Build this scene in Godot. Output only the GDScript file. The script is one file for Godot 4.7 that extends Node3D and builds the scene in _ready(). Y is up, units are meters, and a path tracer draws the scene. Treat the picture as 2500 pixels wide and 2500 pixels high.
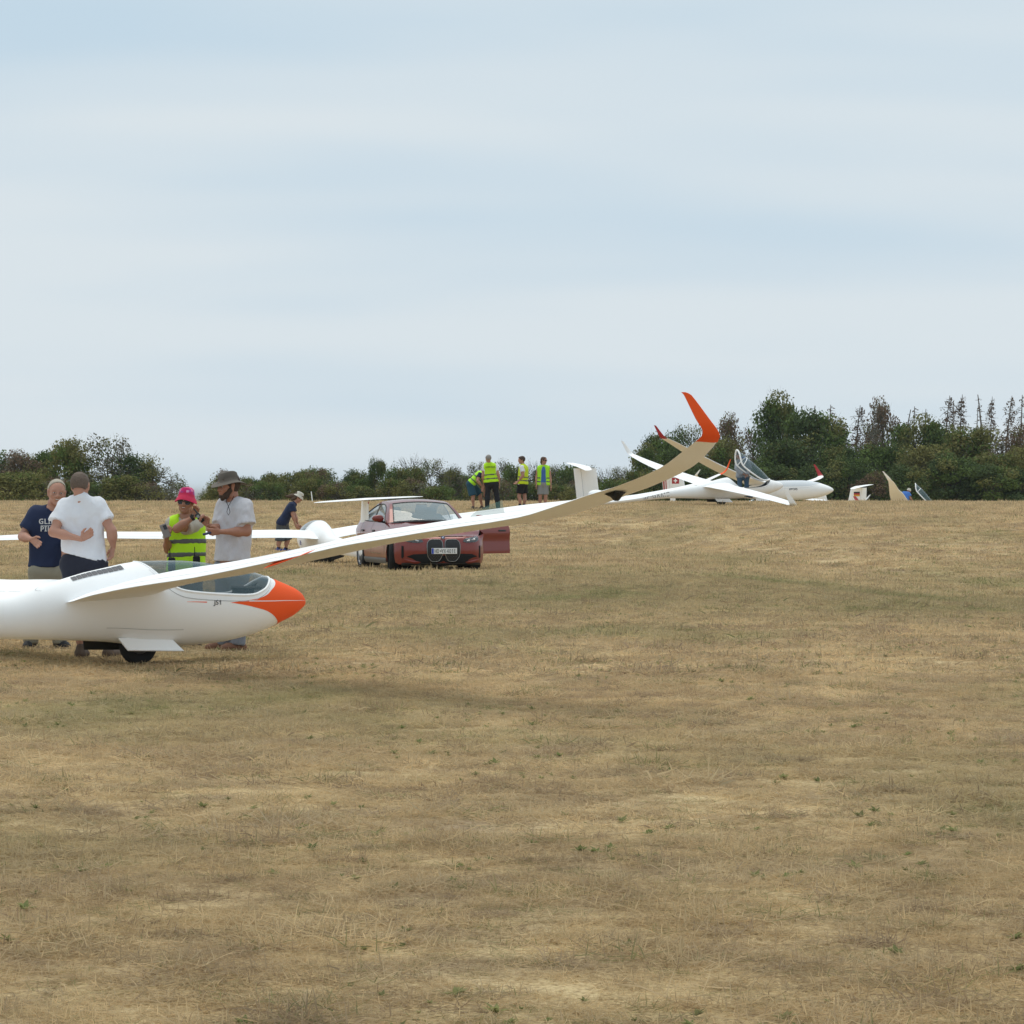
extends Node3D
# A dry airfield on a low hill: sailplanes, a parked red car, people, and a belt of trees beyond the crest. Metres, y up, the camera looks along -z.

var rng := RandomNumberGenerator.new()
var taken := {}
var EYE := Vector3(0, 1.66, 0)
var hill_noise := FastNoiseLite.new()
var patch_noise := FastNoiseLite.new()
var fine_noise := FastNoiseLite.new()
var fold_noise := FastNoiseLite.new()
var mats := {}
var creases: NoiseTexture2D


# ---------------------------------------------------------------- mesh builder
class MB:
	var v := PackedVector3Array()
	var c := PackedColorArray()
	var ix := PackedInt32Array()
	var uv := PackedVector2Array()
	var nrm := PackedVector3Array()
	var colored := false
	var textured := false

	func vert(p: Vector3, col := Color.WHITE, t := Vector2.ZERO) -> int:
		v.append(p)
		c.append(col)
		uv.append(t)
		return v.size() - 1

	func tri(a: int, b: int, d: int) -> void:
		ix.append(a); ix.append(b); ix.append(d)

	func quad(p: Array, col := Color.WHITE) -> void:  # four corners, own vertices: a hard-edged face
		var a := vert(p[0], col)
		vert(p[1], col); vert(p[2], col); vert(p[3], col)
		tri(a, a + 1, a + 2); tri(a, a + 2, a + 3)

	func face(p: Array, col := Color.WHITE) -> void:  # a flat convex polygon
		var a := v.size()
		for q in p:
			vert(q, col)
		for k in range(1, p.size() - 1):
			tri(a, a + k, a + k + 1)

	func grid(rows: Array, wrap := false, cap0 := false, cap1 := false, col := Color.WHITE) -> void:  # rows of points, smooth
		var a := v.size()
		var n: int = rows[0].size()
		for i in rows.size():
			for j in n:
				vert(rows[i][j], col, Vector2(float(j) / (n - 1), float(i) / (rows.size() - 1)))
		var m := n if wrap else n - 1
		for i in rows.size() - 1:
			for j in m:
				var j2 := (j + 1) % n
				var p := a + i * n + j
				var q := a + i * n + j2
				tri(p, q, q + n); tri(p, q + n, p + n)
		for end in [[cap0, 0], [cap1, rows.size() - 1]]:
			if end[0]:
				var ring: Array = []
				for j in n:
					ring.append(rows[end[1]][j])
				if end[1] == 0:
					ring.reverse()
				fan(ring, col)

	func fan(ring: Array, col := Color.WHITE) -> void:
		var mid := Vector3.ZERO
		for p in ring:
			mid += p
		mid /= ring.size()
		var a := v.size()
		vert(mid, col)
		for p in ring:
			vert(p, col)
		for j in ring.size():
			tri(a, a + 1 + j, a + 1 + (j + 1) % ring.size())

	func tube(path: Array, radii: Array, n := 8, col := Color.WHITE, caps := true) -> void:
		var rows := []
		var side := Vector3.ZERO
		for i in path.size():
			var t: Vector3 = (path[mini(i + 1, path.size() - 1)] - path[maxi(i - 1, 0)]).normalized()
			if side == Vector3.ZERO:
				side = t.cross(Vector3.UP if absf(t.y) < 0.9 else Vector3.RIGHT).normalized()
			side = (side - t * side.dot(t)).normalized()
			var up := t.cross(side)
			var ring := []
			for j in n:
				var w := TAU * j / n
				ring.append(path[i] + (side * cos(w) + up * sin(w)) * radii[i])
			rows.append(ring)
		grid(rows, true, caps, caps, col)

	func box(at: Vector3, size: Vector3, turn := Basis(), col := Color.WHITE, bevel := 0.0) -> void:
		var h := size * 0.5
		var b := minf(bevel, minf(h.x, minf(h.y, h.z)) * 0.9)
		var i := h - Vector3(b, b, b)
		for ax in 3:
			for s in [-1.0, 1.0]:
				var u := (ax + 1) % 3
				var w := (ax + 2) % 3
				var p := []
				for k in [[-1, -1], [1, -1], [1, 1], [-1, 1]]:
					var q := Vector3.ZERO
					q[ax] = s * h[ax]; q[u] = k[0] * i[u] * s; q[w] = k[1] * i[w]
					p.append(at + turn * q)
				quad(p, col)
		if b <= 0.0:
			return
		for ax in 3:  # the twelve edges, then the eight corners
			var u := (ax + 1) % 3
			var w := (ax + 2) % 3
			for su in [-1.0, 1.0]:
				for sw in [-1.0, 1.0]:
					var p := []
					for k in [[-1, 0], [1, 0], [1, 1], [-1, 1]]:
						var q := Vector3.ZERO
						q[ax] = k[0] * i[ax]
						q[u] = su * (h[u] if k[1] == 0 else i[u]); q[w] = sw * (i[w] if k[1] == 0 else h[w])
						p.append(at + turn * q)
					if su * sw < 0:
						p.reverse()
					quad(p, col)
		for sx in [-1.0, 1.0]:
			for sy in [-1.0, 1.0]:
				for sz in [-1.0, 1.0]:
					var p := [at + turn * Vector3(sx * h.x, sy * i.y, sz * i.z), at + turn * Vector3(sx * i.x, sy * h.y, sz * i.z), at + turn * Vector3(sx * i.x, sy * i.y, sz * h.z)]
					if sx * sy * sz < 0:
						p.reverse()
					face(p, col)

	func lathe(at: Vector3, axis: Vector3, profile: Array, n := 20, col := Color.WHITE) -> void:  # profile: [distance along axis, radius]
		var side := axis.cross(Vector3.UP if absf(axis.y) < 0.9 else Vector3.RIGHT).normalized()
		var up := axis.cross(side).normalized()
		var rows := []
		for p in profile:
			var ring := []
			for j in n:
				var w := TAU * j / n
				ring.append(at + axis * p[0] + (side * cos(w) + up * sin(w)) * p[1])
			rows.append(ring)
		grid(rows, true, false, false, col)

	func ball(at: Vector3, r: Vector3, n := 10, col := Color.WHITE) -> void:
		var rows := []
		for i in n + 1:
			var a := PI * i / n
			var ring := []
			for j in n * 2:
				var w := PI * j / n
				ring.append(at + Vector3(r.x * sin(a) * cos(w), r.y * cos(a), r.z * sin(a) * sin(w)))
			rows.append(ring)
		grid(rows, true, false, false, col)

	func done(away = null) -> ArrayMesh:  # away: faces are turned to look away from this point (default: the middle)
		var n := nrm
		if n.size() != v.size():
			n = PackedVector3Array()
			n.resize(v.size())
			var mid := Vector3.ZERO
			if away == null:
				for p in v:
					mid += p
				mid /= maxi(1, v.size())
			else:
				mid = away
			var sign_sum := 0.0
			for k in range(0, ix.size(), 3):
				var a := v[ix[k]]
				var fnv := (v[ix[k + 1]] - a).cross(v[ix[k + 2]] - a)
				sign_sum += fnv.dot(a - mid)
			var s := 1.0 if sign_sum >= 0 else -1.0
			for k in range(0, ix.size(), 3):
				var a := ix[k]
				var b := ix[k + 1]
				var d := ix[k + 2]
				var fnv := (v[b] - v[a]).cross(v[d] - v[a]) * s
				n[a] += fnv; n[b] += fnv; n[d] += fnv
				if s > 0:
					ix[k + 1] = d; ix[k + 2] = b
			for k in n.size():
				n[k] = n[k].normalized() if n[k].length_squared() > 1e-20 else Vector3.UP
		var arr := []
		arr.resize(Mesh.ARRAY_MAX)
		arr[Mesh.ARRAY_VERTEX] = v
		arr[Mesh.ARRAY_NORMAL] = n
		if colored:
			arr[Mesh.ARRAY_COLOR] = c
		if textured:
			arr[Mesh.ARRAY_TEX_UV] = uv
		arr[Mesh.ARRAY_INDEX] = ix
		var m := ArrayMesh.new()
		m.add_surface_from_arrays(Mesh.PRIMITIVE_TRIANGLES, arr)
		return m


# ---------------------------------------------------------------- things, parts, names
func numbered(called: String) -> String:
	if not taken.has(called):
		taken[called] = 0
		return called
	taken[called] += 1
	return "%s_%03d" % [called, taken[called]]


func thing(called: String, label: String, category: String, at := Vector3.ZERO, turn := 0.0, group := "") -> Node3D:
	var o := Node3D.new()
	o.name = numbered(called)
	add_child(o)
	o.position = at
	o.rotation.y = turn
	tag(o, label, category, group)
	return o


func tag(o: Node3D, label: String, category: String, group := "") -> void:
	o.set_meta("label", label)
	if category:
		o.set_meta("category", category)
	if group:
		o.set_meta("group", group)


func part(called: String, mesh: Mesh, m: Material, parent: Node, label := "") -> MeshInstance3D:
	var o := MeshInstance3D.new()
	var base := called
	var k := 0
	while parent.has_node(NodePath(called)):
		k += 1
		called = "%s_%03d" % [base, k]
	o.name = called
	o.mesh = mesh
	o.material_override = m
	parent.add_child(o, true)
	if label:
		o.set_meta("label", label)
	return o


func structure(o: Node3D) -> void:
	o.set_meta("kind", "structure")


# ---------------------------------------------------------------- materials
func lin(r: float, g: float, b: float) -> Color:  # a real-world base colour
	return Color(r, g, b).linear_to_srgb()


func mat(called: String, base: Color, rough := 0.8, extra := {}) -> StandardMaterial3D:
	if mats.has(called):
		return mats[called]
	var m := StandardMaterial3D.new()
	m.resource_name = called
	m.albedo_color = base
	m.roughness = rough
	for k in extra:
		m.set(k, extra[k])
	mats[called] = m
	return m


func noise_texture(size: int, freq: float, ramp: Array, octaves := 4, sd := 1, normal := false, kind := FastNoiseLite.TYPE_SIMPLEX_SMOOTH) -> NoiseTexture2D:
	var t := NoiseTexture2D.new()
	t.width = size
	t.height = size
	t.seamless = true
	var n := FastNoiseLite.new()
	n.noise_type = kind
	n.seed = sd
	n.frequency = freq
	n.fractal_octaves = octaves
	t.noise = n
	t.as_normal_map = normal
	if normal:
		t.bump_strength = 4.0
	elif ramp:
		var g := Gradient.new()
		g.offsets = PackedFloat32Array(ramp.map(func(r): return r[0]))
		g.colors = PackedColorArray(ramp.map(func(r): return r[1]))
		t.color_ramp = g
	return t


func cloth(called: String, base: Color, rough := 0.9, pattern = null) -> StandardMaterial3D:
	var m := mat(called, base, rough, {"rim_enabled": true, "rim": 0.25, "rim_tint": 0.6})
	if pattern:
		m.albedo_texture = pattern
	if creases == null:
		creases = noise_texture(512, 0.005, [], 1, 61, true)
		creases.noise.fractal_type = FastNoiseLite.FRACTAL_RIDGED
		creases.bump_strength = 8.0
	m.normal_enabled = true
	m.normal_texture = creases
	m.normal_scale = 0.35
	m.uv1_triplanar = true
	m.uv1_scale = Vector3(2.2, 1.5, 2.2)
	return m


# pixel column and row of the 2500-pixel survey of the place, at a distance, to metres: used once to measure where things stand
func spot(px: float, py: float, d: float) -> Vector3:
	return Vector3((px - 1250.0) / 8160.0 * d, 1.66 + (1200.0 - py) / 8160.0 * d, -d)


func on_ground(px: float, d: float) -> Vector3:
	var x := (px - 1250.0) / 8160.0 * d
	return Vector3(x, ground_height(x, d), -d)


func ground_height(x: float, d: float) -> float:
	var right := smoothstep(3.0, 9.0, x)
	var h := 0.08 * smoothstep(40.0, 66.0, d) - 0.40 * right * exp(-pow((d - 63.0) / 13.0, 2.0)) + 1.02 * smoothstep(lerpf(89.0, 70.0, right), lerpf(110.0, 106.0, right), d) + 0.11 * smoothstep(108.0, 140.0, d)
	if d > 140.0:
		h -= 0.022 * (d - 140.0) * smoothstep(140.0, 155.0, d)
	var bumps := 1.0 - smoothstep(200.0, 400.0, d)
	return h + bumps * (0.03 * hill_noise.get_noise_2d(x * 1.0, d * 0.6) + 0.012 * hill_noise.get_noise_2d(x * 6.0 + 50.0, d * 6.0))


func field_color(x: float, d: float) -> Color:  # base colour of the dry turf, linear
	var a := patch_noise.get_noise_2d(x * 1.0, d * 0.55) * 0.5 + 0.5
	var b := patch_noise.get_noise_2d(x * 3.1 + 200.0, d * 2.2) * 0.5 + 0.5
	var e := fine_noise.get_noise_2d(x * 1.0 - 90.0, d * 0.8) * 0.5 + 0.5
	var straw := Color(0.49, 0.37, 0.215)
	var pale := Color(0.60, 0.47, 0.28)
	var olive := Color(0.345, 0.285, 0.155)
	var green := Color(0.25, 0.245, 0.11)
	var brown := Color(0.32, 0.235, 0.155)
	var col := straw.lerp(pale, smoothstep(0.45, 0.75, b) * 0.8)
	col = col.lerp(brown, smoothstep(0.54, 0.74, e) * 0.5)
	var s := fine_noise.get_noise_2d(x * 4.2 + 400.0, d * 3.0) * 0.5 + 0.5
	col = col.lerp(Color(0.27, 0.20, 0.15), smoothstep(0.58, 0.74, s) * 0.7)
	col = col.lerp(Color(0.62, 0.50, 0.32), smoothstep(0.42, 0.26, s) * 0.45)
	var band := smoothstep(38.0, 50.0, d) * (1.0 - smoothstep(62.0, 76.0, d)) * (0.55 + 0.35 * smoothstep(-4.0, 5.0, x))
	var near := 0.16 * (1.0 - smoothstep(14.0, 30.0, d))
	col = col.lerp(olive, clampf(smoothstep(0.45, 0.75, a) * 0.5 + band * 0.6 + near - 0.14 * smoothstep(82.0, 100.0, d), 0.0, 0.85))
	col = col.lerp(green, clampf(smoothstep(0.55, 0.8, a * 0.6 + b * 0.4) * (0.38 + band * 0.75), 0.0, 0.7) * (1.0 - 0.7 * smoothstep(80.0, 96.0, d)))
	return col * 1.2


# ---------------------------------------------------------------- sky, light
func make_sky() -> Sky:
	var w := 2048
	var h := 1024
	var n1 := FastNoiseLite.new()
	n1.seed = 20
	n1.frequency = 1.0
	n1.fractal_octaves = 5
	var n2 := FastNoiseLite.new()
	n2.seed = 23
	n2.frequency = 1.0
	n2.fractal_octaves = 3
	var bytes := PackedFloat32Array()
	bytes.resize(w * h * 3)
	var high := Color(0.44, 0.625, 0.78)
	var haze := Color(0.61, 0.72, 0.80)
	var cloud := Color(0.70, 0.775, 0.82)
	var k := 0
	for j in h:
		var up := PI * (0.5 - (j + 0.5) / h)
		var y := sin(up)
		var flat := cos(up)
		var t := pow(clampf(1.0 - y, 0.0, 1.0), 5.0) if y > 0 else 1.0
		var stretch := 1.0 / (0.16 + maxf(y, 0.0))
		for i in w:
			var a := TAU * ((i + 0.5) / w - 0.5)
			var x := cos(a) * flat
			var z := sin(a) * flat
			var r: float; var g: float; var b: float
			if y < -0.09:
				r = 0.22; g = 0.20; b = 0.15
			else:
				# a thin, broken veil, stretched towards the horizon as a flat layer is
				var p := Vector3(x * stretch * 1.5, y * 1.5, z * stretch * 0.55)
				var m := n1.get_noise_3dv(p * 1.2 + Vector3(107.1, 18.9, 8.1))
				var q := n2.get_noise_3dv(p * 0.9 + Vector3(74.97, 13.23, 5.67))
				var veil := clampf(0.72 + q * 1.3 + m * 0.7, 0.0, 1.0)
				veil = lerpf(veil, 1.0, t * 0.3)
				r = lerpf(lerpf(high.r, haze.r, t), cloud.r, veil)
				g = lerpf(lerpf(high.g, haze.g, t), cloud.g, veil)
				b = lerpf(lerpf(high.b, haze.b, t), cloud.b, veil)
			bytes[k] = r; bytes[k + 1] = g; bytes[k + 2] = b
			k += 3
	var im := Image.create_from_data(w, h, false, Image.FORMAT_RGBF, bytes.to_byte_array())
	var s := Sky.new()
	var p2 := PanoramaSkyMaterial.new()
	p2.panorama = ImageTexture.create_from_image(im)
	s.sky_material = p2
	return s


func make_ground() -> void:
	var xs := PackedFloat32Array()
	var ds := PackedFloat32Array()
	for side in [-1, 1]:
		var x := 0.25
		var part_xs := []
		while x < 2400.0:
			part_xs.append(side * x)
			x += 0.45 if x < 26.0 else x * 0.09
		part_xs.append(side * 2400.0)
		if side < 0:
			part_xs.reverse()
		xs.append_array(PackedFloat32Array(part_xs))
	var d := -300.0
	while d < 2400.0:
		ds.append(d)
		d += 60.0 if d < -30.0 else 6.0 if d < 3.0 else 0.4 if d < 40.0 else 0.6 if d < 160.0 else d * 0.06
	var mb := MB.new()
	mb.colored = true
	for dd in ds:
		for x in xs:
			mb.vert(Vector3(x, ground_height(x, dd), -dd), field_color(x, dd))
	var n := xs.size()
	for i in ds.size() - 1:
		for j in n - 1:
			var p := i * n + j
			mb.tri(p, p + n + 1, p + 1)
			mb.tri(p, p + n, p + n + 1)
	var m := mat("turf_soil", Color.WHITE, 1.0, {"vertex_color_use_as_albedo": true, "uv1_triplanar": true, "uv1_world_triplanar": true, "uv1_scale": Vector3(0.9, 0.9, 0.9)})
	m.albedo_texture = noise_texture(1024, 0.03, [[0.0, Color(0.62, 0.58, 0.54)], [0.4, Color(0.92, 0.91, 0.89)], [0.7, Color(1, 1, 0.98)], [1.0, Color(0.88, 0.91, 0.8)]], 5, 5)
	m.normal_enabled = true
	m.normal_texture = noise_texture(512, 0.05, [], 4, 9, true)
	m.metallic_specular = 0.2
	var o := part("ground", mb.done(Vector3(0, -500, -60)), m, self)
	structure(o)
	o.set_meta("label", "dry mown airfield turf rising to a low crest")


# A tuft of mown dry turf: a mat of slivers lying every way, some leaning, a few standing
func tuft_mesh(blades: int, reach: float, tall: float, wide: float, stand: float, sd: int) -> ArrayMesh:
	rng.seed = sd
	var mb := MB.new()
	mb.colored = true
	for k in blades:
		var at := Vector3(rng.randf_range(-1, 1), 0, rng.randf_range(-1, 1)) * reach
		var turn := rng.randf() * TAU
		var out := Vector3(cos(turn), 0, sin(turn))
		var side := Vector3(-sin(turn), 0, cos(turn)) * wide * rng.randf_range(0.6, 1.3)
		var size := tall * rng.randf_range(0.6, 1.5)
		var lean := rng.randf_range(1.25, 1.6)
		if rng.randf() < stand:
			lean = rng.randf_range(0.3, 1.1)
			size *= 0.62
		var lean2 := lean + rng.randf_range(-0.15, 0.3)
		at.y = rng.randf_range(-0.006, 0.016)
		side += Vector3.UP * side.length() * rng.randf_range(-0.9, 0.9)
		var mid := at + (out * sin(lean) + Vector3.UP * cos(lean)) * size * 0.5
		var tip := mid + (out * sin(lean2) + Vector3.UP * cos(lean2)) * size * 0.5
		var shade := rng.randf_range(0.78, 1.2)
		var warm := rng.randf_range(-0.05, 0.05)
		var col := Color(shade * (1 + warm), shade, shade * (1 - warm))
		var a := mb.vert(at - side, col)
		mb.vert(at + side, col)
		mb.vert(mid + side * 0.8, col); mb.vert(mid - side * 0.8, col); mb.vert(tip, col)
		mb.tri(a, a + 1, a + 2); mb.tri(a, a + 2, a + 3); mb.tri(a + 3, a + 2, a + 4)
	return mb.done(Vector3(0, -9, 0))


# A weed: a rosette of broad leaves
func weed_mesh(leaves: int, sd: int) -> ArrayMesh:
	rng.seed = sd
	var mb := MB.new()
	mb.colored = true
	for k in leaves:
		var turn := rng.randf() * TAU
		var out := Vector3(cos(turn), 0, sin(turn))
		var size := rng.randf_range(0.04, 0.10)
		var side := Vector3(-sin(turn), 0, cos(turn)) * size * 0.17
		var lean := rng.randf_range(0.4, 1.3)
		var mid := (out * sin(lean) + Vector3.UP * cos(lean)) * size * 0.5
		var tip := mid + (out * sin(lean + 0.4) + Vector3.UP * cos(lean + 0.4)) * size * 0.5
		var shade := rng.randf_range(0.7, 1.3)
		var col := Color(shade, shade, shade)
		var a := mb.vert(-side * 0.2, col)
		mb.vert(mid + side, col); mb.vert(tip, col); mb.vert(mid - side, col)
		mb.tri(a, a + 1, a + 2); mb.tri(a, a + 2, a + 3)
	return mb.done(Vector3(0, -9, 0))


func make_grass() -> void:
	var o := Node3D.new()
	o.name = "grass"
	add_child(o)
	o.set_meta("kind", "stuff")
	tag(o, "short dry straw-coloured grass covering the airfield", "grass")
	var m := mat("dry_grass", Color.WHITE, 0.85, {"vertex_color_use_as_albedo": true, "backlight_enabled": true, "backlight": Color(1.0, 1.0, 1.0), "metallic_specular": 0.3})
	# from, to, tufts per square metre, blades, reach, length, half width, share that stands
	var zones := [[8.5, 16.0, 210.0, 34, 0.10, 0.085, 0.0016, 0.16], [16.0, 30.0, 120.0, 34, 0.13, 0.09, 0.0023, 0.16], [30.0, 62.0, 52.0, 28, 0.18, 0.10, 0.0044, 0.2], [62.0, 146.0, 28.0, 20, 0.25, 0.11, 0.0085, 0.25]]
	var which := 0
	for zn in zones:
		for variant in 2:
			which += 1
			var d0: float = zn[0]
			var d1: float = zn[1]
			var places := PackedFloat32Array()
			rng.seed = 900 + which
			var half0 := d0 * 0.165 + 1.6
			var half1 := d1 * 0.165 + 1.6
			var total := int((half0 + half1) * (d1 - d0) * zn[2] / 2)
			for k in total:
				var u := rng.randf()
				var d := sqrt(lerpf(d0 * d0, d1 * d1, u))
				var x := rng.randf_range(-1, 1) * (d * 0.165 + 1.6)
				var thin := patch_noise.get_noise_2d(x * 4.0 + 31.0, d * 2.6)
				var big := rng.randf_range(0.6, 1.15) * (1.0 + 0.4 * thin)
				if thin < -0.55 and rng.randf() < 0.3:
					continue
				if rng.randf() < 0.01:
					big *= 1.5
				var a := rng.randf() * TAU
				var ca := cos(a) * big
				var sa := sin(a) * big
				var tall := big * rng.randf_range(0.5, 1.25) * (0.75 + 1.1 * clampf(fine_noise.get_noise_2d(x * 1.7 + 700.0, d * 1.3) * 1.6, 0.0, 1.0))
				var col := field_color(x, d) * rng.randf_range(0.85, 1.3)
				var kind := rng.randf()
				if kind < 0.05:
					col = col.lerp(Color(0.14, 0.19, 0.06), 0.65)
				elif kind < 0.15:
					col = col.lerp(Color(0.26, 0.18, 0.12), 0.55)
				elif kind < 0.30:
					col = col.lerp(Color(0.68, 0.55, 0.36), 0.5)
				places.append_array(PackedFloat32Array([ca, 0, sa, x, 0, tall, 0, ground_height(x, d), -sa, 0, ca, -d, col.r, col.g, col.b, 1.0]))
			var mm := MultiMesh.new()
			mm.transform_format = MultiMesh.TRANSFORM_3D
			mm.use_colors = true
			mm.mesh = tuft_mesh(zn[3], zn[4], zn[5], zn[6], zn[7], 40 + which)
			mm.instance_count = places.size() / 16
			mm.buffer = places
			var mi := MultiMeshInstance3D.new()
			mi.name = "grass_blades" if which == 1 else "grass_blades_%03d" % (which - 1)
			mi.multimesh = mm
			mi.material_override = m
			mi.set_meta("kind", "stuff")
			o.add_child(mi)
	# scattered green weeds
	var spots := PackedFloat32Array()
	rng.seed = 555
	for k in 9000:
		var d := sqrt(lerpf(81.0, 8100.0, pow(rng.randf(), 1.3)))
		var x := rng.randf_range(-1, 1) * (d * 0.165 + 1.6)
		if patch_noise.get_noise_2d(x * 2.2 - 70.0, d * 1.6) < 0.02:
			continue
		var big := rng.randf_range(0.25, 0.75)
		var a := rng.randf() * TAU
		var col := Color(0.25, 0.29, 0.11).lerp(Color(0.36, 0.34, 0.16), rng.randf()) * rng.randf_range(0.8, 1.2)
		spots.append_array(PackedFloat32Array([cos(a) * big, 0, sin(a) * big, x, 0, big * 0.7, 0, ground_height(x, d) + 0.006, -sin(a) * big, 0, cos(a) * big, -d, col.r, col.g, col.b, 1.0]))
	var wm := MultiMesh.new()
	wm.transform_format = MultiMesh.TRANSFORM_3D
	wm.use_colors = true
	wm.mesh = weed_mesh(16, 71)
	wm.instance_count = spots.size() / 16
	wm.buffer = spots
	var wi := MultiMeshInstance3D.new()
	wi.name = "green_weeds"
	wi.multimesh = wm
	wi.material_override = m
	wi.set_meta("kind", "stuff")
	o.add_child(wi)


# ---------------------------------------------------------------- trees
# A tree of a kind at unit scale (its own metres): trunk, branches, crown. Copies share the meshes.
func leaf(mb: MB, at: Vector3, size: float, dir: Vector3, col: Color) -> void:
	var u := dir.cross(Vector3(rng.randf_range(-1, 1), rng.randf_range(-1, 1), rng.randf_range(-1, 1))).normalized()
	var w := dir.cross(u).normalized()
	var a := mb.vert(at - u * size * 0.62, col)
	mb.vert(at + w * size * 0.34 + dir * size * 0.1, col)
	mb.vert(at + u * size * 0.62, col)
	mb.vert(at - w * size * 0.34 + dir * size * 0.1, col)
	mb.tri(a, a + 1, a + 2); mb.tri(a, a + 2, a + 3)
	for k in 4:
		mb.nrm.append(dir)


func rand_dir() -> Vector3:
	var z := rng.randf_range(-1, 1)
	var a := rng.randf() * TAU
	var r := sqrt(1 - z * z)
	return Vector3(r * cos(a), z, r * sin(a))


# style: height, radius, bottom (share of height where the crown starts), leaves, leaf size, clumps, clump radius, fill (0 airy .. 1 dense), tones [[share, colour]...], stems
func broadleaf(called: String, st: Dictionary, sd: int) -> Node3D:
	rng.seed = sd
	var o := Node3D.new()
	o.name = called
	var H: float = st.h
	var R: float = st.r
	var low: float = st.low
	var wood := MB.new()
	var limbs := MB.new()
	var crown := MB.new()
	crown.colored = true
	var stems: int = st.get("stems", 1)
	var tops := []
	for k in stems:
		var lean := Vector3(rng.randf_range(-1, 1), 0, rng.randf_range(-1, 1)) * (0.12 if stems == 1 else 0.5) * R
		var base := Vector3(rng.randf_range(-1, 1), 0, rng.randf_range(-1, 1)) * (0.0 if stems == 1 else R * 0.35)
		var path := []
		var rad := []
		for i in 7:
			var t := i / 6.0
			path.append(base + lean * t + Vector3(rng.randf_range(-1, 1), 0, rng.randf_range(-1, 1)) * 0.05 * R * t + Vector3.UP * (H * 0.86 * t - 0.4))
			rad.append(lerpf(0.026, 0.006, t) * H / sqrt(stems))
		wood.tube(path, rad, 7)
		tops.append(path)
	var clumps: Array = []
	var cn: int = st.clumps
	for k in cn:
		var t := rng.randf()
		# a crown widest somewhat below its middle
		var y := lerpf(low, 0.97, pow(t, 0.85))
		var u := (y - low) / (1.0 - low)
		var wide := sqrt(maxf(0.02, 1.0 - pow(absf(u - 0.38) / 0.66, 2.2)))
		var a := rng.randf() * TAU
		var rr := R * wide * sqrt(rng.randf_range(0.12, 1.0)) * rng.randf_range(0.85, 1.08)
		var at := Vector3(cos(a) * rr, y * H, sin(a) * rr)
		var cr: float = st.cr * rng.randf_range(0.65, 1.3) * (0.75 + 0.4 * wide)
		clumps.append([at, cr])
		var path: Array = tops[k % stems]
		var q := clampf(y / 0.86 - 0.14, 0.12, 0.95) * 6.0
		var from: Vector3 = path[int(q)].lerp(path[mini(int(q) + 1, 6)], q - int(q))
		var bend := from.lerp(at, 0.5) + Vector3(0, -0.05 * H * rng.randf(), 0)
		limbs.tube([from, bend, at], [0.008 * H, 0.005 * H, 0.0015 * H], 4)
		for i in 3:
			var grow := ((at - from).normalized() * 0.9 + rand_dir() * 0.75 + Vector3.UP * 0.45).normalized()
			var tip: Vector3 = at + grow * cr * rng.randf_range(0.7, 1.5)
			limbs.tube([bend.lerp(at, 0.7), at.lerp(tip, 0.5) + rand_dir() * 0.08, tip], [0.0022 * H, 0.0014 * H, 0.0005 * H], 3)
	var per := int(st.leaves * 1.3 / cn)
	for cl in clumps:
		var pick := rng.randf()
		var tone: Color = st.tones[0][1]
		for tn in st.tones:
			if pick <= tn[0]:
				tone = tn[1]
				break
			pick -= tn[0]
		tone = tone * rng.randf_range(0.84, 1.18)
		var n := int(per * rng.randf_range(0.6, 1.4))
		for i in n:
			var dir := rand_dir()
			var rr: float = cl[1] * (pow(rng.randf(), 0.42) if rng.randf() < st.fill else rng.randf_range(0.8, 1.25))
			var at: Vector3 = cl[0] + Vector3(dir.x * 1.12, dir.y * 0.82, dir.z * 1.12) * rr
			if at.y < H * low * 0.5:
				continue
			var face := (dir * 0.7 + rand_dir() * 0.8 + Vector3.UP * 0.35).normalized()
			leaf(crown, at, st.leaf * 0.86 * rng.randf_range(0.6, 1.35), face, tone * rng.randf_range(0.85, 1.17))
	var bark := mat("bark_grey", lin(0.075, 0.062, 0.05), 0.95)
	part("trunk", wood.done(), bark, o)
	part("branches", limbs.done(), bark, o)
	if crown.v.size():
		var m := mat("leaves", Color.WHITE, 0.9, {"vertex_color_use_as_albedo": true, "backlight_enabled": true, "backlight": Color(0.7, 0.7, 0.7), "metallic_specular": 0.12})
		part("crown", crown.done(), m, o)
	return o


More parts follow.
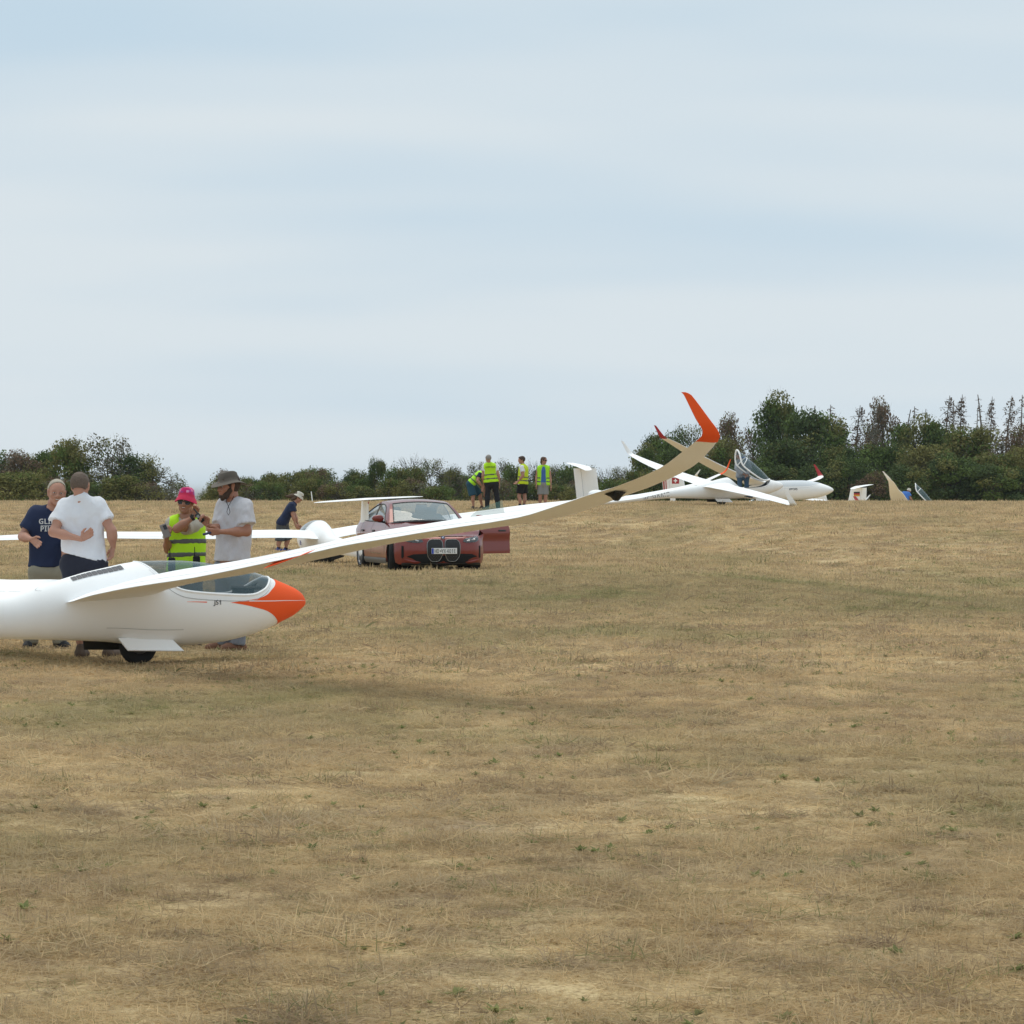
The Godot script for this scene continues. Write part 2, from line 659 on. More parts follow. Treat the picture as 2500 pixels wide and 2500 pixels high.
# A spruce that died standing: bare pole, drooping thin branches, tatters of brown needles
func dead_conifer(called: String, H: float, R: float, needles: int, whorls: int, lean: float, from: float, sd: int) -> Node3D:
	rng.seed = sd
	var o := Node3D.new()
	o.name = called
	var wood := MB.new()
	var limbs := MB.new()
	var crown := MB.new()
	crown.colored = true
	var path := []
	var rad := []
	var bend := rng.randf_range(-1, 1)
	for i in 11:
		var t := i / 10.0
		path.append(Vector3(lean * H * t * t + bend * 0.01 * H * sin(t * 7.0), H * t - 0.3, 0.01 * H * sin(t * 5.0 + sd)))
		rad.append(lerpf(0.0125, 0.0022, t) * H)
	wood.tube(path, rad, 7)
	var tips := []
	for k in whorls:
		var t := lerpf(from, 0.98, (k + rng.randf()) / whorls)
		var q := t * 10.0
		var at: Vector3 = path[int(q)].lerp(path[mini(int(q) + 1, 10)], q - int(q))
		var size := R * pow(1.02 - t, 0.62) / pow(1.02 - from, 0.62) * rng.randf_range(0.45, 1.15)
		var a := rng.randf() * TAU
		var out := Vector3(cos(a), 0, sin(a))
		var mid := at + out * size * 0.5 + Vector3.UP * size * rng.randf_range(-0.12, 0.12)
		var tip := at + out * size + Vector3.UP * size * rng.randf_range(-0.38, 0.12)
		limbs.tube([at, mid, tip], [0.0042 * H * (1.1 - t) + 0.012, 0.02, 0.006], 3)
		tips.append([at, mid, tip])
		for i in 5:
			var b := at.lerp(mid, rng.randf()) if rng.randf() < 0.4 else mid.lerp(tip, rng.randf())
			var twig := b + (out * rng.randf_range(0.1, 0.7) + Vector3(-out.z, 0, out.x) * rng.randf_range(-0.9, 0.9) + Vector3.DOWN * rng.randf_range(-0.3, 0.6)) * size * 0.3
			limbs.tube([b, twig], [0.012, 0.005], 3)
	for k in needles:
		var b: Array = tips[rng.randi() % tips.size()]
		var at: Vector3 = b[1].lerp(b[2], rng.randf_range(-0.7, 1.0)) + rand_dir() * 0.16 + Vector3.DOWN * rng.randf_range(0.0, 0.28)
		leaf(crown, at, rng.randf_range(0.10, 0.26), rand_dir(), Color(0.17, 0.125, 0.095) * rng.randf_range(0.7, 1.3))
	var bark := mat("dead_wood", lin(0.15, 0.125, 0.105), 0.95)
	part("trunk", wood.done(), bark, o)
	part("branches", limbs.done(), bark, o).set_meta("kind", "stuff")
	if needles:
		part("crown", crown.done(), mat("leaves", Color.WHITE), o)
	return o


func make_trees() -> void:
	var green := Color(0.122, 0.168, 0.052)
	var deep := Color(0.092, 0.126, 0.054)
	var olive := Color(0.190, 0.188, 0.070)
	var yellow := Color(0.23, 0.21, 0.08)
	var rust := Color(0.185, 0.13, 0.09)
	var grey := Color(0.175, 0.168, 0.125)
	var proto := {
		"dark": [broadleaf("broadleaf_tree", {"h": 8.0, "r": 3.0, "low": 0.10, "leaves": 8500, "leaf": 0.26, "clumps": 46, "cr": 1.05, "fill": 0.75, "tones": [[0.55, deep], [0.3, green], [0.15, olive]]}, 101), broadleaf("broadleaf_tree", {"h": 8.0, "r": 3.2, "low": 0.05, "leaves": 9000, "leaf": 0.26, "clumps": 52, "cr": 1.0, "fill": 0.75, "tones": [[0.5, deep], [0.3, green], [0.2, olive]]}, 102)],
		"green": [broadleaf("broadleaf_tree", {"h": 8.0, "r": 3.1, "low": 0.05, "leaves": 9500, "leaf": 0.26, "clumps": 50, "cr": 1.05, "fill": 0.75, "tones": [[0.6, green], [0.25, deep], [0.15, olive]]}, 111), broadleaf("broadleaf_tree", {"h": 8.0, "r": 3.3, "low": 0.04, "leaves": 9500, "leaf": 0.25, "clumps": 58, "cr": 0.95, "fill": 0.75, "tones": [[0.55, green], [0.25, deep], [0.2, olive]]}, 112)],
		"olive": [broadleaf("broadleaf_tree", {"h": 7.0, "r": 3.2, "low": 0.04, "leaves": 9500, "leaf": 0.24, "clumps": 54, "cr": 0.95, "fill": 0.75, "tones": [[0.5, olive], [0.35, green], [0.15, yellow]]}, 121), broadleaf("broadleaf_tree", {"h": 7.0, "r": 3.0, "low": 0.05, "leaves": 9000, "leaf": 0.24, "clumps": 50, "cr": 0.9, "fill": 0.75, "tones": [[0.6, olive], [0.25, yellow], [0.15, green]]}, 122)],
		"rust": [broadleaf("browning_tree", {"h": 8.0, "r": 2.8, "low": 0.10, "leaves": 5200, "leaf": 0.22, "clumps": 48, "cr": 0.85, "fill": 0.6, "tones": [[0.6, rust], [0.25, grey], [0.15, olive]]}, 131), broadleaf("browning_tree", {"h": 8.0, "r": 2.6, "low": 0.08, "leaves": 3800, "leaf": 0.2, "clumps": 52, "cr": 0.8, "fill": 0.5, "tones": [[0.65, rust], [0.35, grey]]}, 132)],
		"airy": [broadleaf("thin_tree", {"h": 8.0, "r": 3.0, "low": 0.22, "leaves": 2600, "leaf": 0.2, "clumps": 50, "cr": 0.8, "fill": 0.45, "tones": [[0.5, grey], [0.3, olive], [0.2, green]], "stems": 2}, 141), broadleaf("thin_tree", {"h": 6.0, "r": 2.2, "low": 0.15, "leaves": 1700, "leaf": 0.18, "clumps": 44, "cr": 0.62, "fill": 0.4, "tones": [[0.5, grey], [0.35, olive], [0.15, deep]], "stems": 3}, 142)],
		"bush": [broadleaf("bush", {"h": 5.0, "r": 2.3, "low": 0.02, "leaves": 6000, "leaf": 0.2, "clumps": 44, "cr": 0.72, "fill": 0.7, "tones": [[0.45, green], [0.3, olive], [0.25, deep]], "stems": 3}, 151), broadleaf("bush", {"h": 5.0, "r": 2.4, "low": 0.0, "leaves": 6000, "leaf": 0.2, "clumps": 48, "cr": 0.7, "fill": 0.7, "tones": [[0.45, olive], [0.35, green], [0.2, yellow]], "stems": 3}, 152), broadleaf("bush", {"h": 5.0, "r": 2.2, "low": 0.0, "leaves": 4600, "leaf": 0.19, "clumps": 44, "cr": 0.66, "fill": 0.6, "tones": [[0.4, grey], [0.4, olive], [0.2, rust]], "stems": 4}, 153)],
		"bare": [broadleaf("bare_tree", {"h": 6.0, "r": 2.0, "low": 0.2, "leaves": 260, "leaf": 0.14, "clumps": 80, "cr": 0.6, "fill": 0.3, "tones": [[1.0, grey]], "stems": 3}, 161)],
		"spruce": [dead_conifer("dead_spruce", 12.0, 2.3, 700, 120, 0.02, 0.3, 171), dead_conifer("dead_spruce", 12.0, 2.1, 420, 100, 0.06, 0.35, 172), dead_conifer("dead_spruce", 12.0, 1.7, 120, 70, 0.05, 0.4, 173)],
		"pole": [dead_conifer("dead_spruce", 12.0, 0.9, 0, 26, 0.05, 0.45, 181), dead_conifer("dead_spruce", 12.0, 0.8, 30, 34, -0.03, 0.5, 182)],
	}
	var used := {}
	var row := 0
	for t in tree_table():
		row += 1
		var kinds: Array = proto[t[4]]
		var pr: Node3D = kinds[row % kinds.size()]
		var o: Node3D
		o = pr.duplicate()
		o.name = numbered(String(pr.name))
		add_child(o)
		var d: float = t[3]
		var at := on_ground(t[0], d)
		var top := spot(t[0], t[1], d)
		var meshes := pr.find_children("*", "MeshInstance3D", false, false)
		var box := AABB()
		for mi in meshes:
			box = box.merge(mi.mesh.get_aabb())
		var tall := (top.y - at.y) / box.end.y * (1.0 if t[4] in ["spruce", "pole", "bare", "airy", "rust"] else 1.13 if t[0] > 1560 else 1.06)
		var wide: float = (1.55 if t[0] > 1560 and t[4] in ["green", "dark", "olive", "rust"] else 1.7 if t[4] == "spruce" else 1.35) * (t[2] / 8160.0 * d) / maxf(box.size.x, box.size.z) if t[2] > 0 else tall
		o.position = at
		rng.seed = 7000 + row
		o.rotation.y = rng.randf() * TAU if t[4] != "pole" and t[4] != "spruce" else rng.randf_range(-0.7, 0.7)
		o.scale = Vector3(wide, tall, wide)
		var group: String = t[6] if t.size() > 6 else ""
		tag(o, t[5], "bush" if t[4] == "bush" else "tree", group)
	for kinds in proto.values():
		for k in kinds:
			k.free()


# column of the trunk, row of the top, width (all in survey pixels), distance, kind, label, group
func tree_table() -> Array:
	var hedge := "leafy bushes of the hedge beyond the crest"
	var hl := "leafy green bush in the hedge beyond the grass crest"
	var wood := "trees filling the wood on the right"
	var wl := "green broadleaf tree low in the wood behind the parked gliders"
	var rows := [
		# the copse on the left
		[-40, 1100, 190, 226, "dark", "dark tree cut by the left edge of the picture"],
		[46, 1092, 150, 224, "rust", "browning dark tree near the left edge, beside the tall yellow-green one"],
		[104, 1106, 120, 228, "dark", "dark rounded tree between the browning tree and the yellow-green tree"],
		[166, 1064, 150, 222, "olive", "tall yellow-green tree behind the two men talking"],
		[262, 1054, 150, 220, "airy", "tallest thin airy tree of the left copse, sky showing through"],
		[330, 1102, 140, 221, "dark", "dark broad tree right of the airy tree in the left copse"],
		[393, 1130, 110, 219, "airy", "thin leaning tree towards the right end of the left copse"],
		[432, 1172, 62, 217, "airy", "smallest thin tree at the right end of the left copse"],
		[225, 1140, 120, 219, "rust", "grey-brown tree below the tall airy tree"],
		[40, 1152, 170, 214, "bush", "big bright green bush at the foot of the left copse, behind the navy shirt"],
		[130, 1168, 130, 216, "bush", "round green bush behind the heads of the two talking men"],
		[205, 1172, 110, 216, "bush", "dark bush right of the man in white, below the airy tree"],
		[290, 1160, 130, 217, "bush", "bush under the dark broad tree of the left copse"],
		[365, 1180, 110, 216, "bush", "low bush left of the smallest thin copse tree"],
		# the hedge in the middle
		[522, 1196, 70, 232, "bush", "low bush left of the man in the brown bucket hat"],
		[592, 1166, 62, 234, "bush", "bush just behind the brown bucket hat"],
		[628, 1188, 60, 230, "bush", hl, hedge],
		[662, 1174, 60, 236, "bush", "pale thin bush above the person bending over the glider wing"],
		[712, 1154, 96, 232, "bush", "rounded olive bush above the white bucket hat"],
		[776, 1148, 90, 234, "bush", "tall bush above the upturned tip of the T-tail"],
		[826, 1172, 80, 231, "bush", hl, hedge],
		[866, 1142, 90, 238, "dark", "dark tree left of the small round-headed hedge tree"],
		[920, 1112, 62, 236, "green", "small round-headed tree standing out above the hedge over the car"],
		[966, 1138, 80, 233, "bush", hl, hedge],
		[1000, 1102, 90, 240, "bare", "bare twiggy tree above the car roof"],
		[1058, 1112, 84, 235, "airy", "tall thin-leaved tree right of the bare twiggy one"],
		[1112, 1130, 70, 233, "airy", "spiky thin tree left of the crouching person in the hedge"],
		[1170, 1120, 84, 240, "airy", "thin tree behind the grey-haired person's vest"],
		[1222, 1116, 70, 236, "airy", "dark sparse tree right of the grey-haired person"],
		[1262, 1132, 74, 234, "bush", "bush between the grey-haired person and the person in black shorts"],
		[1308, 1114, 60, 239, "bare", "bare twigs between the two people in yellow vests on the right"],
		[1350, 1126, 76, 235, "airy", "spiky thin tree right of the woman in the blue top"],
		[1396, 1132, 80, 233, "bush", "bush left of the tall white glider fin"],
		[1432, 1128, 74, 240, "airy", "thin twiggy tree above the white glider fin"],
		[1478, 1132, 60, 238, "bare", "bare tree right of the white glider fin"],
		[1514, 1132, 66, 236, "airy", "little thin tree left of the white winglet"],
		[1550, 1150, 60, 234, "bush", hl, hedge],
	]
	for k in 17:  # a second line behind it
		rows.append([550.0 + k * 60 + 21 * sin(k * 2.9), 1150.0 + 12 * sin(k * 1.3), 92.0, 240.0 + 3 * sin(k * 2.1), ["bush", "green", "bush", "olive"][k % 4], "green bush crowded in the rear line of the hedge", "bushes in the rear line of the hedge"])
	for k in 15:  # the foot of the hedge
		rows.append([540.0 + k * 68 + 17 * sin(k * 2.3), 1176.0 + 9 * sin(k * 1.7), 96.0, 226.0 + 3 * sin(k * 3.1), "bush", "low dense bush along the foot of the hedge", "low bushes along the hedge foot"])
	rows += [
		# the wood on the right
		[1578, 1098, 90, 262, "green", "bushy green tree at the left end of the right wood, behind the white wing"],
		[1622, 1060, 120, 264, "green", "tall leafy tree behind the red tip of the raised wing"],
		[1682, 1024, 110, 266, "airy", "thin-topped tree left of the big orange winglet"],
		[1660, 1110, 130, 256, "dark", wl, wood],
		[1776, 1000, 100, 272, "rust", "brown dying tree right of the orange winglet"],
		[1838, 1020, 80, 274, "rust", "brown thin tree between the orange winglet and the largest green tree"],
		[1760, 1078, 120, 258, "olive", "olive tree behind the small orange winglet"],
		[1840, 1110, 110, 256, "rust", "brown shrubby tree behind the open canopy"],
		[1912, 982, 130, 262, "green", "tallest crown of the large green tree over the glider noses"],
		[1985, 1030, 170, 257, "dark", "large dark green tree above the rear glider nose"],
		[1920, 1080, 170, 253, "dark", "dark tree low behind the glider noses"],
		[2040, 1090, 130, 253, "green", "dark green tree behind the small red-tipped winglet"],
		[1972, 990, 50, 276, "pole", "bare dead pole just behind the largest green tree"],
		[2012, 988, 60, 274, "spruce", "dead spruce with a bent top right of the largest green tree"],
		[2050, 1016, 60, 272, "rust", "grey-brown sparse tree left of the bare spruce"],
		[2082, 990, 70, 268, "spruce", "bare dead spruce left of the broad brown tree"],
		[2152, 960, 105, 266, "rust", "broad tall brown dead tree standing highest in the wood"],
		[2120, 1040, 90, 262, "rust", "brown tree below the broad tall dead tree"],
		[2198, 1000, 46, 270, "pole", "dead pole right of the broad brown tree"],
		[2219, 992, 56, 272, "spruce", "thin dead spruce in the gap right of the broad brown tree"],
		[2246, 998, 34, 274, "pole", "shortest leaning bare pole in the gap of the dead spruces"],
		[2299, 966, 66, 270, "spruce", "left one of the two dense dead spruces"],
		[2313, 984, 54, 273, "spruce", "lower dead spruce pressed behind the left of the dense pair"],
		[2342, 963, 74, 270, "spruce", "right one of the two dense dead spruces"],
		[2376, 990, 30, 272, "pole", "bare pole right of the dense spruce pair"],
		[2402, 963, 40, 274, "pole", "tallest bare pole with a hooked top"],
		[2417, 968, 56, 276, "spruce", "wispy dead spruce behind the hooked pole"],
		[2451, 966, 60, 272, "spruce", "dead spruce with a bent tip near the right edge"],
		[2480, 964, 60, 274, "spruce", "slender dead spruce at the right edge"],
		[2440, 1040, 130, 264, "rust", "brown tree mass below the bare poles at the right"],
		[2498, 1030, 110, 262, "rust", "reddish brown tree cut by the right edge"],
		[2380, 1034, 120, 268, "rust", "low brown tree behind the olive crown, under the bare poles"],
		[2236, 1034, 130, 258, "green", "green tree below the gap with the thin dead spruce"],
		[2150, 1084, 150, 253, "green", "bright green bushy tree below the broad dead tree"],
		[2300, 1044, 110, 260, "dark", "dark green tree below the dense spruce pair"],
		[2372, 1050, 170, 252, "olive", "large olive tree at the right, below the tallest bare pole"],
		[2262, 1090, 150, 248, "olive", "olive tree behind the man in the blue shirt"],
		[2436, 1110, 130, 247, "olive", "olive rounded tree near the right edge"],
		[2500, 1096, 110, 249, "olive", "olive tree cut by the right edge of the picture"],
		[2340, 1128, 150, 245, "dark", wl, wood],
		[2140, 1146, 120, 244, "rust", "dark brown shrub behind the brown raised wing tip"],
		[2080, 1130, 120, 247, "dark", wl, wood],
		[2210, 1140, 120, 243, "dark", wl, wood],
		[2420, 1150, 140, 242, "dark", wl, wood],
		[2000, 1140, 130, 246, "dark", wl, wood],
		[1880, 1150, 130, 246, "dark", wl, wood],
		[1790, 1140, 120, 247, "dark", wl, wood],
		[1700, 1150, 120, 246, "dark", wl, wood],
		[1610, 1148, 110, 247, "dark", wl, wood],
		[2490, 1160, 110, 243, "dark", wl, wood],
	]
	return rows


# ---------------------------------------------------------------- sailplanes
# In a sailplane's own axes x is starboard, y up, -z the way it points; s is the distance behind the nose and s0 the s over its origin on the ground.
func lerp_table(t: Array, s: float, col: int) -> float:  # smooth through the rows
	var n := t.size()
	if s <= t[0][0]:
		return t[0][col]
	for i in n - 1:
		if s <= t[i + 1][0]:
			var a: Array = t[maxi(i - 1, 0)]
			var b: Array = t[i]
			var c: Array = t[i + 1]
			var e: Array = t[mini(i + 2, n - 1)]
			var w: float = c[0] - b[0]
			var u: float = (s - b[0]) / w
			var m0: float = (c[col] - a[col]) / maxf(c[0] - a[0], 1e-4) * w
			var m1: float = (e[col] - b[col]) / maxf(e[0] - b[0], 1e-4) * w
			var flat: float = c[col] - b[col]
			m0 = clampf(m0, minf(0.0, 3.0 * flat), maxf(0.0, 3.0 * flat))  # no overshoot
			m1 = clampf(m1, minf(0.0, 3.0 * flat), maxf(0.0, 3.0 * flat))
			var u2 := u * u
			var u3 := u2 * u
			return (2 * u3 - 3 * u2 + 1) * b[col] + (u3 - 2 * u2 + u) * m0 + (-2 * u3 + 3 * u2) * c[col] + (u3 - u2) * m1
	return t[n - 1][col]


func hull(sp: Dictionary, s: float, deg: float, out := 0.0) -> Vector3:  # a point of the fuselage skin; deg from the top, positive to starboard
	var top := lerp_table(sp.prof, s, 1)
	var low := lerp_table(sp.prof, s, 2)
	var wide := lerp_table(sp.prof, s, 3)
	var mid := low + (top - low) * 0.52
	var a := deg_to_rad(deg)
	var p := Vector3(sin(a) * wide, mid + cos(a) * ((top - mid) if cos(a) > 0 else (mid - low)), s - sp.s0)
	if out != 0.0:
		p += Vector3(sin(a), cos(a), 0).normalized() * out
	return p


func hull_patch(sp: Dictionary, corner: Callable, ni: int, nj: int, out: float) -> ArrayMesh:  # corner(u, v) -> [s, deg]
	var mb := MB.new()
	var rows := []
	for i in ni + 1:
		var row := []
		for j in nj + 1:
			var q: Array = corner.call(float(i) / ni, float(j) / nj)
			row.append(hull(sp, q[0], q[1], out))
		rows.append(row)
	mb.grid(rows)
	return mb.done(Vector3(0, lerp_table(sp.prof, 1.2, 2) + 0.35, 1.2 - sp.s0))


func foil(te: Vector3, le: Vector3, up: Vector3, thick: float, n := 9) -> Array:  # a wing section as a ring of points
	var ring := []
	var chord := (le - te).length()
	var fore := (le - te) / chord
	up = (up - fore * up.dot(fore)).normalized()
	for side in [1.0, -1.0]:
		for k in n:
			var u := float(k) / n
			var x := 1.0 - 0.5 * (1.0 - cos(PI * u)) if side > 0 else 0.5 * (1.0 - cos(PI * u))  # 1 at the trailing edge
			var yt := 5.0 * thick * (0.2969 * sqrt(x) - 0.126 * x - 0.3516 * x * x + 0.2843 * x * x * x - 0.1036 * x * x * x * x)
			var camber := 0.028 * 4.0 * x * (1.0 - x)
			ring.append(le.lerp(te, x) + up * chord * (camber + side * yt))
	return ring


# stations: [x, s of the trailing edge, chord, height of the trailing edge, leading edge above it, thickness]
func wing_mesh(sp: Dictionary, stations: Array, side: float) -> ArrayMesh:
	var mb := MB.new()
	var rows := []
	var fine := []
	for i in stations.size() - 1:
		for k in 3:
			fine.append(lerpf(stations[i][0], stations[i + 1][0], k / 3.0))
	fine.append(stations[-1][0])
	for x in fine:
		var q := []
		for c in 6:
			q.append(lerp_table(stations, x, c))
		var te := Vector3(side * x, q[3], q[1] - sp.s0)
		var le := te + Vector3(0, q[4], -q[2])
		rows.append(foil(te, le, Vector3.UP, q[5]))
	mb.grid(rows, true, true, true)
	return mb.done()


# path: [x, y, s of the trailing edge, chord, lean of the section in degrees]
func winglet_mesh(sp: Dictionary, path: Array, side: float) -> ArrayMesh:
	var mb := MB.new()
	var rows := []
	var n := path.size()
	for i in (n - 1) * 4 + 1:
		var f := i / 4.0
		var k := mini(int(f), n - 2)
		var t := []
		for j in n:
			t.append([float(j)] + path[j])
		var q := []
		for c in 5:
			q.append(lerp_table(t, f, c + 1))
		var te := Vector3(side * q[0], q[1], q[2] - sp.s0)
		var a := deg_to_rad(q[4])
		rows.append(foil(te, te + Vector3(0, 0.0, -q[3]), Vector3(-side * sin(a), cos(a), 0), 0.11, 8))
	mb.grid(rows, true, true, true)
	return mb.done()


func sailplane(called: String, label: String, sp: Dictionary, at: Vector3, turn: float, group: String) -> Node3D:
	var o := thing(called, label, "glider", at, turn, group)
	var white := mat("gelcoat", lin(0.80, 0.80, 0.79), 0.28, {"clearcoat_enabled": true, "clearcoat": 0.6, "clearcoat_roughness": 0.08})
	var glass := mat("canopy_glass", Color(0.28, 0.40, 0.43, 0.40), 0.03, {"transparency": BaseMaterial3D.TRANSPARENCY_ALPHA})
	var dark := mat("cockpit_dark", lin(0.03, 0.032, 0.035), 0.8)
	var lining := mat("cockpit_lining", lin(0.09, 0.10, 0.11), 0.9)
	var gap := mat("panel_gap", lin(0.5, 0.5, 0.5), 0.7)
	var gum := mat("tyre_rubber", lin(0.018, 0.018, 0.019), 0.85)
	var metal := mat("bare_metal", lin(0.45, 0.45, 0.46), 0.4, {"metallic": 0.8})
	var tip_mat: Material = sp.get("tip_mat", white)
	var L: float = sp.prof[-1][0]
	# the fuselage, open at the top where the canopy sits
	var gt: Array = sp.canopy
	var c0: float = gt[0][0]
	var c1: float = gt[-1][0]
	var ss := []
	for q in sp.prof:
		ss.append(q[0])
	for k in 61:
		ss.append(c0 + (c1 - c0) * 0.5 * (1.0 - cos(PI * k / 60.0)))
	for k in 30:
		ss.append(0.0005 + 0.3 * pow(k / 30.0, 2.0))
	for k in 40:
		ss.append(c1 + (L - c1) * k / 40.0)
	ss.sort()
	var rows := []
	var last := -1.0
	for s in ss:
		if s - last < 0.0004:
			continue
		last = s
		var g := lerp_table(gt, s, 1) if s > c0 and s < c1 else 0.0
		var row := []
		for j in 49:
			row.append(hull(sp, s, g + (360.0 - 2.0 * g) * j / 48.0))
		rows.append(row)
	var mb := MB.new()
	mb.grid(rows)
	part("fuselage", mb.done(), white, o)
	# the canopy: glass, frame; tilted about its front edge when open
	var swing := Transform3D()
	if sp.get("open", 0.0) > 0.0:
		var hinge := hull(sp, c0 + 0.02, 0.0)
		swing = Transform3D(Basis(Vector3.RIGHT, -deg_to_rad(sp.open)), Vector3.ZERO).translated_local(-hinge).translated(hinge + Vector3(0, 0.02, 0))
	var pane := MB.new()
	var frame := MB.new()
	var rows2 := []
	var rim_r := []
	var rim_l := []
	for k in 41:
		var s := c0 + 0.004 + (c1 - c0 - 0.008) * 0.5 * (1.0 - cos(PI * k / 40.0))
		var g := lerp_table(gt, s, 1)
		var row := []
		for j in 25:
			row.append(swing * hull(sp, s, -g + 2.0 * g * j / 24.0, 0.001))
		rows2.append(row)
		rim_r.append(swing * hull(sp, s, g, -0.004))
		rim_l.append(swing * hull(sp, s, -g, -0.004))
	pane.grid(rows2)
	if not sp.get("covered", false):
		rim_l.reverse()
		var loop: Array = rim_r + rim_l
		loop.append(loop[0])
		var rad := []
		for p in loop:
			rad.append(sp.get("rim", 0.014))
		frame.tube(loop, rad, 6, Color.WHITE, false)
		if sp.get("open", 0.0) > 0.0:  # the hoop across the canopy
			var hoop := []
			var hr := []
			var sm := lerpf(c0, c1, 0.72)
			for j in 21:
				var g := lerp_table(gt, sm, 1)
				hoop.append(swing * hull(sp, sm, -g + 2.0 * g * j / 20.0, -0.01))
				hr.append(0.02)
			frame.tube(hoop, hr, 6)
		var can := part("canopy", pane.done(), glass, o)
		part("canopy_frame", frame.done(), white, can)
		# inside: tub, seat, headrest, instrument panel, stick
		var tub := MB.new()
		var rows3 := []
		for k in 21:
			var s := lerpf(c0 + 0.03, c1 - 0.03, k / 20.0)
			var g := maxf(lerp_table(gt, s, 1), 30.0)
			var row := []
			for j in 17:
				row.append(hull(sp, s, g + (360.0 - 2.0 * g) * j / 16.0, -0.035))
			rows3.append(row)
		tub.grid(rows3)
		part("cockpit_tub", tub.done(Vector3(0, 60, 0)), lining, o)
		var mid := lerpf(c0, c1, 0.62)
		var sill := hull(sp, mid, lerp_table(gt, mid, 1)).y
		var seat := MB.new()
		seat.box(Vector3(0, sill - 0.10, mid + 0.28 - sp.s0), Vector3(0.38, 0.5, 0.06), Basis(Vector3.RIGHT, 0.75), Color.WHITE, 0.02)
		seat.box(Vector3(0, sill - 0.30, mid - 0.08 - sp.s0), Vector3(0.38, 0.06, 0.5), Basis(Vector3.RIGHT, -0.15), Color.WHITE, 0.02)
		part("seat", seat.done(), mat("seat_cloth", lin(0.06, 0.09, 0.14), 0.9), o)
		var rest := MB.new()
		rest.box(Vector3(0, sill + 0.13, c1 - 0.22 - sp.s0), Vector3(0.2, 0.14, 0.07), Basis(Vector3.RIGHT, 0.5), Color.WHITE, 0.02)
		part("headrest", rest.done(), dark, o)
		var dash := MB.new()
		dash.box(Vector3(0, sill - 0.10, c0 + 0.30 - sp.s0), Vector3(0.3, 0.26, 0.05), Basis(Vector3.RIGHT, -0.2), Color.WHITE, 0.02)
		dash.box(Vector3(0, sill + 0.03, c0 + 0.22 - sp.s0), Vector3(0.30, 0.03, 0.2), Basis(), Color.WHITE, 0.012)
		part("instrument_panel", dash.done(), dark, o)
	else:
		part("canopy", pane.done(), mat("canopy_cover", lin(0.72, 0.76, 0.80), 0.7), o)
	var seam := MB.new()
	for side in [1.0, -1.0]:
		var rowa := []
		var rowb := []
		for k in 41:
			var s := lerpf(c0 + 0.03, c1 - 0.06, k / 40.0)
			var g := minf(lerp_table(gt, s, 1) + 9.0, 96.0)
			rowa.append(hull(sp, s, side * g, 0.0015))
			rowb.append(hull(sp, s, side * (g + 1.2), 0.0015))
		seam.grid([rowa, rowb])
	part("canopy_seam", seam.done(), gap, o)
	# wings and winglets
	for side in [1.0, -1.0]:
		var st: Array = sp.wing_r if side > 0 else sp.wing_l
		var w := part("wing", wing_mesh(sp, st, side), white, o)
		var e: Array = st[-1]
		var path := []
		for q in sp.winglet:  # [out, up, back, chord share, lean]
			path.append([e[0] + q[0], e[3] + q[1], e[1] + q[2], maxf(e[2] * q[3], 0.02), q[4]])
		part("winglet", winglet_mesh(sp, path, side), tip_mat, o)
		# the aileron gap near the trailing edge, upper side
		var ga := MB.new()
		var ra := []
		var rb := []
		for k in 25:
			var x: float = lerpf(1.0, e[0] - 0.6, k / 24.0)
			var q := []
			for c in 6:
				q.append(lerp_table(st, x, c))
			for r in [[ra, 0.17], [rb, 0.162]]:
				var u: float = 1.0 - r[1]
				var yt: float = 5.0 * q[5] * (0.2969 * sqrt(u) - 0.126 * u - 0.3516 * u * u + 0.2843 * u * u * u - 0.1036 * u * u * u * u)
				r[0].append(Vector3(side * x, q[3] + q[4] * r[1] + q[2] * (0.112 * u * (1.0 - u) + yt) + 0.002, q[1] - sp.s0 - q[2] * r[1]))
		ga.grid([ra, rb])
		part("aileron_gap", ga.done(Vector3(side * 4, -40, 0)), gap, w)
		# the airbrake cap, flush in the upper skin
		var cap := MB.new()
		for edge in [0.44, 0.50]:
			var ea := []
			var eb := []
			for k in 13:
				var x: float = lerpf(2.9, 4.2, k / 12.0) * e[0] / 9.6
				var q := []
				for c in 6:
					q.append(lerp_table(st, x, c))
				for r in [[ea, edge], [eb, edge + 0.008]]:
					var u: float = 1.0 - r[1]
					var yt: float = 5.0 * q[5] * (0.2969 * sqrt(u) - 0.126 * u - 0.3516 * u * u + 0.2843 * u * u * u - 0.1036 * u * u * u * u)
					r[0].append(Vector3(side * x, q[3] + q[4] * r[1] + q[2] * (0.112 * u * (1.0 - u) + yt) + 0.002, q[1] - sp.s0 - q[2] * r[1]))
			cap.grid([ea, eb])
		part("airbrake_gap", cap.done(Vector3(side * 4, -40, 0)), gap, w)
	# fin, rudder, tailplane
	var f: Dictionary = sp.fin
	for piece in [["fin", 0.0, 0.68], ["rudder", 0.685, 1.0]]:
		var fm := MB.new()
		var fr := []
		for k in 9:
			var t := k / 8.0
			var te_s: float = lerpf(f.te0, f.te1, t)
			var le_s: float = lerpf(f.le0, f.le1, t)
			var y: float = lerpf(f.y0, f.y1, t)
			var a: float = lerpf(le_s, te_s, piece[1])
			var b: float = lerpf(le_s, te_s, piece[2])
			var ring := []
			var half: float = 0.05 * (te_s - le_s)
			for q in 16:
				var w2 := TAU * q / 16
				var u := 0.5 - 0.5 * cos(w2)
				var share: float = lerpf(piece[1], piece[2], u)
				ring.append(Vector3(signf(sin(w2)) * half * sqrt(maxf(0.0, sin(PI * pow(share, 0.62)))) * (1.0 if absf(sin(w2)) > 0.01 else 0.0), y, lerpf(a, b, u) - sp.s0))
			fr.append(ring)
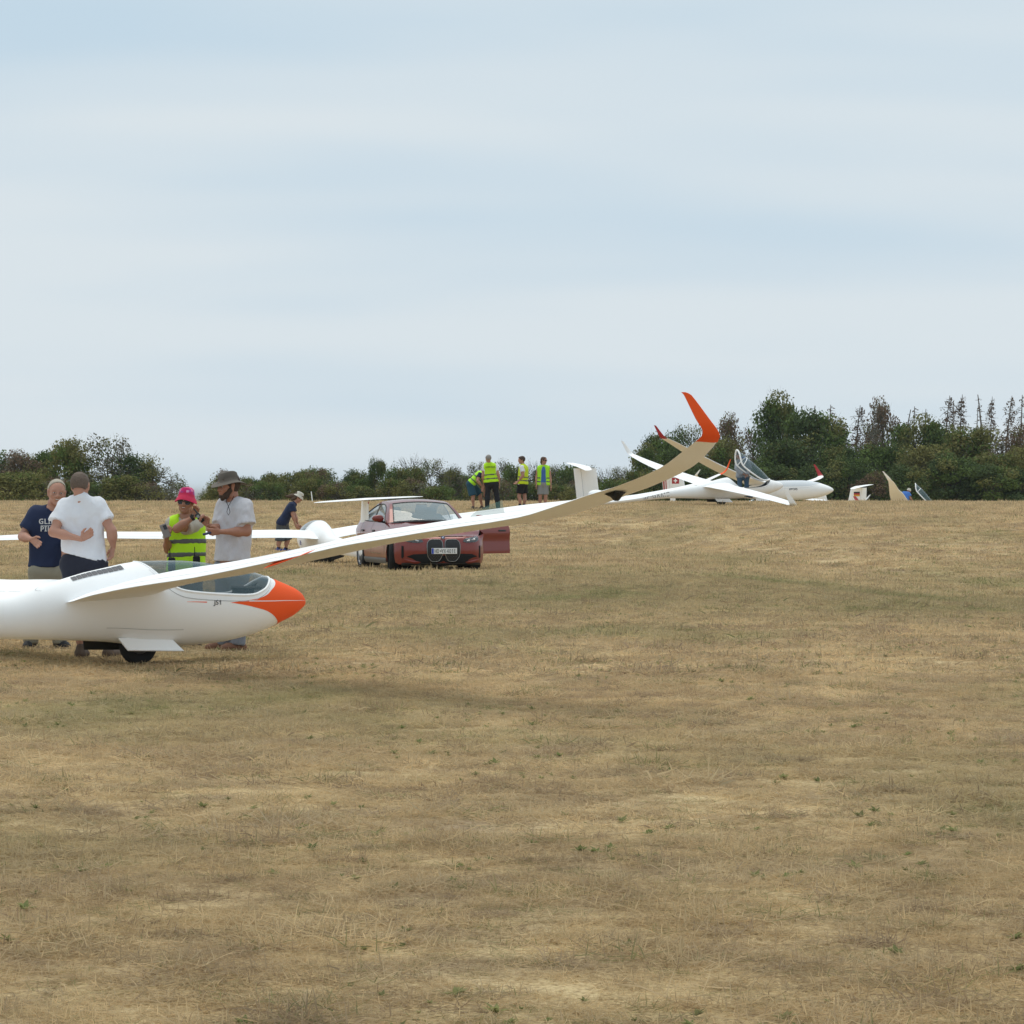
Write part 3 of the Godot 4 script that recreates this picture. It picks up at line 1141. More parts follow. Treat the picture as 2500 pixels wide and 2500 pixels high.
		fm.grid(fr, true, true, true)
		part(piece[0], fm.done(), f.get("mat", white) if piece[0] == "fin" else f.get("rudder_mat", white), o)
	var tp := MB.new()
	var tr := []
	for k in 15:
		var u := lerpf(-1.0, 1.0, k / 14.0)
		var x: float = u * f.span * 0.5
		var c: float = lerpf(f.chord, f.chord * 0.55, absf(u)) * sqrt(maxf(0.12, 1.0 - pow(absf(u), 9.0)))
		var te := Vector3(x, f.ty + f.get("tilt", 0.0) * x, f.ts + 0.04 * absf(u) - sp.s0)
		tr.append(foil(te, te + Vector3(0, 0, -c), Vector3.UP, 0.1, 7))
	tp.grid(tr, true, true, true)
	part("tailplane", tp.done(), white, o)
	# main wheel and its doors
	if sp.has("wheel"):
		var ws: float = sp.wheel - sp.s0
		var wh := MB.new()
		wh.lathe(Vector3(0, 0.185, ws), Vector3.RIGHT, [[-0.05, 0.09], [-0.062, 0.13], [-0.06, 0.17], [-0.035, 0.188], [0.0, 0.192], [0.035, 0.188], [0.06, 0.17], [0.062, 0.13], [0.05, 0.09]], 28)
		var wp := part("wheel", wh.done(), gum, o)
		var hub := MB.new()
		hub.lathe(Vector3(0, 0.185, ws), Vector3.RIGHT, [[-0.05, 0.002], [-0.05, 0.088], [0.05, 0.088], [0.052, 0.03], [0.06, 0.028], [0.06, 0.002]], 20)
		part("hub", hub.done(), metal, wp)
		var leg := MB.new()
		leg.box(Vector3(0.085, 0.26, ws + 0.03), Vector3(0.025, 0.22, 0.06), Basis(Vector3.RIGHT, 0.25), Color.WHITE, 0.008)
		leg.box(Vector3(-0.085, 0.26, ws + 0.03), Vector3(0.025, 0.22, 0.06), Basis(Vector3.RIGHT, 0.25), Color.WHITE, 0.008)
		part("gear_leg", leg.done(), mat("gear_red", lin(0.25, 0.03, 0.025), 0.5), o)
		for side in [1.0, -1.0]:
			var dm := MB.new()
			var a: float = sp.wheel - 0.27 - sp.s0
			var b: float = sp.wheel + (0.29 if side > 0 else 0.52) - sp.s0
			var d0 := Vector3(side * 0.15, sp.door_y, b)
			var d1 := Vector3(side * 0.15, sp.door_y - 0.01, a)
			var d2 := Vector3(side * 0.24, sp.door_y - 0.135, a - 0.1)
			var d3 := Vector3(side * 0.24, sp.door_y - 0.115, b - 0.06)
			var thick := Vector3(side * 0.012, 0.008, 0)
			for fc in [[d0, d1, d2, d3], [d3 - thick, d2 - thick, d1 - thick, d0 - thick], [d0, d3, d3 - thick, d0 - thick], [d1, d0, d0 - thick, d1 - thick], [d2, d1, d1 - thick, d2 - thick], [d3, d2, d2 - thick, d3 - thick]]:
				dm.quad(fc)
			part("wheel_door", dm.done(), white if side > 0 else dark, o)
	var tw := MB.new()
	var tail_s := L - 0.6
	var tail_y := lerp_table(sp.prof, tail_s, 2)
	if tail_y > 0.03:
		tw.box(Vector3(0, tail_y * 0.5 + 0.05, tail_s - sp.s0), Vector3(0.05, tail_y + 0.06, 0.26), Basis(), Color.WHITE, 0.02)
		part("tail_skid", tw.done(), white, o)
	return o


func lettering(text: String, height: float, m: Material, parent: Node3D, xf: Transform3D, called := "lettering", font := "Droid Sans", weight := 700) -> MeshInstance3D:
	var t := TextMesh.new()
	var f := SystemFont.new()
	f.font_names = PackedStringArray([font])
	f.font_weight = weight
	t.font = f
	t.text = text
	t.font_size = 64
	t.pixel_size = height / 46.0
	t.depth = 0.002
	t.curve_step = 4.0
	var o := part(called, t, m, parent)
	o.transform = xf
	return o


func make_gliders() -> void:
	var orange := mat("signal_orange", lin(1.0, 0.125, 0.028), 0.6, {"metallic_specular": 0.3})
	var red := mat("tip_red", lin(0.42, 0.022, 0.028), 0.35)
	var white := mat("gelcoat", Color.WHITE)
	var black := mat("black_rubber", lin(0.012, 0.012, 0.014), 0.6)
	var ink := mat("print_grey", lin(0.09, 0.09, 0.095), 0.6)
	var slim := [[0.0, 0.568, 0.552, 0.004], [0.02, 0.602, 0.525, 0.04], [0.05, 0.645, 0.50, 0.066], [0.12, 0.694, 0.452, 0.112], [0.17, 0.717, 0.424, 0.138], [0.35, 0.787, 0.351, 0.205], [0.49, 0.833, 0.297, 0.24], [0.67, 0.882, 0.245, 0.272], [0.97, 0.943, 0.19, 0.302], [1.42, 0.990, 0.168, 0.315], [1.85, 0.987, 0.178, 0.305], [2.0, 0.971, 0.195, 0.292], [2.21, 0.930, 0.222, 0.27], [2.43, 0.888, 0.236, 0.238], [2.66, 0.829, 0.248, 0.208], [2.96, 0.755, 0.262, 0.182], [3.17, 0.690, 0.27, 0.168], [3.31, 0.668, 0.276, 0.162], [4.2, 0.62, 0.27, 0.14], [5.6, 0.55, 0.25, 0.11], [6.7, 0.50, 0.24, 0.075], [7.1, 0.47, 0.27, 0.02]]
	var slim_canopy := [[0.45, 0.0], [0.46, 20.0], [0.50, 40.0], [0.56, 58.0], [0.64, 69.0], [0.74, 76.0], [0.95, 78.0], [1.3, 77.0], [1.5, 74.0], [1.6, 69.0], [1.69, 60.0], [1.77, 46.0], [1.84, 27.0], [1.88, 12.0], [1.90, 0.0]]
	var slim_wing := [[0.0, 2.74, 1.05, 0.60, 0.12, 0.15], [0.25, 2.72, 1.0, 0.615, 0.12, 0.15], [0.45, 2.70, 0.95, 0.655, 0.11, 0.15], [0.8, 2.68, 0.90, 0.71, 0.11, 0.16], [1.53, 2.66, 0.84, 0.795, 0.11, 0.165], [2.5, 2.63, 0.79, 0.89, 0.11, 0.165], [3.72, 2.60, 0.72, 1.04, 0.10, 0.17], [4.4, 2.585, 0.69, 1.13, 0.095, 0.175], [5.0, 2.57, 0.66, 1.21, 0.085, 0.18], [5.6, 2.55, 0.63, 1.272, 0.075, 0.185], [6.3, 2.53, 0.59, 1.345, 0.065, 0.19], [7.42, 2.48, 0.50, 1.456, 0.045, 0.18], [7.94, 2.46, 0.44, 1.553, 0.03, 0.16], [8.3, 2.44, 0.40, 1.63, 0.02, 0.13], [8.62, 2.43, 0.37, 1.69, 0.02, 0.11], [9.17, 2.42, 0.31, 1.826, 0.02, 0.10], [9.46, 2.42, 0.25, 1.95, 0.015, 0.10], [9.60, 2.42, 0.20, 2.015, 0.01, 0.10]]
	var slim_low := slim_wing.duplicate(true)
	for q in slim_low:
		var x: float = q[0]
		q[3] = q[3] - 0.118 * x + 0.004 * x * smoothstep(8.0, 9.6, x)
	var slim_winglet := [[0.0, 0.0, 0.0, 1.0, 18.0], [0.08, 0.04, 0.005, 0.82, 42.0], [0.12, 0.09, 0.035, 0.68, 72.0], [0.14, 0.16, 0.105, 0.62, 80.0], [0.156, 0.325, 0.220, 0.34, 82.0], [0.157, 0.345, 0.245, 0.20, 82.0]]
	var slim_fin := {"y0": 0.40, "y1": 1.43, "le0": 6.15, "le1": 6.42, "te0": 7.12, "te1": 7.02, "span": 2.3, "chord": 0.5, "ty": 1.46, "ts": 7.05}
	var kind := "gliders parked on the airfield"

	# the near one, its nose to the right
	var sp := {"prof": slim, "canopy": slim_canopy, "s0": 2.1, "wing_r": slim_wing, "wing_l": slim_low, "winglet": slim_winglet, "tip_mat": orange, "fin": slim_fin, "wheel": 1.86, "door_y": 0.262}
	var near := sailplane("glider", "nearest white glider with bright orange nose and orange upturned wing tip", sp, Vector3(-3.794, ground_height(-3.794, 32.0), -32.0), deg_to_rad(-56.0), kind)
	var back := [[0.0, 0.40], [30.0, 0.41], [50.0, 0.45], [65.0, 0.52], [75.0, 0.58], [82.0, 0.68], [87.0, 0.85], [90.0, 1.02], [93.0, 0.86], [98.0, 0.72], [104.0, 0.6], [115.0, 0.5], [130.0, 0.43], [150.0, 0.38], [180.0, 0.36]]
	for side in [1.0, -1.0]:
		part("nose_paint", hull_patch(sp, func(u, v): return [0.0008 + (lerp_table(back, v * 180.0, 1) - 0.0008) * u * u, side * v * 180.0], 30, 72, 0.0015), orange, near, "bright orange paint of the nose")
		part("pin_stripe", hull_patch(sp, func(u, v): return [lerpf(0.02, 0.80, u), side * lerpf(86.5, 88.0, v)], 24, 1, 0.003), white, near)
		part("side_stripe", hull_patch(sp, func(u, v): return [lerpf(1.28, 1.50, u), side * lerpf(89.2, 90.6 - 1.0 * u, v)], 8, 1, 0.0015), orange, near)
		for k in 10:
			part("solar_cell", hull_patch(sp, func(u, v): return [2.08 + (k + 0.04 + 0.92 * u) * 0.053, side * lerpf(11.5, 28.0, v)], 2, 4, 0.006), mat("solar_cell", lin(0.035, 0.045, 0.065), 0.45), near)
	for q in [[2.93, 12.0, 34.0]]:
		part("panel_seam", hull_patch(sp, func(u, v): return [q[0] + 0.006 * v + 0.05 * sin(PI * u), lerpf(q[1], q[2], u)], 16, 1, 0.002), mat("panel_gap", Color.WHITE), near)
	part("panel_seam", hull_patch(sp, func(u, v): return [lerpf(1.5, 2.3, u), 128.0 + 0.9 * v], 16, 1, 0.002), mat("panel_gap", Color.WHITE), near)
	var turn := Basis(Vector3.UP, PI / 2)
	lettering("JS1", 0.044, mat("print_mid", lin(0.16, 0.16, 0.165), 0.6), near, Transform3D(turn, hull(sp, 1.16, 90.0, 0.004)))
	var rows := []
	var fl2 := MB.new()
	for k in 7:
		var x := lerpf(3.74, 4.42, k / 6.0)
		var te := Vector3(x, lerp_table(slim_wing, x, 3) - 0.045 + 0.045 * k / 6.0, lerp_table(slim_wing, x, 1) - 2.1 + 0.015)
		rows.append(foil(te, te + Vector3(0, 0.05, -0.16), Vector3.UP, lerpf(0.14, 0.04, k / 6.0), 6))
	fl2.grid(rows, true, true, true)
	part("flap_end", fl2.done(), orange, near, "orange outer end of the lowered flap")
	var sk := MB.new()
	var keel := []
	for k in 9:  # the rubber skid under the joint of the outer wing
		var t := k / 8.0
		var x := lerpf(8.37, 8.50, t)
		var y := lerp_table(slim_wing, x, 3)
		var deep := 0.05 * sin(PI * pow(t, 1.6)) * (1.0 if t < 1 else 0.0)
		keel.append([Vector3(x, y - 0.01, 2.44 - 2.1 - 0.22), Vector3(x, y - deep - 0.02, 2.44 - 2.1 - 0.17), Vector3(x, y - deep - 0.02, 2.44 - 2.1 - 0.14), Vector3(x, y - 0.005, 2.44 - 2.1 - 0.10)])
	sk.grid(keel, true, true, true)
	part("wing_skid", sk.done(), black, near)
	for x in [3.85, 8.22]:
		var bl := MB.new()
		var q := lerp_table(slim_wing, x, 1) - 2.1
		bl.ball(Vector3(x, lerp_table(slim_wing, x, 3) + 0.03, q - 0.14), Vector3(0.035, 0.028, 0.07), 8)
		part("control_fairing", bl.done(), white, near)

	# its twin farther off, seen from behind
	var twin_wing := slim_wing.duplicate(true)
	for q in twin_wing:
		q[0] = q[0] * 0.957
	sp = {"prof": slim, "canopy": slim_canopy, "s0": 2.1, "wing_r": twin_wing, "wing_l": slim_low, "winglet": slim_winglet, "tip_mat": orange, "fin": slim_fin.duplicate(true), "wheel": 1.86, "door_y": 0.262}
	sp.fin.tilt = 0.055
	sp.fin.rudder_mat = white
	var g2 := on_ground(785, 74.0) - Vector3(0, 0.05, 0)
	var twin := sailplane("glider", "white glider behind the car seen from its tail, its right wing passing behind the car", sp, g2, deg_to_rad(14.6), kind)
	lettering("UE", 0.11, mat("print_blue", lin(0.08, 0.09, 0.35), 0.6), twin, Transform3D(Basis(Vector3.UP, -PI / 2), hull(sp, 1.25, -104.0, 0.006)))
	var well := MB.new()
	well.box(Vector3(0.02, 0.15, -0.05), Vector3(0.44, 0.22, 0.5), Basis(Vector3.BACK, 0.12), Color.WHITE, 0.03)
	well.box(Vector3(0.30, 0.19, 0.1), Vector3(0.34, 0.10, 0.3), Basis(Vector3.BACK, 0.32), Color.WHITE, 0.02)
	part("gear_doors", well.done(), black, twin)
	var hose := MB.new()
	hose.tube([Vector3(-0.2, 0.21, 0.1), Vector3(-0.27, 0.15, 0.12), Vector3(-0.36, 0.15, 0.12), Vector3(-0.42, 0.19, 0.12)], [0.014, 0.013, 0.012, 0.01], 6)
	part("hanging_strap", hose.done(), black, twin)
	var ta := MB.new()
	ta.box(Vector3(-1.16, 1.53, 6.86 - 2.1), Vector3(0.012, 0.2, 0.05), Basis(Vector3.BACK, 0.12), Color.WHITE, 0.004)
	part("tailplane_tip", ta.done(), white, twin)
	var rd := MB.new()
	rd.box(Vector3(0.0, 1.40, 7.02 - 2.1), Vector3(0.014, 0.05, 0.05), Basis(), Color.WHITE, 0.004)
	part("tail_mark", rd.done(), red, twin)

	# the one with the open canopy on the crest
	var long := [[0.0, 0.735, 0.715, 0.004], [0.03, 0.775, 0.675, 0.05], [0.1, 0.825, 0.61, 0.105], [0.25, 0.875, 0.53, 0.175], [0.55, 0.95, 0.43, 0.25], [1.0, 1.01, 0.33, 0.305], [1.6, 1.03, 0.26, 0.32], [2.2, 1.02, 0.235, 0.305], [2.7, 0.91, 0.225, 0.26], [3.1, 0.79, 0.23, 0.215], [3.5, 0.70, 0.25, 0.18], [4.35, 0.57, 0.26, 0.15], [5.6, 0.385, 0.15, 0.12], [6.9, 0.20, 0.03, 0.09], [7.7, 0.12, 0.0, 0.06], [8.0, 0.10, 0.03, 0.02]]
	var long_canopy := [[0.55, 0.0], [0.57, 30.0], [0.64, 60.0], [0.75, 80.0], [1.0, 92.0], [1.5, 94.0], [1.8, 88.0], [1.95, 70.0], [2.1, 40.0], [2.18, 14.0], [2.2, 0.0]]
	var wr := [[0.0, 3.25, 1.2, 0.66, 0.1, 0.14], [0.35, 3.12, 1.0, 0.665, 0.08, 0.14], [1.0, 3.06, 0.88, 0.62, 0.05, 0.14], [3.0, 3.03, 0.78, 0.48, 0.04, 0.13], [5.0, 3.02, 0.66, 0.33, 0.03, 0.13], [7.0, 3.02, 0.50, 0.17, 0.03, 0.12], [8.2, 3.04, 0.37, 0.07, 0.02, 0.11], [8.75, 3.08, 0.27, 0.03, 0.02, 0.1]]
	var wl := [[0.0, 3.25, 1.2, 0.66, 0.1, 0.14], [0.35, 3.12, 1.0, 0.69, 0.08, 0.14], [1.0, 3.06, 0.88, 0.76, 0.05, 0.14], [3.0, 3.03, 0.78, 0.98, 0.04, 0.13], [5.0, 3.02, 0.66, 1.24, 0.03, 0.13], [7.0, 3.03, 0.50, 1.55, 0.03, 0.12], [8.2, 3.06, 0.36, 1.78, 0.02, 0.11], [8.75, 3.10, 0.26, 1.92, 0.02, 0.1]]
	var tall_winglet := [[0.0, 0.0, 0.0, 1.0, 25.0], [0.08, 0.05, 0.03, 0.95, 50.0], [0.12, 0.14, 0.08, 0.82, 78.0], [0.16, 0.54, 0.27, 0.34, 82.0], [0.16, 0.56, 0.29, 0.25, 82.0]]
	sp = {"prof": long, "canopy": long_canopy, "s0": 2.35, "wing_r": wr, "wing_l": wl, "winglet": tall_winglet, "fin": {"y0": 0.1, "y1": 1.34, "le0": 7.05, "le1": 7.2, "te0": 7.92, "te1": 8.06, "span": 2.5, "chord": 0.52, "ty": 1.40, "ts": 7.95, "tilt": -0.12}, "wheel": 2.42, "door_y": 0.25, "open": 38.0, "rim": 0.03}
	var ga := on_ground(1765, 122.0)
	var open_one := sailplane("glider", "white glider with its canopy tilted open, grey registration on the tail boom", sp, ga, deg_to_rad(-74.0), kind)
	lettering("SP-GKMB", 0.17, mat("print_pale", lin(0.42, 0.42, 0.43), 0.6), open_one, Transform3D(Basis(Vector3.UP, PI / 2) * Basis(Vector3.BACK, 0.11), hull(sp, 4.95, 88.0, 0.004)))

	# the two-seater behind it, a flag on the fin
	var two := [[0.0, 0.61, 0.59, 0.004], [0.03, 0.66, 0.55, 0.05], [0.12, 0.72, 0.49, 0.12], [0.35, 0.82, 0.38, 0.21], [0.8, 0.95, 0.26, 0.29], [1.5, 1.03, 0.17, 0.34], [2.4, 1.02, 0.15, 0.34], [3.2, 0.96, 0.17, 0.31], [3.9, 0.80, 0.22, 0.24], [4.6, 0.66, 0.26, 0.18], [5.6, 0.55, 0.27, 0.14], [7.2, 0.44, 0.24, 0.09], [8.2, 0.40, 0.22, 0.03]]
	var two_canopy := [[0.6, 0.0], [0.64, 26.0], [0.75, 46.0], [0.95, 60.0], [1.3, 68.0], [2.0, 70.0], [2.6, 64.0], [2.9, 50.0], [3.1, 26.0], [3.16, 0.0]]
	var br := [[0.0, 4.2, 1.15, 0.86, 0.08, 0.14], [0.4, 4.08, 0.98, 0.90, 0.06, 0.14], [2.0, 4.05, 0.86, 1.13, 0.03, 0.14], [4.0, 4.04, 0.78, 1.45, 0.03, 0.13], [6.0, 4.04, 0.66, 1.84, 0.03, 0.13], [8.0, 4.06, 0.50, 2.30, 0.03, 0.12], [9.2, 4.12, 0.36, 2.62, 0.02, 0.11], [9.6, 4.18, 0.26, 2.74, 0.02, 0.1]]
	var bl2 := br.duplicate(true)
	for q in bl2:
		q[3] = q[3] - 0.155 * q[0]
	sp = {"prof": two, "canopy": two_canopy, "covered": true, "s0": 3.7, "wing_r": br, "wing_l": bl2, "winglet": tall_winglet, "tip_mat": red, "fin": {"y0": 0.3, "y1": 1.42, "le0": 6.95, "le1": 7.12, "te0": 8.05, "te1": 8.14, "span": 2.6, "chord": 0.5, "ty": 1.46, "ts": 8.05}, "wheel": 3.3, "door_y": 0.24}
	var gb := on_ground(1842, 148.0)
	var flag_one := sailplane("glider", "white two-seat glider with a red and white cross flag on its fin", sp, gb, deg_to_rad(-115.0), kind)
	var side_x := 0.052
	var fm := MB.new()
	fm.box(Vector3(0.058, 1.02, 7.45 - 3.7), Vector3(0.006, 0.26, 0.34))
	part("flag_mark", fm.done(), mat("flag_red", lin(0.45, 0.02, 0.03), 0.5), flag_one)
	fm = MB.new()
	fm.box(Vector3(0.063, 1.02, 7.45 - 3.7), Vector3(0.006, 0.17, 0.055))
	fm.box(Vector3(0.0632, 1.02, 7.45 - 3.7 + 0.056), Vector3(0.006, 0.055, 0.057))
	fm.box(Vector3(0.0632, 1.02, 7.45 - 3.7 - 0.056), Vector3(0.006, 0.055, 0.057))
	part("flag_cross", fm.done(), white, flag_one)
	for k in 2:
		fm = MB.new()
		fm.box(Vector3(0.034, 0.86, 8.02 - 0.11 * k - 3.7), Vector3(0.036 + 0.02 * k, 1.1, 0.05 - 0.02 * k), Basis(Vector3.RIGHT, 0.06))
		part("rudder_stripe", fm.done(), red, flag_one)
	lettering("arcus", 0.11, ink, flag_one, Transform3D(Basis(Vector3.UP, PI / 2), hull(sp, 1.75, 84.0, 0.006)))

	# two more beyond the crest
	var low_r := slim_wing.duplicate(true)
	for q in low_r:
		q[3] = q[3] - 0.165 * q[0] + 0.3
	sp = {"prof": slim, "canopy": slim_canopy, "s0": 2.1, "wing_r": low_r, "wing_l": slim_wing, "winglet": slim_winglet, "fin": {"y0": 0.35, "y1": 1.45, "le0": 6.0, "le1": 6.25, "te0": 7.12, "te1": 7.16, "span": 2.4, "chord": 0.52, "ty": 1.50, "ts": 6.95, "tilt": 0.1}, "wheel": 1.86, "door_y": 0.262}
	var ge := on_ground(1905, 177.0)
	var far := sailplane("glider", "far white glider mostly hidden by the crest, black red gold flag on its fin", sp, ge, deg_to_rad(58.0), kind)
	for k in 3:
		fm = MB.new()
		fm.box(Vector3(-0.066, 1.20 - 0.075 * k, 6.62 - 2.1), Vector3(0.006, 0.074, 0.34))
		part("flag_band", fm.done(), [mat("flag_black", lin(0.02, 0.02, 0.02), 0.5), mat("flag_red", lin(0.5, 0.03, 0.02), 0.5), mat("flag_gold", lin(0.7, 0.35, 0.02), 0.5)][k], far)
	fm = MB.new()
	fm.quad([Vector3(-0.068, 1.0, 6.40 - 2.1), Vector3(-0.068, 1.0, 6.56 - 2.1), Vector3(-0.068, 0.52, 6.98 - 2.1), Vector3(-0.068, 0.52, 6.70 - 2.1)])
	part("fin_stripe", fm.done(Vector3(5, 0.7, 4.5)), mat("stripe_rose", lin(0.55, 0.08, 0.10), 0.5), far)

	var up_r := slim_wing.duplicate(true)
	for q in up_r:
		q[1] = q[1] + 0.06 * q[0]
		q[2] = q[2] * 1.15
	sp = {"prof": slim, "canopy": slim_canopy, "s0": 2.1, "wing_r": up_r, "wing_l": slim_low, "winglet": [[0.0, 0.0, 0.0, 1.0, 25.0], [0.1, 0.07, 0.05, 0.95, 45.0], [0.2, 0.2, 0.12, 0.8, 60.0], [0.34, 0.5, 0.3, 0.25, 66.0], [0.345, 0.52, 0.31, 0.15, 66.0]], "fin": slim_fin, "wheel": 1.86, "door_y": 0.262, "open": 42.0, "rim": 0.03}
	var gf := on_ground(2205, 186.0)
	sailplane("glider", "farthest white glider with raised wing and tilted canopy beside the man in blue", sp, gf, deg_to_rad(-96.0), kind)


# ---------------------------------------------------------------- the red car
# In the car's own axes -z is forward, x its right side; t is the distance behind the front bumper.
const CAR_PLAN := [[0.0, 0.0], [0.06, 0.006], [0.30, 0.02], [0.50, 0.055], [0.66, 0.115], [0.77, 0.20], [0.84, 0.30], [0.885, 0.45], [0.908, 0.70], [0.915, 1.0]]  # x, t of the nose
const CAR_SIDE := [[0.85, 0.914], [1.2, 0.908], [1.6, 0.898], [2.4, 0.895], [3.1, 0.905], [3.55, 0.924], [3.9, 0.92], [4.2, 0.895], [4.45, 0.845], [4.62, 0.76], [4.72, 0.62], [4.77, 0.4], [4.783, 0.0]]  # t, half width


func car_outset(y: float, front: float) -> float:  # how far the skin stands in from the plan at a height
	var side := lerp_table([[0.15, 0.05], [0.24, 0.02], [0.36, 0.006], [0.5, 0.012], [0.62, 0.018], [0.74, 0.002], [0.80, 0.006], [0.88, 0.035], [0.96, 0.075], [1.05, 0.12]], y, 1)
	var nose := lerp_table([[0.14, 0.09], [0.2, 0.03], [0.28, 0.012], [0.42, 0.0], [0.55, 0.01], [0.63, 0.035], [0.69, 0.085], [0.72, 0.15]], y, 1)
	return lerpf(side, nose, front)


func car_front(x: float, y: float, out := 0.0) -> Vector3:
	var t := lerp_table(CAR_PLAN, absf(x), 1)
	return Vector3(x, y, t + car_outset(y, 1.0) * clampf(1.2 - absf(x) * 0.5, 0.0, 1.0) - out - 2.39)


func car_side(t: float, y: float, s: float, out := 0.0) -> Vector3:
	var w := lerp_table(CAR_SIDE, t, 1)
	return Vector3(s * (w - car_outset(y, 0.0) + out), y, t - 2.39)


func car_belt(t: float) -> float:
	return lerp_table([[0.0, 0.70], [0.3, 0.745], [0.7, 0.83], [1.2, 0.93], [1.5, 0.965], [2.4, 0.975], [3.4, 0.99], [4.1, 1.03], [4.5, 1.06], [4.78, 1.02]], t, 1)


func car_rail(t: float) -> float:
	return lerp_table([[1.42, 0.97], [1.6, 1.07], [1.85, 1.22], [2.1, 1.335], [2.35, 1.385], [2.6, 1.402], [2.9, 1.40], [3.3, 1.355], [3.7, 1.265], [4.1, 1.155], [4.45, 1.07]], t, 1)


func car_rail_x(t: float) -> float:
	return lerp_table([[1.42, 0.785], [1.85, 0.69], [2.1, 0.635], [2.5, 0.605], [3.0, 0.60], [3.6, 0.615], [4.1, 0.65], [4.45, 0.70]], t, 1)


func car_top(t: float, u: float, out := 0.0) -> Vector3:  # windscreen, roof, rear window; u from -1 to 1 across
	var bow := (1.0 - u * u)
	var fore := 0.20 * bow * (1.0 - smoothstep(1.42, 2.2, t))
	var tt := t - fore
	return Vector3(u * car_rail_x(t), car_rail(t) + 0.048 * bow + out, tt - 2.39)


func car_flank(t: float, v: float, s: float, out := 0.0) -> Vector3:  # from the belt line (0) to the roof rail (1)
	var y0 := car_belt(t)
	var lo := car_side(t, y0, s)
	var y1 := car_rail(t)
	var x := lerpf(absf(lo.x), car_rail_x(t), v) + 0.03 * sin(PI * v)
	return Vector3(s * (x + out), lerpf(y0, y1, v), t - 2.39)


func car_window_top(t: float) -> float:
	return lerp_table([[1.62, 0.0], [1.8, 0.42], [2.0, 0.66], [2.3, 0.82], [2.7, 0.87], [3.1, 0.86], [3.5, 0.80], [3.8, 0.66], [4.0, 0.42], [4.12, 0.0]], t, 1)


func car_patch(f: Callable, ni: int, nj: int, away := Vector3(0, 0.6, 0)) -> ArrayMesh:
	var mb := MB.new()
	var rows := []
	for i in ni + 1:
		var row := []
		for j in nj + 1:
			row.append(f.call(float(i) / ni, float(j) / nj))
		rows.append(row)
	mb.grid(rows)
	return mb.done(away)


func outline_patch(pts: Array, f: Callable, rings := 3) -> ArrayMesh:  # a filled outline in (x, y) laid on a surface
	var mb := MB.new()
	var mid := Vector2.ZERO
	for p in pts:
		mid += p
	mid /= pts.size()
	var rows := []
	for k in rings + 1:
		var row := []
		for p in pts:
			var q := mid.lerp(p, maxf(float(k) / rings, 0.001))
			row.append(f.call(q.x, q.y))
		rows.append(row)
	mb.grid(rows, true)
	return mb.done(Vector3(0, 0.5, 3.0))


func round_outline(pts: Array, steps := 5, share := 0.3) -> Array:  # corners rounded
	var out := []
	for i in pts.size():
		var a: Vector2 = pts[(i + pts.size() - 1) % pts.size()]
		var b: Vector2 = pts[i]
		var c: Vector2 = pts[(i + 1) % pts.size()]
		var p := b.lerp(a, share)
		var q := b.lerp(c, share)
		for k in steps + 1:
			var u := float(k) / steps
			out.append(p.lerp(b, u).lerp(b.lerp(q, u), u))
	return out


func car_wheel(o: Node3D, at: Vector3, steer: float, s: float) -> void:
	var gum := mat("tyre_rubber", Color.WHITE)
	var alloy := mat("alloy_grey", lin(0.22, 0.22, 0.23), 0.35, {"metallic": 0.8})
	var turn := Basis(Vector3.UP, steer)
	var ax := turn * Vector3(s, 0, 0)
	var mb := MB.new()
	mb.lathe(at, ax, [[-0.10, 0.23], [-0.12, 0.26], [-0.122, 0.30], [-0.112, 0.325], [-0.095, 0.335], [-0.05, 0.338], [-0.046, 0.331], [-0.03, 0.331], [-0.026, 0.338], [0.026, 0.338], [0.03, 0.331], [0.046, 0.331], [0.05, 0.338], [0.095, 0.335], [0.112, 0.325], [0.122, 0.30], [0.12, 0.26], [0.10, 0.23]], 40)
	var w := part("wheel", mb.done(at), gum, o)
	var rim := MB.new()
	rim.lathe(at, ax, [[0.10, 0.245], [0.112, 0.24], [0.10, 0.222], [0.02, 0.215], [-0.09, 0.215]], 40)
	rim.lathe(at, ax, [[0.04, 0.002], [0.075, 0.03], [0.08, 0.06], [0.06, 0.07], [0.0, 0.07]], 20)
	for k in 5:
		for e in [-0.13, 0.13]:
			var a: float = TAU * k / 5.0 + e
			var dir := turn * Vector3(0, cos(a), sin(a))
			var a2: float = TAU * k / 5.0 + e * 1.9
			var dir2 := turn * Vector3(0, cos(a2), sin(a2))
			rim.tube([at + ax * 0.065 + dir * 0.05, at + ax * 0.085 + dir2 * 0.235], [0.016, 0.013], 6)
	part("rim", rim.done(at), alloy, w)
	var disc := MB.new()
	disc.lathe(at, ax, [[0.0, 0.06], [0.0, 0.17], [-0.03, 0.17], [-0.03, 0.06]], 24)
	part("brake_disc", disc.done(), mat("brake_grey", lin(0.12, 0.12, 0.12), 0.5, {"metallic": 0.6}), w)


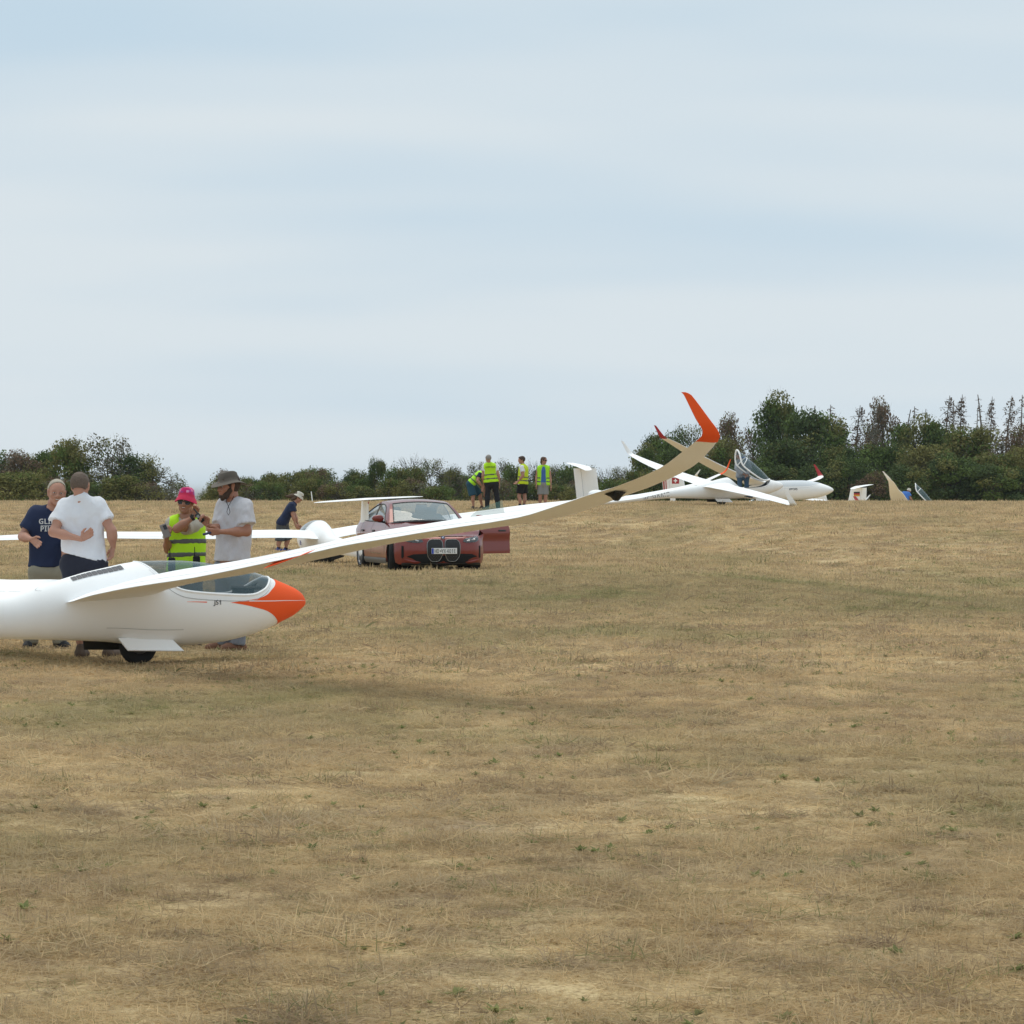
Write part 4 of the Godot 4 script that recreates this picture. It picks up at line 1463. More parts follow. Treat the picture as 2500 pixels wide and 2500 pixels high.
func make_car() -> void:
	var red := mat("car_paint", lin(0.21, 0.022, 0.014), 0.34, {"metallic": 0.25, "clearcoat_enabled": true, "clearcoat": 0.7, "clearcoat_roughness": 0.04})
	var black := mat("car_black", lin(0.014, 0.014, 0.015), 0.45)
	var void_black := mat("car_void", lin(0.008, 0.008, 0.009), 0.9)
	var glass := mat("car_glass", Color(0.72, 0.78, 0.79, 0.38), 0.02, {"transparency": BaseMaterial3D.TRANSPARENCY_ALPHA})
	var chrome := mat("car_chrome", lin(0.28, 0.275, 0.27), 0.25, {"metallic": 0.9})
	var sill_grey := mat("car_sill", lin(0.13, 0.135, 0.14), 0.45)
	var cloth_dark := mat("car_seat", lin(0.03, 0.03, 0.032), 0.8)
	var lamp := mat("lamp_glass", Color(0.6, 0.64, 0.68, 0.10), 0.03, {"transparency": BaseMaterial3D.TRANSPARENCY_ALPHA})
	var silver := mat("lamp_silver", lin(0.65, 0.66, 0.68), 0.25, {"metallic": 0.7})
	var x0 := -1.95
	var o := thing("car", "dark red four-door car with its driver's door standing open", "car", Vector3(x0, ground_height(x0, 68.5) - 0.02, -68.5), deg_to_rad(194.5))
	# the skin: up from sill to belt, all round; the wheel arches cut into its lower edge
	var arch := func(t: float) -> float:
		var y := 0.19
		for c in [0.85, 3.706]:
			var r := 0.375
			if absf(t - c) < r:
				y = maxf(y, 0.33 + sqrt(r * r - (t - c) * (t - c)) - 0.012)
		return y
	for s in [1.0, -1.0]:
		var rows := []
		var cols := []
		for k in 27:
			var x := 0.84 * pow(k / 26.0, 0.9)
			var row := []
			for j in 29:
				var y := lerpf(0.16, car_belt(lerp_table(CAR_PLAN, x, 1) * 1.2), j / 28.0)
				row.append(car_front(s * x, minf(y, 0.72), 0.0))
			rows.append(row)
		var front := MB.new()
		# blend the nose into the flank
		var last: Array = rows[-1]
		var ts := []
		var t := 0.40
		while t < 4.78:
			ts.append(t)
			t += 0.028 if t < 1.3 or (t > 3.25 and t < 4.15) else 0.06
		ts.append(4.78)
		for tt in ts:
			var row := []
			var lo: float = arch.call(tt)
			for j in 29:
				row.append(car_side(tt, lerpf(lo, car_belt(tt), j / 28.0), s))
			rows.append(row)
		if s > 0:
			front.grid(rows)
		else:
			var cut := []
			for r in rows:
				var tz: float = r[14].z + 2.39
				if tz < 1.45:
					cut.append(r)
			front.grid(cut)
			cut = []
			for r in rows:
				var tz: float = r[14].z + 2.39
				if tz > 2.70:
					cut.append(r)
			front.grid(cut)
			var low := []
			for k in 20:
				var tz := lerpf(1.40, 2.74, k / 19.0)
				low.append([car_side(tz, 0.19, s), car_side(tz, 0.26, s), car_side(tz, 0.33, s)])
			front.grid(low)
		part("body_side", front.done(Vector3(0, 0.5, 0)), red, o)
		# sill and wheel arch liners
		part("sill", car_patch(func(u, v): return car_side(lerpf(1.25, 3.30, u), lerpf(0.15, 0.265, v), s, 0.012 + 0.012 * sin(PI * v)), 24, 4), sill_grey, o)
		part("sill_line", car_patch(func(u, v): return car_side(lerpf(1.75, 2.75, u), 0.335 + 0.018 * u + 0.012 * v, s, 0.006), 10, 1), chrome, o)
		for c in [0.85, 3.706]:
			var liner := MB.new()
			var lr := []
			for k in 25:
				var a := PI * (k - 4.0) / 16.0
				lr.append([Vector3(s * 0.885, 0.33 + 0.365 * sin(a), c - 2.39 - 0.365 * cos(a)), Vector3(s * 0.55, 0.33 + 0.365 * sin(a), c - 2.39 - 0.365 * cos(a))])
			liner.grid(lr)
			liner.box(Vector3(s * 0.56, 0.40, c - 2.39), Vector3(0.02, 0.6, 0.73))
			part("wheel_arch", liner.done(), void_black, o)
		car_wheel(o, Vector3(s * 0.785, 0.335, 0.85 - 2.39), deg_to_rad(-15.0), s)
		car_wheel(o, Vector3(s * 0.80, 0.335, 3.706 - 2.39), 0.0, s)
		# flank above the belt: frame, glass
		var tf := 1.44
		var frame := MB.new()
		var up_rows := []
		var lo_rows := []
		for k in 61:
			var tt := lerpf(tf, 4.42, k / 60.0)
			var wt := maxf(car_window_top(tt), 0.03)
			up_rows.append([car_flank(tt, wt, s), car_flank(tt, lerpf(wt, 1.0, 0.5), s), car_flank(tt, 1.0, s)])
			lo_rows.append([car_flank(tt, 0.0, s), car_flank(tt, 0.03, s)])
		frame.grid(up_rows)
		if s > 0:
			frame.grid(lo_rows)
		part("roof_side", frame.done(Vector3(0, 1.0, 0)), red, o)
		var spans := [[1.64, 2.72], [2.80, 4.11]] if s > 0 else [[2.80, 4.11]]
		for q in spans:
			part("side_window", car_patch(func(u, v): return car_flank(lerpf(q[0], q[1], u), lerpf(0.03, maxf(car_window_top(lerpf(q[0], q[1], u)), 0.031), v), s, -0.004), 30, 6), glass, o)
		part("window_pillar", car_patch(func(u, v): return car_flank(lerpf(2.71, 2.81, u) + 0.05 * v, lerpf(0.03, 0.86, v), s, 0.002), 2, 6), black, o)
		var trim := MB.new()
		var path := []
		var rad := []
		for k in 41:
			var tt := lerpf(1.63, 4.115, k / 40.0)
			path.append(car_flank(tt, maxf(car_window_top(tt), 0.03), s, 0.002))
			rad.append(0.012)
		for k in 21:
			path.append(car_flank(lerpf(4.115, 1.63, k / 20.0), 0.03, s, 0.002))
			rad.append(0.012)
		trim.tube(path, rad, 5)
		part("window_trim", trim.done(), black, o)
	# bonnet
	part("bonnet", car_patch(func(u, v):
		var t := lerpf(0.0, 1.47, pow(u, 0.8))
		var x: float = v * 2.0 - 1.0
		var edge_front := car_front(x * 0.80, 0.72)
		var tb := lerpf(edge_front.z + 2.39, 1.47 - 0.20 * (1.0 - x * x), u)
		var side := car_side(maxf(tb, 0.5), car_belt(tb), 1.0)
		var w := lerpf(0.80, side.x, smoothstep(0.0, 0.35, u))
		var y := lerpf(0.718, car_belt(tb), smoothstep(0.0, 0.28, u)) + 0.055 * (1.0 - pow(absf(x), 2.4)) * smoothstep(0.0, 0.25, u)
		y += 0.014 * exp(-pow((absf(x) - 0.58) / 0.07, 2.0)) * smoothstep(0.05, 0.4, u)
		return Vector3(x * w, y, tb - 2.39), 30, 40, Vector3(0, -3, 0)), red, o)
	# roof, windscreen, rear window
	var pillar := MB.new()
	var rr := []
	for k in 25:
		var row := []
		for j in 17:
			row.append(car_top(lerpf(2.12, 3.28, k / 24.0), lerpf(-1, 1, j / 16.0)))
		rr.append(row)
	pillar.grid(rr)
	for s in [-1.0, 1.0]:
		for q in [[1.42, 2.12], [3.28, 4.45]]:
			rr = []
			for k in 13:
				var tt := lerpf(q[0], q[1], k / 12.0)
				rr.append([car_top(tt, s), car_top(tt, s * 0.95), car_top(tt, s * 0.90)])
			pillar.grid(rr)
	part("roof", pillar.done(Vector3(0, 0.5, 0)), red, o)
	part("windscreen", car_patch(func(u, v): return car_top(lerpf(1.43, 2.12, u), lerpf(-0.90, 0.90, v), -0.003), 16, 20), glass, o)
	part("rear_window", car_patch(func(u, v): return car_top(lerpf(3.28, 4.20, u), lerpf(-0.90, 0.90, v), -0.003), 16, 20), glass, o)
	part("boot_lid", car_patch(func(u, v):
		var tt := lerpf(4.20, 4.74, u)
		var x := lerpf(-0.9, 0.9, v)
		return Vector3(x * lerpf(car_rail_x(4.3), 0.55, u), lerpf(1.17, 1.03, u) - 0.02 * x * x, tt - 2.39), 8, 12), red, o)
	var scuttle := MB.new()
	var sc := []
	for j in 21:
		var u := lerpf(-0.98, 0.98, j / 20.0)
		var p := car_top(1.43, u)
		sc.append([p + Vector3(0, 0.004, 0.02), p + Vector3(0, -0.01, -0.10)])
	scuttle.grid(sc)
	part("wiper_panel", scuttle.done(Vector3(0, 0, 0)), black, o)
	var screen_trim := MB.new()
	var tp := []
	var tr := []
	for k in 49:
		var a := k / 48.0 * 4.0
		var uv := Vector2(lerpf(-0.9, 0.9, a), 0.0) if a < 1 else Vector2(0.9, a - 1) if a < 2 else Vector2(lerpf(0.9, -0.9, a - 2), 1.0) if a < 3 else Vector2(-0.9, 4 - a)
		tp.append(car_top(lerpf(1.43, 2.12, uv.y), uv.x, 0.002))
		tr.append(0.011)
	screen_trim.tube(tp, tr, 5)
	part("screen_trim", screen_trim.done(), black, o)
	# underside and cabin
	var under := MB.new()
	under.box(Vector3(0, 0.235, 0.0), Vector3(1.10, 0.14, 4.2))
	under.box(Vector3(0, 0.20, -1.98), Vector3(1.35, 0.1, 0.5))
	under.box(Vector3(0, 0.235, 0.05), Vector3(1.70, 0.12, 1.95))
	part("underbody", under.done(), void_black, o)
	var cab := MB.new()
	cab.box(Vector3(0, 0.62, -0.92), Vector3(1.5, 0.62, 0.05))
	cab.box(Vector3(0, 0.90, -0.72), Vector3(1.42, 0.10, 0.42), Basis(), Color.WHITE, 0.03)
	part("dashboard", cab.done(), cloth_dark, o)
	for s in [1.0, -1.0]:
		for z in [0.05, 0.95]:
			var seat := MB.new()
			seat.box(Vector3(s * 0.37, 0.83, z + 0.17), Vector3(0.48, 0.66, 0.13), Basis(Vector3.RIGHT, 0.32), Color.WHITE, 0.05)
			seat.box(Vector3(s * 0.37, 0.50, z - 0.12), Vector3(0.48, 0.14, 0.50), Basis(), Color.WHITE, 0.05)
			seat.box(Vector3(s * 0.37, 1.20, z + 0.30), Vector3(0.25, 0.17, 0.09), Basis(Vector3.RIGHT, 0.2), Color.WHITE, 0.04)
			part("seat", seat.done(), cloth_dark, o)
	var wheel_ring := MB.new()
	var ring := []
	var rad2 := []
	for k in 25:
		var a := TAU * k / 24.0
		ring.append(Vector3(-0.37 + 0.18 * cos(a), 0.92 + 0.17 * sin(a), -0.42 + 0.07 * sin(a)))
		rad2.append(0.014)
	wheel_ring.tube(ring, rad2, 6, Color.WHITE, false)
	part("steering_wheel", wheel_ring.done(), black, o)
	var rv := MB.new()
	rv.box(Vector3(0, 1.31, -0.42), Vector3(0.23, 0.065, 0.03), Basis(), Color.WHITE, 0.012)
	part("rear_view_mirror", rv.done(), black, o)
	var st := MB.new()
	var corner := []
	for q in [[1.52, -0.70], [1.52, -0.62], [1.66, -0.70], [1.66, -0.77]]:
		corner.append(car_top(q[0], q[1], -0.012))
	st.quad(corner)
	part("paper_sticker", st.done(Vector3(0, 0.5, 1)), mat("paper_white", lin(0.8, 0.8, 0.8), 0.7), o)
	# nose: kidneys, lamps, intakes, plate, badge
	for s in [1.0, -1.0]:
		var pts := []
		for q in [[0.020, 0.585], [0.055, 0.652], [0.275, 0.655], [0.338, 0.575], [0.332, 0.325], [0.245, 0.212], [0.085, 0.222], [0.022, 0.36]]:
			pts.append(Vector2(q[0] * s, q[1]))
		pts = round_outline(pts, 5, 0.32)
		part("grille", outline_patch(pts, func(x, y): return car_front(x, y, 0.018), 6), black, o)
		var loop := []
		var lrad := []
		for p in pts + [pts[0]]:
			loop.append(car_front(p.x, p.y, 0.020))
			lrad.append(0.008)
		var ringm := MB.new()
		ringm.tube(loop, lrad, 6, Color.WHITE, false)
		part("grille_ring", ringm.done(), chrome, o)
		for r in 4:
			for c in 5:
				var dash := MB.new()
				var cx: float = s * (0.065 + 0.055 * c + (0.0275 if r % 2 else 0.0))
				var cy := 0.345 - 0.03 * r
				if absf(cx) > 0.30 - 0.015 * r:
					continue
				dash.box(car_front(cx, cy, 0.021), Vector3(0.03, 0.007, 0.006), Basis(Vector3.BACK, 0.5 * (1 if c % 2 else -1)))
				part("grille_slat", dash.done(), mat("grille_grey", lin(0.05, 0.05, 0.052), 0.4), o)
		var lp := []
		for q in [[0.40, 0.605], [0.44, 0.668], [0.72, 0.715], [0.765, 0.70], [0.755, 0.635], [0.70, 0.600], [0.50, 0.585]]:
			lp.append(Vector2(q[0] * s, q[1]))
		lp = round_outline(lp, 4, 0.25)
		var house := part("headlamp", outline_patch(lp, func(x, y): return car_front(x, y, 0.010), 6), black, o)
		for q in [[0.52, 0.628], [0.64, 0.648]]:
			var le := MB.new()
			le.box(car_front(q[0] * s, q[1], 0.014), Vector3(0.075, 0.03, 0.02), Basis(Vector3.BACK, 0.25 * s), Color.WHITE, 0.008)
			part("lamp_lens", le.done(), silver, house)
		var drl := MB.new()
		var dp := []
		for q in [[0.47, 0.662], [0.55, 0.668], [0.60, 0.64], [0.66, 0.685], [0.73, 0.695]]:
			dp.append(car_front(q[0] * s, q[1], 0.02))
		drl.tube(dp, [0.006, 0.006, 0.006, 0.006, 0.006], 5)
		part("running_light", drl.done(), silver, house)
		part("lamp_cover", outline_patch(lp, func(x, y): return car_front(x, y, 0.03), 6), lamp, house)
		var duct := []
		for q in [[0.772, 0.52], [0.806, 0.53], [0.81, 0.30], [0.79, 0.27], [0.766, 0.31]]:
			duct.append(Vector2(q[0] * s, q[1]))
		part("air_duct", outline_patch(duct, func(x, y): return car_front(x, y, 0.010), 5), void_black, o)
		var flap := []
		for q in [[0.44, 0.205], [0.79, 0.275], [0.815, 0.20], [0.52, 0.165]]:
			flap.append(Vector2(q[0] * s, q[1]))
		part("bumper_corner", outline_patch(round_outline(flap, 3, 0.15), func(x, y): return car_front(x, y, 0.028), 6), red, o)
	var low_in := []
	for q in [[-0.72, 0.315], [-0.60, 0.36], [-0.34, 0.37], [0.34, 0.37], [0.60, 0.36], [0.72, 0.315], [0.50, 0.205], [0.42, 0.16], [-0.42, 0.16], [-0.50, 0.205]]:
		low_in.append(Vector2(q[0], q[1]))
	part("lower_intake", outline_patch(low_in, func(x, y): return car_front(x, y, 0.012), 10), void_black, o)
	var lip := MB.new()
	var lrows := []
	for k in 31:
		var x := lerpf(-0.80, 0.80, k / 30.0)
		lrows.append([car_front(x, 0.185, 0.012), car_front(x, 0.17, 0.03), car_front(x, 0.135, 0.022), car_front(x, 0.13, -0.25)])
	lip.grid(lrows)
	part("front_lip", lip.done(Vector3(0, 0.3, 0)), black, o)
	# number plate
	var pl := MB.new()
	var pc := car_front(0, 0.425, 0.045)
	pl.box(pc, Vector3(0.52, 0.115, 0.012), Basis(), Color.WHITE, 0.004)
	var plate := part("number_plate", pl.done(), mat("plate_white", lin(0.78, 0.78, 0.77), 0.4), o)
	var face := Basis(Vector3.UP, PI)
	var ink := mat("plate_ink", lin(0.01, 0.01, 0.01), 0.5)
	lettering("HD", 0.078, ink, plate, Transform3D(face * Basis.from_scale(Vector3(0.72, 1, 1)), pc + Vector3(0.152, -0.002, -0.008)), "lettering", "Droid Sans Mono", 500)
	lettering("YX", 0.078, ink, plate, Transform3D(face * Basis.from_scale(Vector3(0.72, 1, 1)), pc + Vector3(0.012, -0.002, -0.008)), "lettering", "Droid Sans Mono", 500)
	lettering("401E", 0.078, ink, plate, Transform3D(face * Basis.from_scale(Vector3(0.72, 1, 1)), pc + Vector3(-0.142, -0.002, -0.008)), "lettering", "Droid Sans Mono", 500)
	var eu := MB.new()
	eu.box(pc + Vector3(0.236, 0, -0.0035), Vector3(0.042, 0.108, 0.008))
	part("plate_band", eu.done(), mat("plate_blue", lin(0.02, 0.06, 0.42), 0.4), plate)
	var seal := MB.new()
	seal.lathe(pc + Vector3(0.072, 0, -0.006), Vector3(0, 0, -1), [[0.0, 0.018], [0.003, 0.018], [0.003, 0.001]], 14)
	part("plate_seal", seal.done(), mat("seal_grey", lin(0.3, 0.3, 0.3), 0.5), plate)
	# round badge
	var bc := car_front(0.0, 0.688, 0.008) + Vector3(0, 0.006, 0)
	var bn := Vector3(0, 0.45, -0.9).normalized()
	var bd := MB.new()
	bd.lathe(bc, bn, [[-0.01, 0.041], [0.004, 0.041], [0.004, 0.0]], 24)
	var badge := part("badge", bd.done(bc - bn), black, o)
	var rim := MB.new()
	rim.lathe(bc, bn, [[0.0, 0.043], [0.007, 0.042], [0.007, 0.037], [0.003, 0.036]], 24)
	rim.lathe(bc, bn, [[0.004, 0.027], [0.006, 0.026], [0.006, 0.023]], 24)
	part("badge_ring", rim.done(bc - bn), chrome, badge)
	var bs := bn.cross(Vector3.RIGHT).normalized()
	for k in 4:
		var quarter := MB.new()
		var ringp := [bc + bn * 0.0055]
		for i in 7:
			var a := PI / 2 * (k + i / 6.0)
			ringp.append(bc + bn * 0.0055 + (Vector3.RIGHT * cos(a) + bs * sin(a)) * 0.0235)
		quarter.face(ringp)
		part("badge_field", quarter.done(bc - bn), mat("plate_blue", Color.WHITE) if k % 2 else mat("paper_white", Color.WHITE), badge)
	lettering("i", 0.04, silver, o, Transform3D(face, car_front(-0.20, 0.55, 0.012)))
	# right side: mirror, handles, door joints
	for s in [1.0, -1.0]:
		if s < 0:
			continue
		for t in [2.48, 3.42]:
			var hd := MB.new()
			hd.box(car_side(t, 0.80, s, 0.004), Vector3(0.02, 0.045, 0.20), Basis(), Color.WHITE, 0.008)
			part("door_handle", hd.done(), black, o)
		for t in [1.45, 2.72, 3.62]:
			var jo := MB.new()
			var ja := []
			var jb := []
			for k in 9:
				var y := lerpf(0.34 if t < 3.6 else 0.72, car_belt(t) - 0.005, k / 8.0)
				ja.append(car_side(t, y, s, 0.0015))
				jb.append(car_side(t + 0.012, y, s, 0.0015))
			jo.grid([ja, jb])
			part("door_joint", jo.done(Vector3(0, 0.5, 0)), void_black, o)
		car_mirror(o, Transform3D(), s, red, black)
	# left front door, swung out about its front edge
	var door := Node3D.new()
	door.name = "open_door"
	o.add_child(door)
	var hinge := car_side(1.47, 0.6, -1.0)
	hinge.y = 0
	door.transform = Transform3D(Basis(Vector3.UP, deg_to_rad(-56.0)), hinge) * Transform3D(Basis(), -hinge)
	part("door_panel", car_patch(func(u, v): return car_side(lerpf(1.46, 2.70, u), lerpf(0.335, car_belt(lerpf(1.46, 2.7, u)), v), -1.0, 0.002), 20, 12), red, door)
	part("door_lining", car_patch(func(u, v): return car_side(lerpf(1.46, 2.70, u), lerpf(0.335, car_belt(lerpf(1.46, 2.7, u)), v), -1.0, -0.09), 12, 8, Vector3(-5, 0.6, 0)), cloth_dark, door)
	var edge := MB.new()
	for t in [1.46, 2.70]:
		var ea := []
		for k in 7:
			var y := lerpf(0.335, car_belt(t), k / 6.0)
			ea.append([car_side(t, y, -1.0, 0.002), car_side(t, y, -1.0, -0.09)])
		edge.grid(ea)
	for v in [0.0, 1.0]:
		var ea := []
		for k in 9:
			var t := lerpf(1.46, 2.70, k / 8.0)
			var y := lerpf(0.335, car_belt(t), v)
			ea.append([car_side(t, y, -1.0, 0.002), car_side(t, y, -1.0, -0.09)])
		edge.grid(ea)
	part("door_edge", edge.done(), red, door)
	part("door_window", car_patch(func(u, v): return car_side(lerpf(1.72, 2.74, u), car_belt(2.0) - 0.01 + v * lerpf(0.06, 0.46, pow(u, 0.55)), -1.0, -0.03 - 0.10 * v), 24, 8), mat("door_glass", Color(0.25, 0.50, 0.42, 0.36), 0.02, {"transparency": BaseMaterial3D.TRANSPARENCY_ALPHA}), door)
	var hd2 := MB.new()
	hd2.box(car_side(2.46, 0.80, -1.0, 0.004), Vector3(0.022, 0.035, 0.22), Basis(), Color.WHITE, 0.008)
	part("door_handle", hd2.done(), black, door)
	car_mirror(door, Transform3D(), -1.0, red, black)


func car_mirror(parent: Node3D, xf: Transform3D, s: float, red: Material, black: Material) -> void:
	var base := car_flank(1.72, 0.02, s, 0.0)
	var mb := MB.new()
	var at := base + Vector3(s * 0.15, 0.085, -0.02)
	var rows := []
	for k in 11:
		var u := -1.0 + 2.0 * k / 10.0
		var r := pow(maxf(0.0, 1.0 - pow(absf(u), 2.6)), 0.5)
		var ring := []
		for j in 16:
			var a := TAU * j / 16.0
			var c := cos(a)
			var z := sin(a)
			ring.append(at + Vector3(u * 0.125, 0.07 * signf(c) * pow(absf(c), 0.7) * maxf(r, 0.02) * (1.0 - 0.12 * u * s), 0.062 * signf(z) * pow(absf(z), 0.7) * maxf(r, 0.02)))
		rows.append(ring)
	mb.grid(rows, true)
	var m := part("wing_mirror", mb.done(), red, parent)
	var arm := MB.new()
	arm.tube([base + Vector3(-s * 0.02, 0.0, 0.0), base + Vector3(s * 0.06, 0.02, 0.0), at + Vector3(0, -0.05, 0)], [0.022, 0.022, 0.03], 8)
	part("mirror_arm", arm.done(), black, m)


# ---------------------------------------------------------------- people
# A body is a field: every bone is a tapered capsule, all joined by a smooth minimum, meshed as surface nets.
func bone(a: Vector3, b: Vector3, ra: float, rb: float, axis := Vector3.ZERO, flat := 1.0, cut := false) -> Array:
	return [a, b, ra, rb, axis, flat, cut]  # axis, flat: thinner along that axis; cut: ends square at b


var strands: NoiseTexture2D
var pending := []  # meshes still to be worked out: [instance, builder]
var work := {}  # builder -> the fields to mesh into it


func nets(mb: MB, bones: Array, cell: float, k: float, cuts := [], holes := [], fold := 0.0, fold_size := 9.0) -> void:
	if not work.has(mb):
		work[mb] = []
	work[mb].append([bones, cell, k, cuts, holes, fold, fold_size])


func later(called: String, mb: MB, m: Material, parent: Node) -> MeshInstance3D:
	var o := part(called, null, m, parent)
	pending.append([o, mb])
	return o


func mesh_pending() -> void:  # all fields at once, on the spare processors
	var group := WorkerThreadPool.add_group_task(func(i: int) -> void:
		var mb: MB = pending[i][1]
		for j in work[mb]:
			mesh_field(mb, j[0], j[1], j[2], j[3], j[4], j[5], j[6]), pending.size())
	WorkerThreadPool.wait_for_group_task_completion(group)
	for q in pending:
		q[0].mesh = q[1].done()
	pending.clear()
	work.clear()


func mesh_field(mb: MB, bones: Array, cell: float, k: float, cuts: Array, holes: Array, fold: float, fold_size: float) -> void:
	var lo := Vector3.ONE * 1e9
	var hi := -lo
	for q in bones:
		var r: float = maxf(q[2], q[3]) + cell * 2.0 + 0.7 / k
		for p in [q[0], q[1]]:
			lo = lo.min(p - Vector3.ONE * r)
			hi = hi.max(p + Vector3.ONE * r)
	var nx := int((hi.x - lo.x) / cell) + 2
	var ny := int((hi.y - lo.y) / cell) + 2
	var nz := int((hi.z - lo.z) / cell) + 2
	var acc := PackedFloat32Array()
	acc.resize(nx * ny * nz)
	var reach := 4.5 / k
	# of each row: the first and last cell that a bone reaches, and that lies inside
	var t0 := PackedInt32Array()
	var t1 := PackedInt32Array()
	var i0 := PackedInt32Array()
	var i1 := PackedInt32Array()
	for q in [t0, t1, i0, i1]:
		q.resize(ny * nz)
	t0.fill(nx); t1.fill(-1); i0.fill(nx); i1.fill(-1)
	for q in bones:
		var a: Vector3 = q[0]
		var b: Vector3 = q[1]
		var ra: float = q[2]
		var rb: float = q[3]
		var ax: Vector3 = q[4]
		var fl: float = q[5]
		var squash := fl != 1.0
		var cut: bool = q[6]
		var m := maxf(ra, rb) + reach
		var l0 := a.min(b) - Vector3.ONE * m - lo
		var h0 := a.max(b) + Vector3.ONE * m - lo
		var ba := b - a
		var along := ba.normalized()
		if squash:
			ba += ax * (ba.dot(ax) * (fl - 1.0))
		var bb := maxf(ba.length_squared(), 1e-8)
		for iz in range(maxi(0, int(l0.z / cell)), mini(nz, int(h0.z / cell) + 1)):
			for iy in range(maxi(0, int(l0.y / cell)), mini(ny, int(h0.y / cell) + 1)):
				# the stretch of this row within reach of the bone: clip the bone's axis to the row's neighbourhood
				var yy := lo.y + iy * cell
				var zz := lo.z + iz * cell
				var u0 := 0.0
				var u1 := 1.0
				var far := false
				for e in 2:
					var pa0 := (a.y - yy) if e == 0 else (a.z - zz)
					var dv := (b.y - a.y) if e == 0 else (b.z - a.z)
					if absf(dv) < 1e-6:
						if absf(pa0) > m:
							far = true
					else:
						var w0 := (-m - pa0) / dv
						var w1 := (m - pa0) / dv
						u0 = maxf(u0, minf(w0, w1))
						u1 = minf(u1, maxf(w0, w1))
				if far or u0 > u1:
					continue
				var xa := lerpf(a.x, b.x, u0)
				var xb := lerpf(a.x, b.x, u1)
				var x0 := maxi(0, int((minf(xa, xb) - m - lo.x) / cell))
				var x1 := mini(nx - 1, int((maxf(xa, xb) + m - lo.x) / cell))
				var r := iz * ny + iy
				var row := r * nx
				if x0 < t0[r]:
					t0[r] = x0
				if x1 > t1[r]:
					t1[r] = x1
				var p := Vector3(lo.x + x0 * cell, yy, zz)
				for ix in range(x0, x1 + 1):
					var pa := p - a
					if squash:
						pa += ax * (pa.dot(ax) * (fl - 1.0))
					var t := clampf(pa.dot(ba) / bb, 0.0, 1.0)
					var d := (pa - ba * t).length() - ra - (rb - ra) * t
					if cut:
						d = maxf(d, (p - b).dot(along))
					if d < reach:
						acc[row + ix] += exp(-d * k)
					p.x += cell
	var sign := PackedByteArray()
	sign.resize(acc.size())
	var near := cell * 3.0
	var extra := fold > 0.0 or not cuts.is_empty() or not holes.is_empty()
	for iz in nz:
		for iy in ny:
			var r := iz * ny + iy
			var at := r * nx + t0[r]
			for ix in range(t0[r], t1[r] + 1):
				var s := acc[at]
				var f := 1.0
				if s > 0.0:
					f = -log(s) / k
					if extra and f < near:
						var p := lo + Vector3(ix, iy, iz) * cell
						if fold > 0.0 and f > -near:
							f += fold * fold_noise.get_noise_3dv(p * Vector3(1.0, 0.62, 1.0) * fold_size)
						for c in cuts:
							f = maxf(f, (p - c[0]).dot(c[1]))
						for h in holes:
							var ba2: Vector3 = h[1] - h[0]
							var t2 := clampf((p - h[0]).dot(ba2) / maxf(ba2.length_squared(), 1e-8), 0.0, 1.0)
							f = maxf(f, lerpf(h[2], h[3], t2) - (p - h[0] - ba2 * t2).length())
				acc[at] = f
				if f < 0.0:
					sign[at] = 1
					if ix < i0[r]:
						i0[r] = ix
					i1[r] = ix
				at += 1
	var where := PackedInt32Array()
	where.resize(acc.size())
	var off := [0, 1, nx, nx + 1, nx * ny, nx * ny + 1, nx * ny + nx, nx * ny + nx + 1]
	var o2 := nx
	var o4 := nx * ny
	var pairs := [[0, 1], [2, 3], [4, 5], [6, 7], [0, 2], [1, 3], [4, 6], [5, 7], [0, 4], [1, 5], [2, 6], [3, 7]]
	var corner := [Vector3(0, 0, 0), Vector3(1, 0, 0), Vector3(0, 1, 0), Vector3(1, 1, 0), Vector3(0, 0, 1), Vector3(1, 0, 1), Vector3(0, 1, 1), Vector3(1, 1, 1)]
	for iz in nz - 1:
		for iy in ny - 1:
			var r := iz * ny + iy
			var x0 := mini(mini(i0[r], i0[r + 1]), mini(i0[r + ny], i0[r + ny + 1]))
			var x1 := maxi(maxi(i1[r], i1[r + 1]), maxi(i1[r + ny], i1[r + ny + 1]))
			if x1 < 0:
				continue
			x0 = maxi(0, x0 - 1)
			x1 = mini(nx - 2, x1)
			var i := r * nx + x0
			for ix in range(x0, x1 + 1):
				var n := sign[i] + sign[i + 1] + sign[i + o2] + sign[i + o2 + 1] + sign[i + o4] + sign[i + o4 + 1] + sign[i + o4 + o2] + sign[i + o4 + o2 + 1]
				if n > 0 and n < 8:
					var sum := Vector3.ZERO
					var cnt := 0
					for e in pairs:
						var fa := acc[i + off[e[0]]]
						var fb := acc[i + off[e[1]]]
						if (fa < 0.0) != (fb < 0.0):
							sum += corner[e[0]].lerp(corner[e[1]], fa / (fa - fb))
							cnt += 1
					where[i] = mb.vert(lo + (Vector3(ix, iy, iz) + sum / cnt) * cell) + 1
				i += 1
	var sx := 1
	var sy := nx
	var sz := nx * ny
